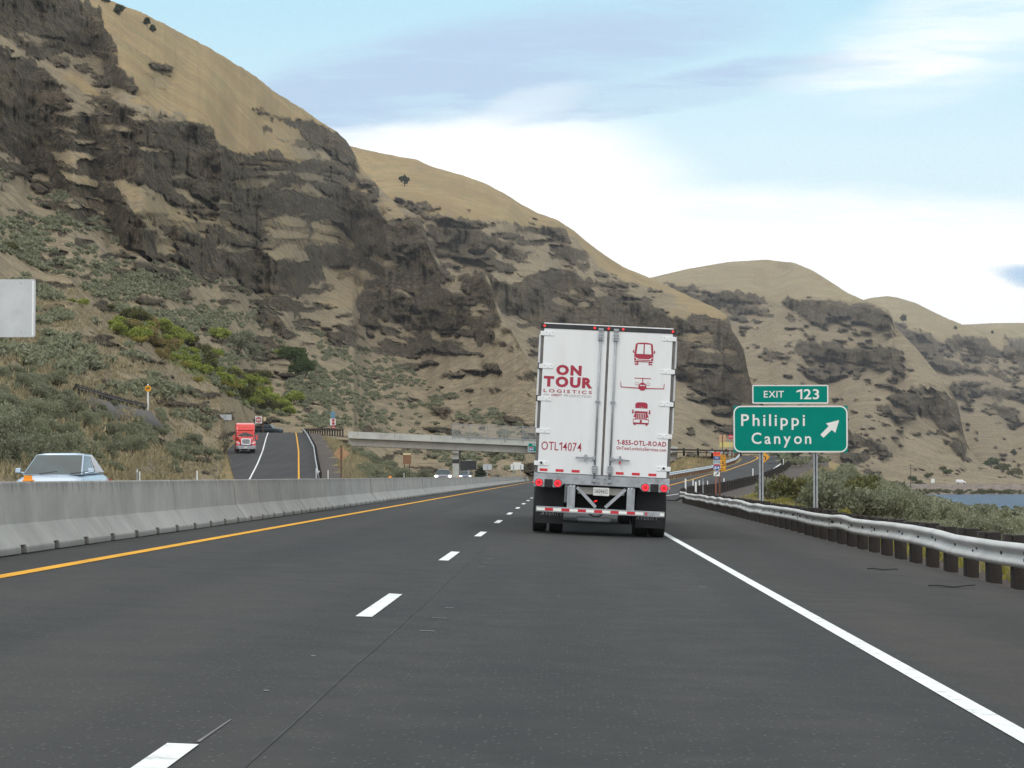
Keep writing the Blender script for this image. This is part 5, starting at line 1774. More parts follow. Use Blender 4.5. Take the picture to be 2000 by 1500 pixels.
# doors
for s in (-1, 1):
    d_ = MB().box(s * 0.632, -0.03, 2.565, 1.222, 0.05, 2.79).build('door', M['white_paint'], TRK, bevel=0.008)
    # hinges
    for z in (3.86, 3.225, 2.597, 1.975, 1.35):
        h1 = MB()
        h1.box(s * 1.15, -0.062, z, 0.21, 0.012, 0.085)
        h1.tube((s * 1.262, -0.06, z - .045), (s * 1.262, -0.06, z + .045), 0.018, n=8)
        h1.box(s * 1.29, -0.04, z, 0.05, 0.05, 0.085)
        ho = h1.build('hinge', M['white_trim'], d_, bevel=0.003, seg=1)
        mb = MB()
        for dx in (-.06, .0, .06):
            mb.tube((s * 1.14 + dx, -0.071, z + .02 * (1 if dx else -1)), (s * 1.14 + dx, -0.066, z + .02 * (1 if dx else -1)), 0.008, n=6)
        mb.build('hinge_bolt', M['gap'], ho)
    for z in (3.225, 2.6):
        MB().tube((s * 1.312, -0.04, z - .06), (s * 1.312, -0.04, z + .06), .024, n=8).build('hinge_pin', M['dark'], d_)
    MB().tube((s * 1.18, -0.085, 1.36), (s * 1.18, -0.066, 1.36), 0.024, n=10).build('door_stop', M['black'], d_)
    # lock rod
    x = s * 0.147
    rd = MB().tube((x, -0.088, 1.02), (x, -0.088, 3.97), 0.019, n=10).build('lock_rod', M['steel'], d_, smooth=True)
    mb = MB()
    for z, w, hh in ((3.86, .085, .13), (3.98, .10, .05), (2.59, .09, .03), (1.28, .085, .15), (1.06, .07, .06)):
        mb.box(x, -0.085, z, w, 0.05, hh)
    for z in (3.88, 3.83, 3.78, 1.34, 1.29, 1.24):
        mb.box(x, -0.09, z, .10, 0.055, .02)
    mb.build('rod_keeper', M['steel'], rd, bevel=0.004, seg=1)
    mb = MB()
    mb.bar((x, -0.105, 1.50 if s < 0 else 1.49), (s * 0.52, -0.105, 1.49 if s < 0 else 1.475), .016, .034)
    mb.box(x + s * .03, -0.1, 1.49, .07, .03, .07)
    mb.build('door_handle', M['steel'], d_, bevel=0.004, seg=1)
    mb = MB()
    mb.box(s * .33, -0.10, 1.5, .045, .06, .12)
    mb.build('handle_catch', M['steel'], d_, bevel=0.01)
    if s > 0:
        MB().box(s * .33, -0.115, 1.425, .03, .03, .06).build('door_seal_tag', M['red_tape'], d_)
    mb = MB()
    for x0 in ((-1.13, -.82, -.51) if s < 0 else (.34, .65, .97)):
        MB().box(x0, -0.0565, 1.225, .153, .003, .05).build('reflective_strip', M['red_tape'], d_)
    if s < 0:
        lp_ = d_
    else:
        rp_ = d_
MB().box(0, -0.045, 2.565, 0.03, 0.03, 2.79).build('door_gap', M['gap'], TRK)
YF = -0.0585
text('lettering', 'ON', .198, M['maroon'], lp_, (-.73, YF, 3.165), width=.49, bold=.058)
text('lettering', 'TOUR', .205, M['maroon'], lp_, (-.735, YF, 2.935), width=.945, bold=.058)
text('lettering', 'LOGISTICS', .062, M['maroon'], lp_, (-.735, YF, 2.755), width=.935, bold=.02, spacing=1.5)
text('lettering', 'AN', .042, M['grey_vinyl'], lp_, (-1.155, YF, 2.675), width=.105)
text('lettering', 'AVERITT', .042, M['maroon'], lp_, (-.95, YF, 2.675), width=.215, bold=.03, shear=.35)
text('lettering', 'PRODUCTION', .042, M['grey_vinyl'], lp_, (-.54, YF, 2.675), width=.52)
text('fleet_number', 'OTL14074', .16, M['maroon'], lp_, (-.805, YF, 1.69), width=.775, bold=.004)
text('phone_number', '1-855-OTL-ROAD', .092, M['maroon'], rp_, (.735, YF, 1.825), width=.95, bold=.028)
text('web_address', 'OnTourLogisticsServices.com', .062, M['maroon'], rp_, (.735, YF, 1.715), width=.955, bold=.018)


def icon(name, maroon, white, parent, cx, cz):
    """two flat layers of vinyl"""
    mb = MB()
    for i, p in enumerate(maroon):
        mb.prism(p, -.001 - i * .0002, .001)
    o = mb.build(name, M['maroon'], parent)
    o.location = (cx, YF, cz)
    if white:
        mb = MB()
        for i, p in enumerate(white):
            mb.prism(p, -.001 - i * .0002, .0005)
        o2 = mb.build('icon_cutout', M['white_paint'], o)
        o2.location = (0, -.0042, 0)
    return o


def box2(x0, z0, x1, z1):
    return [(x0, z0), (x1, z0), (x1, z1), (x0, z1)]


def mir(p):
    return [(-x, z) for x, z in p][::-1]


bus_m = [[(-.18, -.16), (-.185, -.03), (-.165, .18), (-.14, .205), (-.05, .217), (.05, .217), (.14, .205), (.165, .18), (.185, -.03), (.18, -.16)],
         box2(-.165, -.215, -.10, -.16), box2(.10, -.215, .165, -.16),
         [(-.185, .01), (-.215, .02), (-.215, .055), (-.2, .075), (-.19, .06), (-.2, .045), (-.182, .03)], mir([(-.185, .01), (-.215, .02), (-.215, .055), (-.2, .075), (-.19, .06), (-.2, .045), (-.182, .03)])]
win = [(-.145, -.005), (-.012, -.005), (-.012, .185), (-.125, .18)]
bus_w = [win, mir(win), [(-.18, -.075), (-.1, -.115), (.1, -.115), (.18, -.075), (.18, -.063), (.095, -.103), (-.095, -.103), (-.18, -.063)], box2(-.18, -.142, .18, -.133), ngon(-.13, -.108, .016, 10), ngon(.13, -.108, .016, 10), box2(-.16, -.19, -.12, -.175), box2(.12, -.19, .16, -.175)]
icon('bus_icon', bus_m, bus_w, rp_, .70, 3.55)
pl_m = [ngon(0, -.045, .078, 20, 0, 1.0), [(-.008, .0), (.008, .0), (.008, .13), (-.008, .13)], box2(-.16, .108, .16, .122),
        [(-.08, -.03), (-.05, .02), (.05, .02), (.08, -.03)],
        [(-.41, -.075), (0, -.088), (.41, -.075), (.42, -.06), (.425, .03), (.415, .03), (.408, -.05), (.40, -.06), (0, -.068), (-.40, -.06), (-.408, -.05), (-.415, .03), (-.425, .03), (-.42, -.06)]]
for s in (-1, 1):
    pl_m.append(ngon(s * .107, .01, .032, 16))
pl_w = [ngon(-.107, .01, .025, 16), ngon(.107, .01, .025, 16), [(-.055, -.03), (-.005, -.03), (-.005, -.012), (-.045, -.012)], mir([(-.055, -.03), (-.005, -.03), (-.005, -.012), (-.045, -.012)])]
icon('plane_icon', pl_m, pl_w, rp_, .70, 2.96)
tr_m = [[(-.115, .06), (-.12, .18), (-.10, .212), (-.05, .223), (.05, .223), (.10, .212), (.12, .18), (.115, .06)], [(-.125, -.20), (-.145, -.06), (-.115, .02), (-.125, .06), (.125, .06), (.115, .02), (.145, -.06), (.125, -.20)],
        box2(-.15, -.20, .15, -.105), box2(-.13, -.222, -.095, -.2), box2(.095, -.222, .13, -.2), box2(-.175, .0, -.15, .075), box2(.15, .0, .175, .075), box2(-.15, .02, -.11, .03), box2(.11, .02, .15, .03)]
tr_w = [[(-.118, .105), (.118, .105), (.125, .05), (-.125, .05)]]
tr_w += [box2(-.085, -.105, -.078, .0), box2(.078, -.105, .085, .0), box2(-.085, .0, .085, .007), box2(-.085, -.112, .085, -.105)]
tr_w += [box2(x - .004, -.1, x + .004, -.005) for x in (-.045, -.015, .015, .045)]
tr_w += [box2(-.14, -.17, -.02, -.118), box2(.02, -.17, .14, -.118), ngon(-.128, -.085, .016, 10, 0, 1.3), ngon(.128, -.085, .016, 10, 0, 1.3), ngon(-.03, .13, .006, 8), ngon(.0, .13, .006, 8), ngon(.03, .13, .006, 8)]
icon('lorry_icon', tr_m, tr_w, rp_, .70, 2.39)
# sill, lamps
MB().box(0, 0.03, 1.065, 2.62, 0.14, 0.20).build('rear_sill', M['steel_frame'], TRK, bevel=0.01)
mb = MB()
for s in (-1, 1):
    for z in (1.10, 1.02):
        mb.tube((s * .06, -0.055, z), (s * .06, -0.04, z), .012, n=6)
mb.build('sill_bolt', M['gap'], TRK)
for s in (-1, 1):
    pts = [(s * 1.30, 1.055), (s * 1.30, .895), (s * .80, .895), (s * .70, 1.0), (s * .74, 1.055)]
    lb = MB().prism(pts, -0.055, 0.05).build('lamp_box', M['steel_frame'], TRK, bevel=0.006, seg=1)
    MB().box(s * 1.02, -0.062, .97, .16, .02, .16).build('bumper_block', M['black'], lb, bevel=0.01)
    for x in (1.205, .845):
        ring = MB()
        ring_strip(ngon(s * x, .975, .066, 24), ngon(s * x, .975, .042, 24), -0.072, -0.056, ring)
        lm = ring.build('tail_lamp', M['tail'], lb)
        MB().tube((s * x, -0.068, .975), (s * x, -0.056, .975), .0415, n=20).build('lamp_lens', M['tail_core'], lm)
        g_ = MB()
        ring_strip(ngon(s * x, .975, .078, 24), ngon(s * x, .975, .067, 24), -0.07, -0.056, g_)
        g_.build('lamp_grommet', M['black'], lm)
    MB().tube((s * 1.315, .1, .98), (s * 1.325, .1, .98), .018, n=10).build('side_marker', M['marker'], TRK)
# under-ride guard
bg_ = MB().box(0, -0.02, .47, 2.48, .1, .105).build('rear_guard', M['steel_frame'], TRK, bevel=0.006, seg=1)
mr, mw = MB(), MB()
x = -1.225
for i in range(13):
    w = .158
    if x + w > 0.87:
        break
    (mw if i % 2 == 0 else mr).box(x + w / 2, -0.0725, .47, w, .003, .052)
    x += w
mr.box(.885, -0.0725, .47, .035, .003, .052)
mw.box(1.19, -0.0725, .47, .08, .003, .052)
mr.build('red_stripe', M['red_tape'], bg_)
mw.build('white_stripe', M['white_tape'], bg_)
for s in (-1, 1):
    MB().box(s * .56, 0.03, .755, .125, .08, .47).build('guard_post', M['steel_frame'], TRK, bevel=0.008, seg=1)
    MB().box(s * .625, 0.12, .72, .05, .3, .45).build('guard_gusset', M['steel'], TRK)
    MB().bar((s * .47, 0.03, .92), (s * .09, 0.03, .55), .06, .105, up=(0, 1, 0)).build('guard_brace', M['steel_frame'], TRK)
    mb = MB()
    for dx in (-.03, .03):
        mb.tube((s * .56 + dx, -0.02, .935), (s * .56 + dx, -0.008, .935), .016, n=8)
    mb.build('guard_bolt', M['white_trim'], TRK)
    fl = MB().box(s * .985, 0.62, .60, .56, .012, .86).build('mud_flap', M['flap'], TRK)
    fl.rotation_euler = (math.radians(1.5), 0, 0)
    text('flap_print', 'AVERITT', .075, M['flap_ink'], fl, (s * .93 + .0, .610, .365), width=.45, bold=.03, shear=.35)
    MB().box(s * .985, 0.60, 1.02, .60, .05, .06).build('flap_bracket', M['dark'], TRK)
pt = MB().prism(rrect(.31, .155, .015, cz=.855), -0.058, -0.052).build('licence_plate', M['plate'], TRK)
text('plate_number', 'U634652', .075, M['ink'], pt, (0, -.0605, .862), width=.25)
text('plate_footer', 'TRAILER', .014, M['ink'], pt, (0, -.0605, .795), width=.06)
MB().box(0, 0.2, .86, .9, .3, .13).build('plate_carrier', M['sill'], TRK)
MB().tube((-.12, .3, .66), (-.10, .28, .66), .014, n=8).build('marker_lamp', M['marker'], TRK)
MB().tube((-.09, .3, .672), (-.07, .28, .672), .012, n=8).build('marker_lamp', M['marker'], TRK)
# running gear
MB().box(0, 1.02, .72, 1.3, .05, .56).build('underside_shade_panel', M['black'], TRK)  # black sheet added to darken the underside, standing in for shade behind the braces
MB().box(0, .5, 1.0, 2.4, .9, .08).build('underframe', M['dark'], TRK)
MB().box(0, 3.0, .98, 1.0, 5.0, .16).build('bogie_frame', M['dark'], TRK)
mb = MB()
mb.box(-.1, .8, .30, .66, .2, .10)
mb.build('air_tank', M['steel'], TRK, bevel=.03)
mb = MB()
pts = [(-.25 + .06 * i, .9, .44 - .09 * math.sin(math.pi * i / 6)) for i in range(7)]
for a, b in zip(pts[:-1], pts[1:]):
    mb.tube(a, b, .014, n=6, caps=False)
mb.build('air_hose', M['black'], TRK)


def wheel(parent, x, y, r, w, name='wheel', n=28):
    t_ = MB()
    secs = []
    for px, rr in ((-.5, .80), (-.5, .94), (-.42, 1.0), (.42, 1.0), (.5, .94), (.5, .80)):
        secs.append([(x + px * w, y + r * rr * math.cos(2 * math.pi * k / n), r + r * rr * math.sin(2 * math.pi * k / n)) for k in range(n)])
    t_.loft(secs)
    o = t_.build(name, M['tyre'], parent, smooth=False)
    rm = MB()
    rm.tube((x - w * .40, y, r), (x + w * .40, y, r), r * .62, n=20)
    rm.tube((x - w * .47, y, r), (x + w * .47, y, r), r * .22, n=12)
    rm.build('rim', M['rim'], o)
    return o


for y in (1.35, 2.65):
    for x in (-1.17, -.84, .84, 1.17):
        wheel(TRK, x, y, .505, .27)
    MB().tube((-1.0, y, .505), (1.0, y, .505), .085, n=12).build('axle', M['dark'], TRK)
# tractor in front of the trailer
MB().box(0, 15.2, .85, .9, 7.6, .25).build('tractor_frame', M['dark'], TRK)
MB().box(0, 17.6, 2.25, 2.35, 2.3, 2.5).build('cab', M['white_paint'], TRK, bevel=.12)
MB().box(0, 19.6, 1.55, 1.9, 1.9, 1.15).build('hood', M['white_paint'], TRK, bevel=.15)
for s in (-1, 1):
    MB().box(s * 1.45, 18.5, 2.3, .1, .25, .7).build('mirror', M['dark'], TRK, bevel=.03)
    wheel(TRK, s * 1.05, 19.7, .52, .3)
    for y in (14.0, 15.3):
        wheel(TRK, s * 1.17, y, .52, .27)
        wheel(TRK, s * .84, y, .52, .27)
for s in (-1, 1):
    MB().tube((s * .95, 11.5, 0.02), (s * .95, 11.5, 1.1), .06, n=8).build('landing_leg', M['dark'], TRK).location = (0, 0, .3)

# ------------------------------------------------------------------ cars


def ring(y, w, zb, zt, crown=0.03):
    half = [(0, zb), (w * .86, zb), (w * .97, zb + (zt - zb) * .18), (w, zb + (zt - zb) * .5), (w * .97, zb + (zt - zb) * .82), (w * .86, zt - .01), (w * .5, zt + crown * .75), (0, zt + crown)]
    pts = half + [(-x, z) for x, z in half[-2:0:-1]]
    return [(x, y, z) for x, z in pts]


def make_car(name, label, paint, loc, rot, secs, gh, lamp, wheels_y, wr, group=None, lamp_at=None, wipers=True):
    """body, greenhouse with separate panes, lamps, mirrors, wheels; the nose points to local -y"""
    t = thing(name, label, 'car', loc, rot, group)
    MB().loft([ring(*s_) for s_ in secs]).build('body', paint, t, smooth=True, subsurf=1)
    # greenhouse: base loop and roof loop
    (fy, fw, fz), (ty, tw, tz), (ry, rw, rz), (by, bw, bz) = gh      # front base, roof front, roof rear, rear base
    mid = [((fy + 2 * by) / 3, max(fw, bw) * 1.03, (fz + bz) / 2)]
    b = [(fw, fy, fz - .04), (max(fw, bw) * 1.04, (fy + by) / 2, (fz + bz) / 2 - .04), (bw, by, bz - .04)]
    r_ = [(tw, ty, tz), (max(tw, rw) * 1.03, (ty + ry) / 2, tz + .012), (rw, ry, rz)]
    mb = MB()
    vs = []
    for x, y, z in b:
        vs += [(x, y, z), (-x, y, z)]
    for x, y, z in r_:
        vs += [(x, y, z), (-x, y, z)]
    mb.add(vs, [(0, 2, 8, 6), (2, 4, 10, 8), (1, 7, 9, 3), (3, 9, 11, 5), (0, 6, 7, 1), (4, 5, 11, 10), (0, 1, 3, 2), (2, 3, 5, 4)])
    mb.add([(x * s_, y, z + dz) for x, y, z in r_ for s_, dz in ((1, 0), (.6, .035), (-.6, .035), (-1, 0))], [(4 * i + k, 4 * i + k + 1, 4 * i + k + 5, 4 * i + k + 4) for i in range(2) for k in range(3)] + [(0, 3, 2, 1), (8, 9, 10, 11)])
    mb.build('cabin', paint, t, bevel=.07, seg=4, smooth=True)

    def pane(nm, q, mat, inset=.07, push=.008):
        q = [Vector(p) for p in q]
        c = sum(q, Vector()) / 4
        n = (q[1] - q[0]).cross(q[3] - q[0]).normalized()
        if n.dot(c - Vector((0, (fy + by) / 2, (fz + tz) / 2))) < 0:
            n = -n
        q2 = []
        for i in range(4):
            e1 = (q[(i + 1) % 4] - q[i]).normalized()
            e2 = (q[(i - 1) % 4] - q[i]).normalized()
            q2.append(q[i] + (e1 + e2) * inset + n * push)
        o_ = MB().add([tuple(p) for p in q2] + [tuple(p - n * .004) for p in q2], [(0, 1, 2, 3), (7, 6, 5, 4), (0, 4, 5, 1), (1, 5, 6, 2), (2, 6, 7, 3), (3, 7, 4, 0)]).build(nm, mat, t)
        return o_, q2
    V = [Vector(v) for v in vs]
    w_, q2 = pane('windshield', [V[1], V[0], V[6], V[7]], M['glass'], .03)
    if wipers:
        for s_ in (-.25, .35):
            mb = MB()
            a = q2[0].lerp(q2[1], .5 + s_ * .9) + Vector((0, -.015, .01))
            mb.bar(a, a + (q2[1] - q2[0]).normalized() * .42 + Vector((0, -.0, .05)), .014, .014)
            mb.build('wiper', M['black'], t)
    pane('rear_window', [V[4], V[5], V[11], V[10]], M['glass'], .06)
    for s_ in (0, 1):
        pane('side_window', [V[0 + s_], V[2 + s_], V[8 + s_], V[6 + s_]], M['glass_side'], .05)
        pane('side_window', [V[2 + s_], V[4 + s_], V[10 + s_], V[8 + s_]], M['glass_side'], .05)
        sg = 1 if s_ == 0 else -1
        m_ = MB()
        m_.loft([[(sg * (fw + .09), fy + .30 + dy, fz + .06 + dz) for dy, dz in ((-.07, -.055), (.05, -.06), (.05, .06), (-.05, .07))], [(sg * (fw + .22), fy + .32 + dy, fz + .06 + dz) for dy, dz in ((-.06, -.05), (.05, -.05), (.05, .05), (-.04, .055))]])
        m_.bar((sg * fw * .98, fy + .32, fz), (sg * (fw + .16), fy + .32, fz + .03), .05, .04)
        m_.build('mirror', paint, t, bevel=.02)
    front = secs[0][0]
    lx, lz = lamp_at
    for s_ in (-1, 1):
        MB().box(s_ * lx, front + .10, lz, .34, .16, .16).build('headlight', lamp, t, bevel=.03)
    MB().box(0, front + .04, lz - .16, .95, .1, .22).build('grille', M['dark'], t, bevel=.02)
    for s_ in (-1, 1):
        for y in wheels_y:
            wheel(t, s_ * (secs[3][1] - .10), y, wr, .22)
    for s_ in (-1, 1):
        MB().box(s_ * .62, secs[-1][0] - .05, .78, .28, .1, .14).build('tail_light', M['red_sign'], t)
    return t


SEDAN = [(-2.28, .55, .30, .60), (-2.18, .74, .24, .72), (-1.6, .82, .2, .86), (-1.0, .845, .18, .965), (.4, .85, .18, .98), (1.4, .84, .2, 1.0), (2.05, .78, .28, .98), (2.25, .68, .36, .90)]
SGH = [(-1.10, .70, .99), (-.22, .56, 1.425), (.85, .55, 1.43), (1.75, .68, 1.04)]
cp = atv(121, 905, 56.5)
make_car('sedan', 'pale ice blue sedan coming the other way behind the concrete barrier', M['car_blue'], (cp.x, 56.5, 0.206), (0, 0, math.radians(0)), SEDAN, SGH, M['lamp_off'], (-1.38, 1.36), .32, lamp_at=(.62, .66))
SUV = [(-2.3, .72, .36, .85), (-2.2, .88, .3, 1.0), (-1.6, .93, .26, 1.08), (-.95, .95, .25, 1.14), (.5, .96, .25, 1.16), (1.6, .95, .26, 1.18), (2.15, .92, .34, 1.16), (2.3, .86, .42, 1.1)]
VGH = [(-1.1, .84, 1.15), (-.45, .66, 1.68), (1.7, .66, 1.70), (2.2, .84, 1.2)]
cp = atv(866, 930, 282.0)
make_car('sport_utility_car', 'grey car with bright headlights coming past the bridge pier, left of two', M['suv_grey'], (cp.x, 282, 0.206), (0, 0, math.radians(2)), SUV, VGH, M['head'], (-1.42, 1.42), .37, group='oncoming cars with headlights on', lamp_at=(.80, .93), wipers=False)
cp = atv(909, 930, 385.0)
make_car('sport_utility_car', 'slate blue car with cooler headlights just right of the bridge pier', M['suv_blue'], (cp.x, 385, 0.206), (0, 0, math.radians(2)), SUV, VGH, M['head_blue'], (-1.42, 1.42), .37, group='oncoming cars with headlights on', lamp_at=(.72, .93), wipers=False)
# white vehicle on the far causeway
cp = atv(1880, 944, 1398.0)
fv = thing('distant_car', 'tiny white vehicle on the far causeway road', 'car', (cp.x, 1404, -3.28), (0, 0, math.pi / 2))
MB().loft([ring(*s_) for s_ in [(-2.8, .95, .4, 1.2), (-1.8, 1.0, .35, 1.4), (-1.0, 1.05, .35, 2.3), (2.4, 1.05, .35, 2.4), (2.9, 1.0, .4, 2.2)]]).build('body', M['white_paint'], fv, smooth=True)
for s_ in (-1, 1):
    for y in (-1.6, 1.6):
        wheel(fv, s_ * .9, y, .38, .25)
MB().box(0, -1.25, 1.85, 1.7, .06, .6).build('windshield', M['glass'], fv)

# ------------------------------------------------------------------ red tractor unit on the on-ramp
YT = 308.0
pt_ = atv(479.5, 880, YT)
gz_ = float(np.interp(YT, [280, 313], [2.5, 4.4]))
rt = thing('tractor_truck', 'red long-nose semi tractor without trailer coming down the on-ramp shoulder', 'truck', (pt_.x, YT, gz_ + .01), (-math.atan(.045), 0, math.radians(9)))


def crect(y, w, z0, z1, r=.12, cx=0):
    return [(x, y, z) for x, z in rrect(2 * w, z1 - z0, r, 3, cx, (z0 + z1) / 2)]


MB().loft([crect(.7, 1.12, 1.0, 2.75, .15), crect(1.0, 1.2, .95, 3.35, .2), crect(1.35, 1.22, .95, 3.75, .22), crect(2.2, 1.24, .95, 3.98, .24), crect(3.6, 1.24, .95, 4.02, .22), crect(3.75, 1.2, 1.0, 3.95, .2)]).build('sleeper_cab', M['red_cab'], rt, smooth=False, bevel=.02)
MB().loft([crect(-2.0, .62, .95, 1.55, .18), crect(-1.85, .78, .85, 1.72, .2), crect(-1.0, .92, .8, 1.95, .22), crect(.2, 1.05, .8, 2.12, .22), crect(.75, 1.1, .8, 2.18, .2)]).build('hood', M['red_cab'], rt, bevel=.02)
# windscreen, raked and in two halves
for s_ in (-1, 1):
    q = [(s_ * .02, .52, 2.14), (s_ * 1.0, .66, 2.14), (s_ * .93, .86, 2.86), (s_ * .02, .78, 2.92)]
    MB().add(q + [(x, y + .05, z) for x, y, z in q], [(0, 1, 2, 3), (7, 6, 5, 4), (0, 4, 5, 1), (1, 5, 6, 2), (2, 6, 7, 3), (3, 7, 4, 0)]).build('windshield', M['glass'], rt)
    MB().loft([crect(-1.75, .24, .5, 1.12, .1, s_ * .98), crect(-1.2, .27, .55, 1.45, .12, s_ * 1.0), crect(-.4, .25, .55, 1.42, .12, s_ * 1.02), crect(.1, .2, .6, 1.1, .1, s_ * 1.04)]).build('fender', M['red_cab'], rt, bevel=.02)
    MB().loft([[(s_ * .72, -1.9, 1.02), (s_ * 1.12, -1.72, 1.02), (s_ * 1.14, -1.60, 1.28), (s_ * .80, -1.78, 1.20)], [(s_ * .72, -1.8, 1.02), (s_ * 1.12, -1.62, 1.02), (s_ * 1.14, -1.5, 1.28), (s_ * .80, -1.68, 1.20)]]).build('headlight', M['lamp_off'], rt)
    mm = MB()
    mm.box(s_ * 1.47, .55, 2.0, .22, .16, .62)
    mm.bar((s_ * 1.1, .75, 2.2), (s_ * 1.45, .58, 2.2), .05, .05)
    mm.bar((s_ * 1.1, .75, 1.8), (s_ * 1.45, .58, 1.8), .05, .05)
    mm.build('mirror', M['red_cab'], rt, bevel=.05)
    MB().box(s_ * 1.235, 1.35, 2.45, .03, .75, .62).build('side_window', M['glass_side'], rt)
    MB().box(s_ * 1.2, 2.2, .78, .12, 2.8, .5).build('side_fairing', M['red_cab'], rt, bevel=.04)
    wheel(rt, s_ * 1.02, -.85, .52, .3)
    for y in (4.6, 5.9):
        wheel(rt, s_ * 1.15, y, .52, .27)
        wheel(rt, s_ * .82, y, .52, .27)
gr = MB()
gr.loft([crect(-2.06, .56, .98, 1.66, .15), crect(-1.95, .58, .95, 1.70, .15)])
go_ = gr.build('grille', M['dark'], rt)
gb = MB()
ring_strip([(x, z) for x, z in rrect(1.2, .80, .17, 5, 0, 1.32)], [(x, z) for x, z in rrect(1.0, .60, .13, 5, 0, 1.32)], -2.12, -2.0, gb)
gb.build('grille_surround', M['chrome'], go_)
gb = MB()
for i in range(-4, 5):
    gb.box(i * .11, -2.085, 1.32, .03, .04, .62)
gb.build('grille_bars', M['chrome'], go_)
bu = MB().loft([crect(-2.15, 1.0, .38, .80, .1), crect(-2.0, 1.2, .36, .82, .1), crect(-1.55, 1.26, .36, .82, .1)]).build('bumper', M['steel'], rt, bevel=.02)
MB().box(0, -2.16, .56, .34, .02, .18).build('number_plate', M['plate'], bu)
mb = MB()
for x in (-.8, -.4, 0, .4, .8):
    mb.box(x * .9, 1.02, 3.46 - abs(x) * .05, .12, .08, .05)
mb.build('roof_marker', M['orange'], rt)
MB().box(0, 4.6, .85, .9, 3.6, .3).build('chassis_frame', M['dark'], rt)
MB().box(0, 5.0, 1.15, .9, 1.0, .12).build('fifth_wheel', M['dark'], rt)
MB().box(0, .8, 2.98, 2.1, .25, .06).build('sun_visor', M['red_cab'], rt, bevel=.02)

# dark pickup stopped at the crest
pp_ = atv(517, 843, 440.0)
pk = thing('pickup_truck', 'dark teal pickup truck half hidden behind the ramp crest by the do not enter sign', 'truck', (pp_.x, 446, 8.85), (0, 0, math.radians(70)))
PK = [(-2.7, .8, .4, 1.0), (-2.6, .92, .35, 1.12), (-1.6, .96, .32, 1.2), (-1.0, .97, .32, 1.22), (.6, .97, .32, 1.22), (2.5, .96, .35, 1.2), (2.7, .9, .45, 1.15)]
MB().loft([ring(*s_) for s_ in PK]).build('body', M['pickup'], pk, smooth=True, subsurf=1)
MB().loft([crect(-1.15, .78, 1.15, 1.25, .04), crect(-.55, .72, 1.15, 1.85, .12), crect(.55, .72, 1.15, 1.86, .12), crect(.75, .76, 1.15, 1.3, .05)]).build('cabin', M['pickup'], pk, bevel=.02)
for s_ in (-1, 1):
    MB().box(s_ * .735, 0, 1.58, .02, .95, .4).build('side_window', M['glass_side'], pk)
    for y in (-1.75, 1.75):
        wheel(pk, s_ * .85, y, .4, .26)
MB().box(0, 1.75, 1.45, 1.7, 1.6, .5).build('bed_cover', M['dark'], pk, bevel=.04)

# ------------------------------------------------------------------ plants
def foliage(n, seed, lobes, leaf=0.09, up=0.35, fill=0.45, aspect=1.7):
    """many small leaf-sized quads through lobed volumes; lobes: (x, y, z, r, squash)"""
    r = np.random.default_rng(seed)
    lob = np.array(lobes, float)
    wgt = lob[:, 3] ** 2
    pick = r.choice(len(lob), n, p=wgt / wgt.sum())
    d = r.normal(size=(n, 3))
    d[:, 2] = np.abs(d[:, 2]) * 0.9 - 0.25
    d /= np.linalg.norm(d, axis=1)[:, None]
    rad = (fill + (1 - fill) * r.random(n) ** 0.5)
    rad *= 0.85 + 0.3 * r.random(n)
    L = lob[pick]
    c = L[:, :3] + d * (rad * L[:, 3])[:, None] * np.stack([np.ones(n), np.ones(n), L[:, 4]], 1)
    c[:, 2] = np.maximum(c[:, 2], 0.02)
    a = r.normal(size=(n, 3)) * 0.7 + d * 0.6
    a[:, 2] += up
    a /= np.linalg.norm(a, axis=1)[:, None]
    b = np.cross(a, r.normal(size=(n, 3)))
    b /= np.linalg.norm(b, axis=1)[:, None]
    s = leaf * (0.6 + 0.8 * r.random(n))[:, None]
    V = np.stack([c - a * s * aspect / 2, c + b * s * .42, c + a * s * aspect / 2, c - b * s * .42], 1).reshape(-1, 3)
    Fq = np.arange(4 * n).reshape(-1, 4)
    return V, Fq


def bush_lobes(seed, w, h, n=7):
    r = random.Random(seed)
    L = [(0, 0, h * .45, h * .42, .95)]
    for k in range(n):
        a = 2 * math.pi * k / n + r.uniform(-.4, .4)
        d = w * r.uniform(.18, .40)
        z = h * r.uniform(.25, .66)
        L.append((math.cos(a) * d, math.sin(a) * d, z, h * r.uniform(.20, .34), r.uniform(.8, 1.1)))
    return L


def stems(mb, seed, w, h, n=7, r0=.025):
    r = random.Random(seed + 99)
    for k in range(n):
        a = 2 * math.pi * k / n + r.uniform(-.4, .4)
        p1 = (math.cos(a) * w * .16, math.sin(a) * w * .16, h * .3)
        p2 = (math.cos(a) * w * .34, math.sin(a) * w * .34, h * .62)
        mb.tube((math.cos(a) * .03, math.sin(a) * .03, -.1), p1, r0, r0 * .7, 5, caps=False)
        mb.tube(p1, p2, r0 * .7, r0 * .3, 5, caps=False)


def bush_proto(name, seed, mat, n, w=1.6, h=1.25, leaf=.08, up=.35, lobes=7):
    V, Fq = foliage(n, seed, bush_lobes(seed, w, h, lobes), leaf, up)
    me = np_mesh(name, V, Fq)
    mb = MB()
    stems(mb, seed, w, h)
    me2 = bpy.data.meshes.new('s')
    me2.from_pydata(mb.v, [], mb.f)
    bm = bmesh.new()
    bm.from_mesh(me)
    k = len(bm.faces)
    bm.from_mesh(me2)
    bm.faces.ensure_lookup_table()
    for f in bm.faces[k:]:
        f.material_index = 1
    bm.to_mesh(me)
    bm.free()
    bpy.data.meshes.remove(me2)
    me.materials.append(mat)
    me.materials.append(M['bark'])
    return me


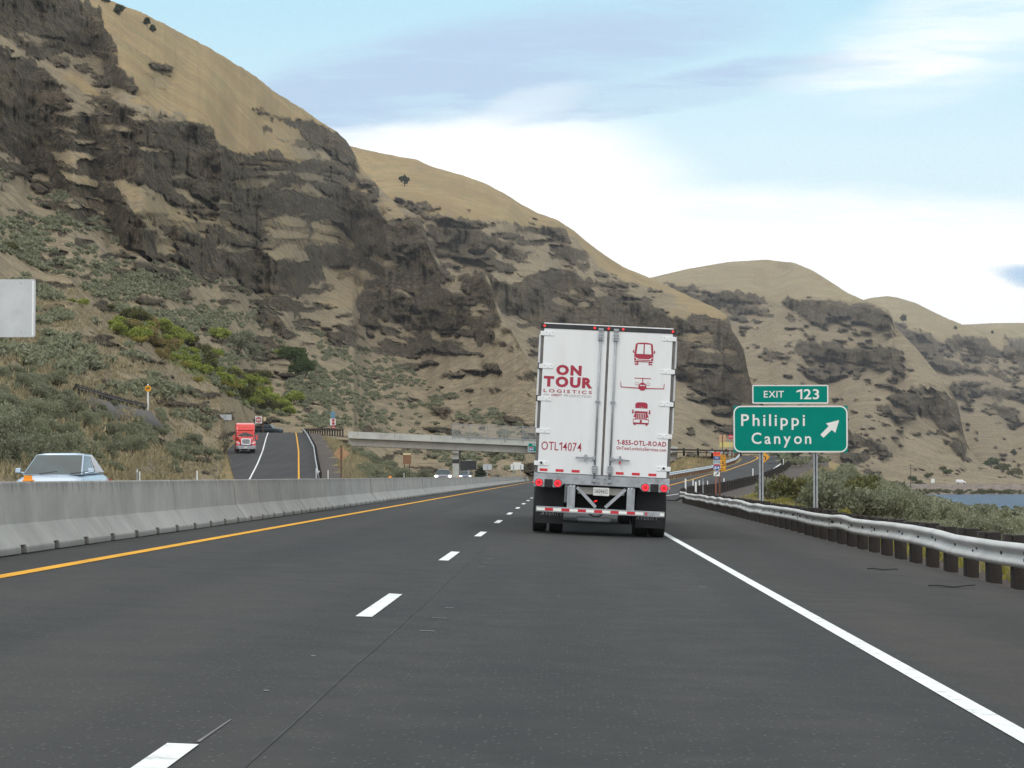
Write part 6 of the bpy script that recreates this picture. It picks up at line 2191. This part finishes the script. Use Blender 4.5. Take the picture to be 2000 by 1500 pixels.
SAGE = [bush_proto('sagebrush', 100 + i, M['sage'], 3600, 1.7, 1.15, .048, up=.6, lobes=9) for i in range(6)]
SAGE_FAR = [bush_proto('sagebrush', 140 + i, M['sage'], 420, 1.7, 1.15, .13) for i in range(5)]
PALE = [bush_proto('rabbitbrush', 160 + i, M['sage_pale'], 3600, 1.7, 1.2, .055, up=1.4, lobes=10) for i in range(4)]
YEL = [bush_proto('yellow_bush', 180 + i, M['yellow_bush'], 1300, 1.6, .9, .07, up=.9) for i in range(3)]
GRN = [bush_proto('green_shrub', 200 + i, M['green_bush'], 2200, 1.8, 1.2, .085, lobes=9) for i in range(3)]
OLV = [bush_proto('olive_shrub', 220 + i, M['olive_bush'], 1800, 1.8, 1.2, .085, lobes=9) for i in range(2)]
DRK = [bush_proto('dark_shrub', 230 + i, M['dark_tree'], 2200, 1.8, 1.35, .085, lobes=10) for i in range(2)]
BLM = [bush_proto('blossom_shrub', 240, M['bloom'], 1800, 1.8, 1.2, .085, lobes=9)]


def plant(kind, mesh, p, s, rz, label, cat, group=None, sz=None):
    o = bpy.data.objects.new(kind, mesh)
    COL.objects.link(o)
    o.location = p
    o.scale = (s, s, s * (sz or 1))
    o.rotation_euler = (0, 0, rz)
    return tag(o, label, cat, group)


rnd = random.Random(21)
COUNT = {'sage': 0}


def inpoly(p, x, y):
    c = False
    for (xa, ya), (xb, yb) in zip(p, p[1:] + p[:1]):
        if (ya > y) != (yb > y) and x < (xb - xa) * (y - ya) / (yb - ya) + xa:
            c = not c
    return c


# --- right verge: big sagebrush on the bank below the off-ramp
n_ = 0
tries = 0
spots = []
while n_ < 150 and tries < 9000:
    tries += 1
    Y = 30 + 300 * rnd.random() ** 1.25
    X = float(XR(Y)) + rnd.uniform(2.0, 26)
    px = 1099 + F * X / Y
    u = X - float(XR(Y))
    if px > 2030 or px < 1440:
        continue
    if Y > 115 and u < np.interp(Y, [115, 150, 200, 300, 400], [3.2, 6.0, 8.0, 7.4, 5.5]):
        continue
    if Y < 115 and u < 2.0:
        continue
    # the open grassy strip under the dirt shoulder
    dens = np.clip(vnoise(X / 5, Y / 16, 0, 5) * 2.4 - .75, .03, 1)
    if rnd.random() > dens:
        continue
    if any((X - a) ** 2 + ((Y - b) * .6) ** 2 < (1.0) ** 2 for a, b in spots):
        continue
    spots.append((X, Y))
    g = float(ground_z(X, Y))
    near = Y < 78
    lim = np.interp(px, [1440, 1500, 1590, 1640, 1700, 1760, 1800, 1830, 1900, 2000], [950, 925, 884, 898, 922, 948, 964, 990, 990, 1004])
    smax = ((930 - lim) / F * Y + 1.13 - g) / 1.35
    if smax < .4:
        continue
    if near and rnd.random() < .62:
        plant('rabbitbrush', rnd.choice(PALE), (X, Y, g - .05), min(smax, rnd.uniform(.6, 1.05)), rnd.uniform(0, 6.3), 'pale feathery grey-green rabbitbrush just behind the near guard rail', 'shrub', 'pale rabbitbrush behind the near guard rail')
    elif ((u < 8 and Y > 85) or (Y > 85 and Y < 170 and px < 1640)) and rnd.random() < .5:
        plant('yellow_bush', rnd.choice(YEL), (X, Y, g - .05), min(smax, rnd.uniform(.7, 1.15)), rnd.uniform(0, 6.3), 'low yellowish flowering bush on the bank behind the exit sign posts', 'shrub', 'yellow bushes below the off-ramp')
    else:
        s = (rnd.uniform(.75, 1.35) + (.75 if rnd.random() < .22 else 0)) * (1.0 if Y > 85 else .75)
        s = min(s, smax)
        plant('sagebrush', rnd.choice(SAGE), (X, Y, g - .08), s, rnd.uniform(0, 6.3), 'grey-green sagebrush on the bank between the exit sign and the river', 'shrub', 'sagebrush on the bank right of the off-ramp', rnd.uniform(.9, 1.25))
    n_ += 1

for i in range(44):
    Y = rnd.uniform(125, 330)
    px = rnd.uniform(1570, 1790)
    X = (px - 1099) / F * Y
    if X - float(XR(Y)) < np.interp(Y, [115, 150, 200, 300, 400], [3.2, 6.0, 8.0, 7.4, 5.5]):
        continue
    g = float(ground_z(X, Y))
    lim = np.interp(px, [1440, 1500, 1590, 1640, 1700, 1760, 1800], [950, 925, 884, 898, 922, 948, 964])
    s = min(2.3, ((930 - lim) / F * Y + 1.13 - g) / 1.25 * rnd.uniform(.75, 1.0))
    if s > .5:
        plant('sagebrush', rnd.choice(SAGE + OLV), (X, Y, g - .08), s, rnd.uniform(0, 6.3), 'tall rounded grey-green sagebrush in the mass just right of the exit sign posts', 'shrub', 'tall sagebrush right of the exit sign', 1.0)
for i in range(26):
    Y = rnd.uniform(88, 150)
    X = float(XR(Y)) + rnd.uniform(1.6, 5.0) + (1.8 if Y > 120 else 0)
    plant('yellow_bush', rnd.choice(YEL), (X, Y, float(ground_z(X, Y)) - .05), rnd.uniform(.5, .95), rnd.uniform(0, 6.3), 'low yellowish flowering bush on the bank behind the exit sign posts', 'shrub', 'yellow bushes below the off-ramp')

# --- left slope: the biggest sagebrush just beyond the barrier
S2 = [(-60, 725), (60, 735), (150, 790), (205, 830), (290, 830), (330, 850), (420, 880), (432, 925), (420, 938), (-60, 938)]
S2b = [(-60, 690), (60, 735), (150, 770), (300, 810), (440, 835), (432, 925), (-60, 935)]
n_ = 0
spots = []
tries = 0
while n_ < 120 and tries < 9000:
    tries += 1
    px, py = rnd.uniform(-50, 440), rnd.uniform(725, 938)
    dense = inpoly(S2, px, py)
    if not inpoly(S2b, px, py):
        continue
    if rnd.random() > np.clip(vnoise(px / 55 + py / 160, py / 34, 0, 9) * 1.6 - .25, .05, 1) * (1 if dense else .3):
        continue
    p, D, R = on_hill('near_hill1', px, py)
    if any((p - q).length < .9 for q in spots):
        continue
    spots.append(p)
    s = rnd.uniform(.75, 1.45)
    plant('sagebrush', rnd.choice(SAGE), p - Vector((0, 0, .15)), s, rnd.uniform(0, 6.3), 'rounded grey-green sagebrush on the tan slope above the concrete barrier', 'shrub', 'sagebrush on the slope left of the on-ramp', rnd.uniform(.85, 1.15))
    n_ += 1

# --- embankment between the on-ramp and the bridge pier
n_ = 0
tries = 0
while n_ < 52 and tries < 4000:
    tries += 1
    px, py = rnd.uniform(650, 885), rnd.uniform(862, 936)
    Y = rnd.uniform(262, 392)
    X = (px - 1099) / F * Y
    if X > -17.5 - 1.5 or X < float(xr(Y)) + 5.0:
        continue
    g = float(ground_z(X, Y))
    if rnd.random() > np.clip(vnoise(X / 4, Y / 14, 0, 15) * 1.7 - .2, .1, 1):
        continue
    plant('sagebrush', rnd.choice(SAGE), (X, Y, g - .1), rnd.uniform(.9, 1.9), rnd.uniform(0, 6.3), 'bluish sagebrush on the embankment between the on-ramp rail and the bridge pier', 'shrub', 'sagebrush below the left end of the overpass')
    n_ += 1

# --- green shrubs in the damp streak of the left hillside
GREENS = [
    (160, 592, 15, 'green_shrub', GRN[0], 'small bright green tree-like shrub near the blank sign back, lower left one of a pair'),
    (216, 600, 10, 'olive_shrub', OLV[0], 'small dark olive shrub right of the bright green pair on the hillside'),
    (140, 588, 9, 'green_shrub', GRN[1], 'little green shrub touching the rounder one beside the blank sign back'),
    (22, 482, 18, 'olive_shrub', OLV[1], 'dark olive shrub high at the left edge above the blank sign back'),
    (78, 570, 10, 'dark_shrub', DRK[1], 'dark shrub just behind the right edge of the blank sign back'),
    (232, 628, 20, 'green_shrub', GRN[2], 'yellow-green shrub at the upper end of the green streak'),
    (285, 655, 26, 'blossom_shrub', BLM[0], 'brownish blossoming shrub amid the green streak'),
    (262, 640, 18, 'blossom_shrub', BLM[0], 'smaller brownish blossoming shrub at the top of the green streak'),
    (315, 680, 22, 'olive_shrub', OLV[0], 'olive shrub below the blossoming one'),
    (460, 668, 42, 'sagebrush', SAGE[2], 'large grey-green willow-like shrub above the green streak'),
    (430, 655, 26, 'green_shrub', GRN[1], 'green shrub on the left shoulder of the big grey-green one'),
    (490, 685, 24, 'sagebrush', SAGE[4], 'grey shrub right of the big grey-green one'),
    (575, 700, 30, 'dark_shrub', DRK[0], 'large dark green shrub above the on-ramp crest'),
    (592, 722, 26, 'dark_shrub', DRK[1], 'dark green shrub at the foot of the large dark one'),
    (556, 690, 20, 'green_shrub', GRN[0], 'brighter green shrub at the upper left of the large dark one'),
    (340, 700, 18, 'green_shrub', GRN[2], 'bright green bush in the middle of the streak'),
    (372, 714, 20, 'green_shrub', GRN[0], 'bright green bush left of the streak centre, below the olive shrub'),
    (402, 724, 20, 'green_shrub', GRN[1], 'rounded lime green bush in the streak above the red truck, upper one'),
    (432, 738, 22, 'green_shrub', GRN[2], 'broad lime green bush in the streak above the red truck'),
    (462, 752, 20, 'green_shrub', GRN[0], 'lime green bush in the streak right above the red truck roof'),
    (492, 770, 18, 'green_shrub', GRN[1], 'lower lime green bush above the do not enter sign'),
    (520, 790, 14, 'green_shrub', GRN[2], 'lowest small green bush of the streak at the ramp crest'),
    (385, 740, 15, 'yellow_bush', YEL[0], 'yellowish bush on the lower edge of the green streak'),
    (445, 768, 15, 'yellow_bush', YEL[1], 'yellowish bush under the lime bushes above the red truck'),
    (995, 690, 20, 'dark_shrub', DRK[0], 'dark green shrub on the hillside beside the upper left of the trailer'),
    (1012, 712, 16, 'green_shrub', GRN[1], 'green shrub just below the dark one left of the trailer'),
    (978, 684, 13, 'olive_shrub', OLV[1], 'olive shrub left of the dark one beside the trailer'),
]
for px, py, rpx, kd, me_, lab in GREENS:
    key = 'near_hill1' if px < 960 else 'second_hill2'
    p, D, R = on_hill(key, px, py + rpx * .55)
    s = rpx * D / F / .82
    plant(kd, me_, p - Vector((0, 0, s * .08)), s, rnd.uniform(0, 6.3), lab, 'shrub')
for i in range(90):
    f = rnd.random()
    px = 225 + 330 * f + rnd.uniform(-26, 26)
    py = 628 + 172 * f ** 1.05 + rnd.uniform(-20, 22)
    p, D, R = on_hill('near_hill1', px, py)
    s = rnd.uniform(13, 26) * D / F / .82
    kd, me_ = (('green_shrub', rnd.choice(GRN)), ('green_shrub', rnd.choice(GRN)), ('yellow_bush', rnd.choice(YEL)), ('olive_shrub', rnd.choice(OLV)), ('blossom_shrub', BLM[0]))[i % 5 if f < .35 else i % 4]
    plant(kd, me_, p - Vector((0, 0, s * .08)), s, rnd.uniform(0, 6.3), 'bright leafy shrub crowded in the green streak across the left hillside', 'shrub', 'shrubs of the green streak on the left hillside')


# --- junipers on the grassy crests
def juniper(px, py, h_px, key, label, wide=1.0):
    p, D, R = on_hill(key, px, py)
    t = thing('juniper_tree', label, 'tree', p)
    H = h_px * D / F
    mb = MB()
    mb.tube((0, 0, -H * .1), (0.02 * H, 0, H * .35), H * .05, H * .035, 8)
    mb.tube((0.02 * H, 0, H * .35), (0, 0, H * .85), H * .035, H * .01, 8)
    for k in range(6):
        a = k * 1.1
        mb.tube((0, 0, H * (.2 + .08 * k)), (math.cos(a) * H * .25 * wide, math.sin(a) * H * .25 * wide, H * (.35 + .08 * k)), H * .018, H * .006, 5)
    mb.build('trunk', M['bark'], t)
    r = random.Random(int(px))
    L = [(0, 0, H * .42, H * .38, 1.05), (0, 0, H * .75, H * .24, 1.1)]
    for k in range(9):
        a = k * .7 + r.uniform(-.3, .3)
        L.append((math.cos(a) * H * .28 * wide * r.uniform(.6, 1), math.sin(a) * H * .28 * wide * r.uniform(.6, 1), H * r.uniform(.16, .7), H * r.uniform(.18, .27), 1))
    V, Fq = foliage(1500, int(px), L, H * .075, .3)
    link_mesh('crown', np_mesh('crown', V, Fq), M['juniper'], t)
    return t


juniper(205, 7, 22, 'near_hill1', 'dark juniper cut by the top edge of the picture on the highest crest')
juniper(231, 31, 24, 'near_hill1', 'rounded dark juniper on the skyline of the nearest hill', 1.1)
juniper(287, 50, 17, 'near_hill1', 'upper juniper of the close pair on the tan slope')
juniper(298, 64, 17, 'near_hill1', 'lower juniper of the close pair on the tan slope', .8)
juniper(790, 363, 21, 'second_hill2', 'lone round juniper on the bare brow of the second hill', 1.1)
juniper(1764, 629, 15, 'far_hill4', 'lone dark tree on the grassy crest above the river cliffs')
juniper(1866, 645, 9, 'far_hill4', 'tiny dark tree on the far crest near the right edge')
juniper(1938, 652, 7, 'far_hill4', 'tiniest dark tree on the far crest at the right')
juniper(1980, 890, 13, 'far_hill4', 'small dark tree low on the far slope at the right edge')
juniper(938, 940, 30, 'near_hill1', 'narrow dark green conifer between the message board and the sign backs', .55)

# --- scrub at the foot of the far hills
FOOT = [(1915, 918, 14), (1938, 908, 15), (1958, 915, 15), (1980, 925, 15), (1930, 930, 13), (1850, 925, 9), (1842, 916, 8), (1812, 930, 9), (1985, 940, 10), (1955, 938, 9), (1880, 935, 8), (1795, 945, 10), (1783, 938, 9), (1805, 952, 9)]
for i, (px, py, r_) in enumerate(FOOT):
    key = 'domed_hill3' if px < 1880 else 'far_hill4'
    p, D, R = on_hill(key, px, py + r_ * .5)
    s = r_ * D / F / .82
    plant('dark_shrub', (DRK + OLV)[i % 4], p, s, i * 1.3, 'dark clump of shore scrub at the foot of the far hills by the river', 'shrub', 'shore scrub below the far hills')


# --- the rest of the hillside sagebrush: too many to count, one object
def scatter_mesh(name, protos, items, mat):
    Vs, Fs = [], []
    b = 0
    for (p, s, rz, q) in items:
        V, Fq = protos[q % len(protos)]
        c, s_ = math.cos(rz), math.sin(rz)
        W = np.stack([V[:, 0] * c - V[:, 1] * s_, V[:, 0] * s_ + V[:, 1] * c, V[:, 2]], 1) * s + np.array(p)
        Vs.append(W)
        Fs.append(Fq + b)
        b += len(V)
    me = np_mesh(name, np.concatenate(Vs), np.concatenate(Fs))
    return link_mesh(name, me, mat)


LOW = [foliage(110, 300 + i, bush_lobes(300 + i, 1.7, 1.15, 5), .26, .3, .55) for i in range(6)]
S1 = [(-60, 312), (37, 320), (107, 362), (217, 455), (300, 512), (400, 538), (500, 575), (560, 620), (600, 680), (640, 740), (690, 800), (700, 842), (600, 835), (540, 830), (480, 800), (400, 740), (300, 660), (240, 620), (150, 560), (60, 520), (-60, 470)]
S3 = [(-60, 520), (60, 540), (160, 620), (260, 680), (330, 740), (420, 800), (440, 840), (300, 810), (150, 765), (60, 730), (-60, 700)]
S4 = [(600, 640), (760, 700), (900, 780), (1040, 830), (1040, 925), (905, 930), (700, 840)]
items = []
tries = 0
while len(items) < 2700 and tries < 60000:
    tries += 1
    px, py = rnd.uniform(-60, 1060), rnd.uniform(300, 930)
    if inpoly(S1, px, py):
        d = np.clip(vnoise(px / 70 + py / 90, py / 26, 0, 33) * 2.4 - .75, 0.03, 1)
    elif inpoly(S3, px, py):
        d = np.clip(vnoise(px / 50 + py / 80, py / 24, 0, 35) * 2.0 - .95, 0, .55)
    elif inpoly(S4, px, py):
        d = np.clip(vnoise(px / 50, py / 24, 0, 37) * 2.0 - .7, 0.05, .6)
    else:
        continue
    if rnd.random() > d:
        continue
    p, D, R = on_hill('near_hill1', px, py)
    if R > .5:
        continue
    items.append((tuple(p - Vector((0, 0, .2))), rnd.uniform(.65, 1.35) * (1 + max(0, D - 350) / 1600), rnd.uniform(0, 6.3), rnd.randrange(6)))
o = scatter_mesh('sagebrush_cover', LOW, items, M['sage'])
tag(o, kind='stuff')
# low scrub on the flat between the bank and the river
items = []
for _ in range(1500):
    Y = rnd.uniform(200, 800)
    X = rnd.uniform(30, 150)
    if 1500 < 1099 + F * X / Y < 2050 and vnoise(X / 9, Y / 30, 0, 44) > .42:
        items.append(((X, Y, float(ground_z(X, Y)) - .1), rnd.uniform(.8, 1.6), rnd.uniform(0, 6.3), rnd.randrange(6)))
for _ in range(420):
    Y = rnd.uniform(140, 330)
    X = float(XR(Y)) + rnd.uniform(10, 40)
    if 1440 < 1099 + F * X / Y < 2050 and vnoise(X / 9, Y / 30, 0, 46) > .35:
        items.append(((X, Y, float(ground_z(X, Y)) - .1), rnd.uniform(.8, 1.5), rnd.uniform(0, 6.3), rnd.randrange(6)))
o = scatter_mesh('river_scrub', LOW, items, M['sage'])
tag(o, kind='stuff')

# scrub along the shore of the causeway
items = []
for _ in range(420):
    X = rnd.uniform(150, 420)
    Y = 1356 + (X - 150) * .08 + rnd.uniform(-14, 4)
    items.append(((X, Y, -8.6 + rnd.uniform(-.8, .8)), rnd.uniform(1.0, 2.2), rnd.uniform(0, 6.3), rnd.randrange(6)))
o = scatter_mesh('shore_scrub', LOW, items, M['olive_bush'])
tag(o, kind='stuff')


# --- dry grass: blades in one object
def grass_cover(name, pts, mat, h0, h1, per=9, spread=.18, seed=1):
    r = np.random.default_rng(seed)
    P = np.repeat(np.array(pts, float), per, 0)
    n = len(P)
    P[:, :2] += r.normal(size=(n, 2)) * spread
    hgt = r.uniform(h0, h1, n)
    a = r.uniform(0, 6.3, n)
    w = .016 + .016 * r.random(n)
    w = w * np.clip(P[:, 1] / 60, .7, 3.0)
    lean = r.normal(size=(n, 2)) * .35
    dx = np.stack([np.cos(a) * w, np.sin(a) * w, 0 * a], 1)
    tip = P + np.stack([lean[:, 0] * hgt, lean[:, 1] * hgt, hgt], 1)
    V = np.stack([P - dx, P + dx, tip], 1).reshape(-1, 3)
    return link_mesh(name, np_mesh(name, V, np.arange(3 * n).reshape(-1, 3)), mat)


pts = []
for _ in range(5200):
    Y = 24 + 300 * rnd.random() ** 1.7
    u = rnd.uniform(.9, 9) if Y < 115 else rnd.uniform(3.5, 12)
    X = float(XR(Y)) + u
    if 1099 + F * X / Y > 2060:
        continue
    pts.append((X, Y, float(ground_z(X, Y)) - .02))
tag(grass_cover('dry_grass', pts, M['dry'], .25, .6, 9, .25, 3), kind='stuff')
pts = []
for _ in range(2600):
    Y = 22 + 100 * rnd.random() ** 1.6
    X = float(XR(Y)) + rnd.uniform(.8, 3.2)
    pts.append((X, Y, float(ground_z(X, Y)) - .02))
tag(grass_cover('green_grass', pts, M['yellow_bush'], .2, .5, 10, .2, 4), kind='stuff')
pts = []
tries = 0
while len(pts) < 5600 and tries < 40000:
    tries += 1
    px, py = rnd.uniform(-40, 435), rnd.uniform(560, 938)
    p, D, R = on_hill('near_hill1', px, py)
    if R < .4 and D < 420 and rnd.random() < np.clip(vnoise(px / 40, py / 18, 0, 71) * 1.8 - .3, .08, 1):
        pts.append((p.x, p.y, p.z - .03))
tag(grass_cover('slope_grass', pts, M['dry'], .2, .55, 7, .4, 8), kind='stuff')
pts = []
for _ in range(3800):
    Y = rnd.uniform(250, 396)
    X = rnd.uniform(float(xr(Y)) + 3.2, -19)
    pts.append((X, Y, float(ground_z(X, Y)) - .02))
for _ in range(2500):
    Y = rnd.uniform(250, 396)
    X = rnd.uniform(6, float(XL(Y)) - 1.3)
    pts.append((X, Y, float(ground_z(X, Y)) - .02))
tag(grass_cover('bank_grass', pts, M['dry'], .3, .75, 8, .5, 5), kind='stuff')

# ------------------------------------------------------------------ the air
mb = MB().box(0, 4900, 165, 6100, 10200, 410)
hz = mb.build('haze')
m = bpy.data.materials.new('haze')
m.use_nodes = True
t = NT(m.node_tree)
t.n.clear()
out = t.new('ShaderNodeOutputMaterial')
v = t.new('ShaderNodeVolumePrincipled', {'Color': (0.93, 0.93, 0.93), 'Density': 0.00005, 'Anisotropy': 0.2})
t.l.new(v.outputs[0], out.inputs['Volume'])
hz.data.materials.append(m)
tag(hz, kind='stuff')
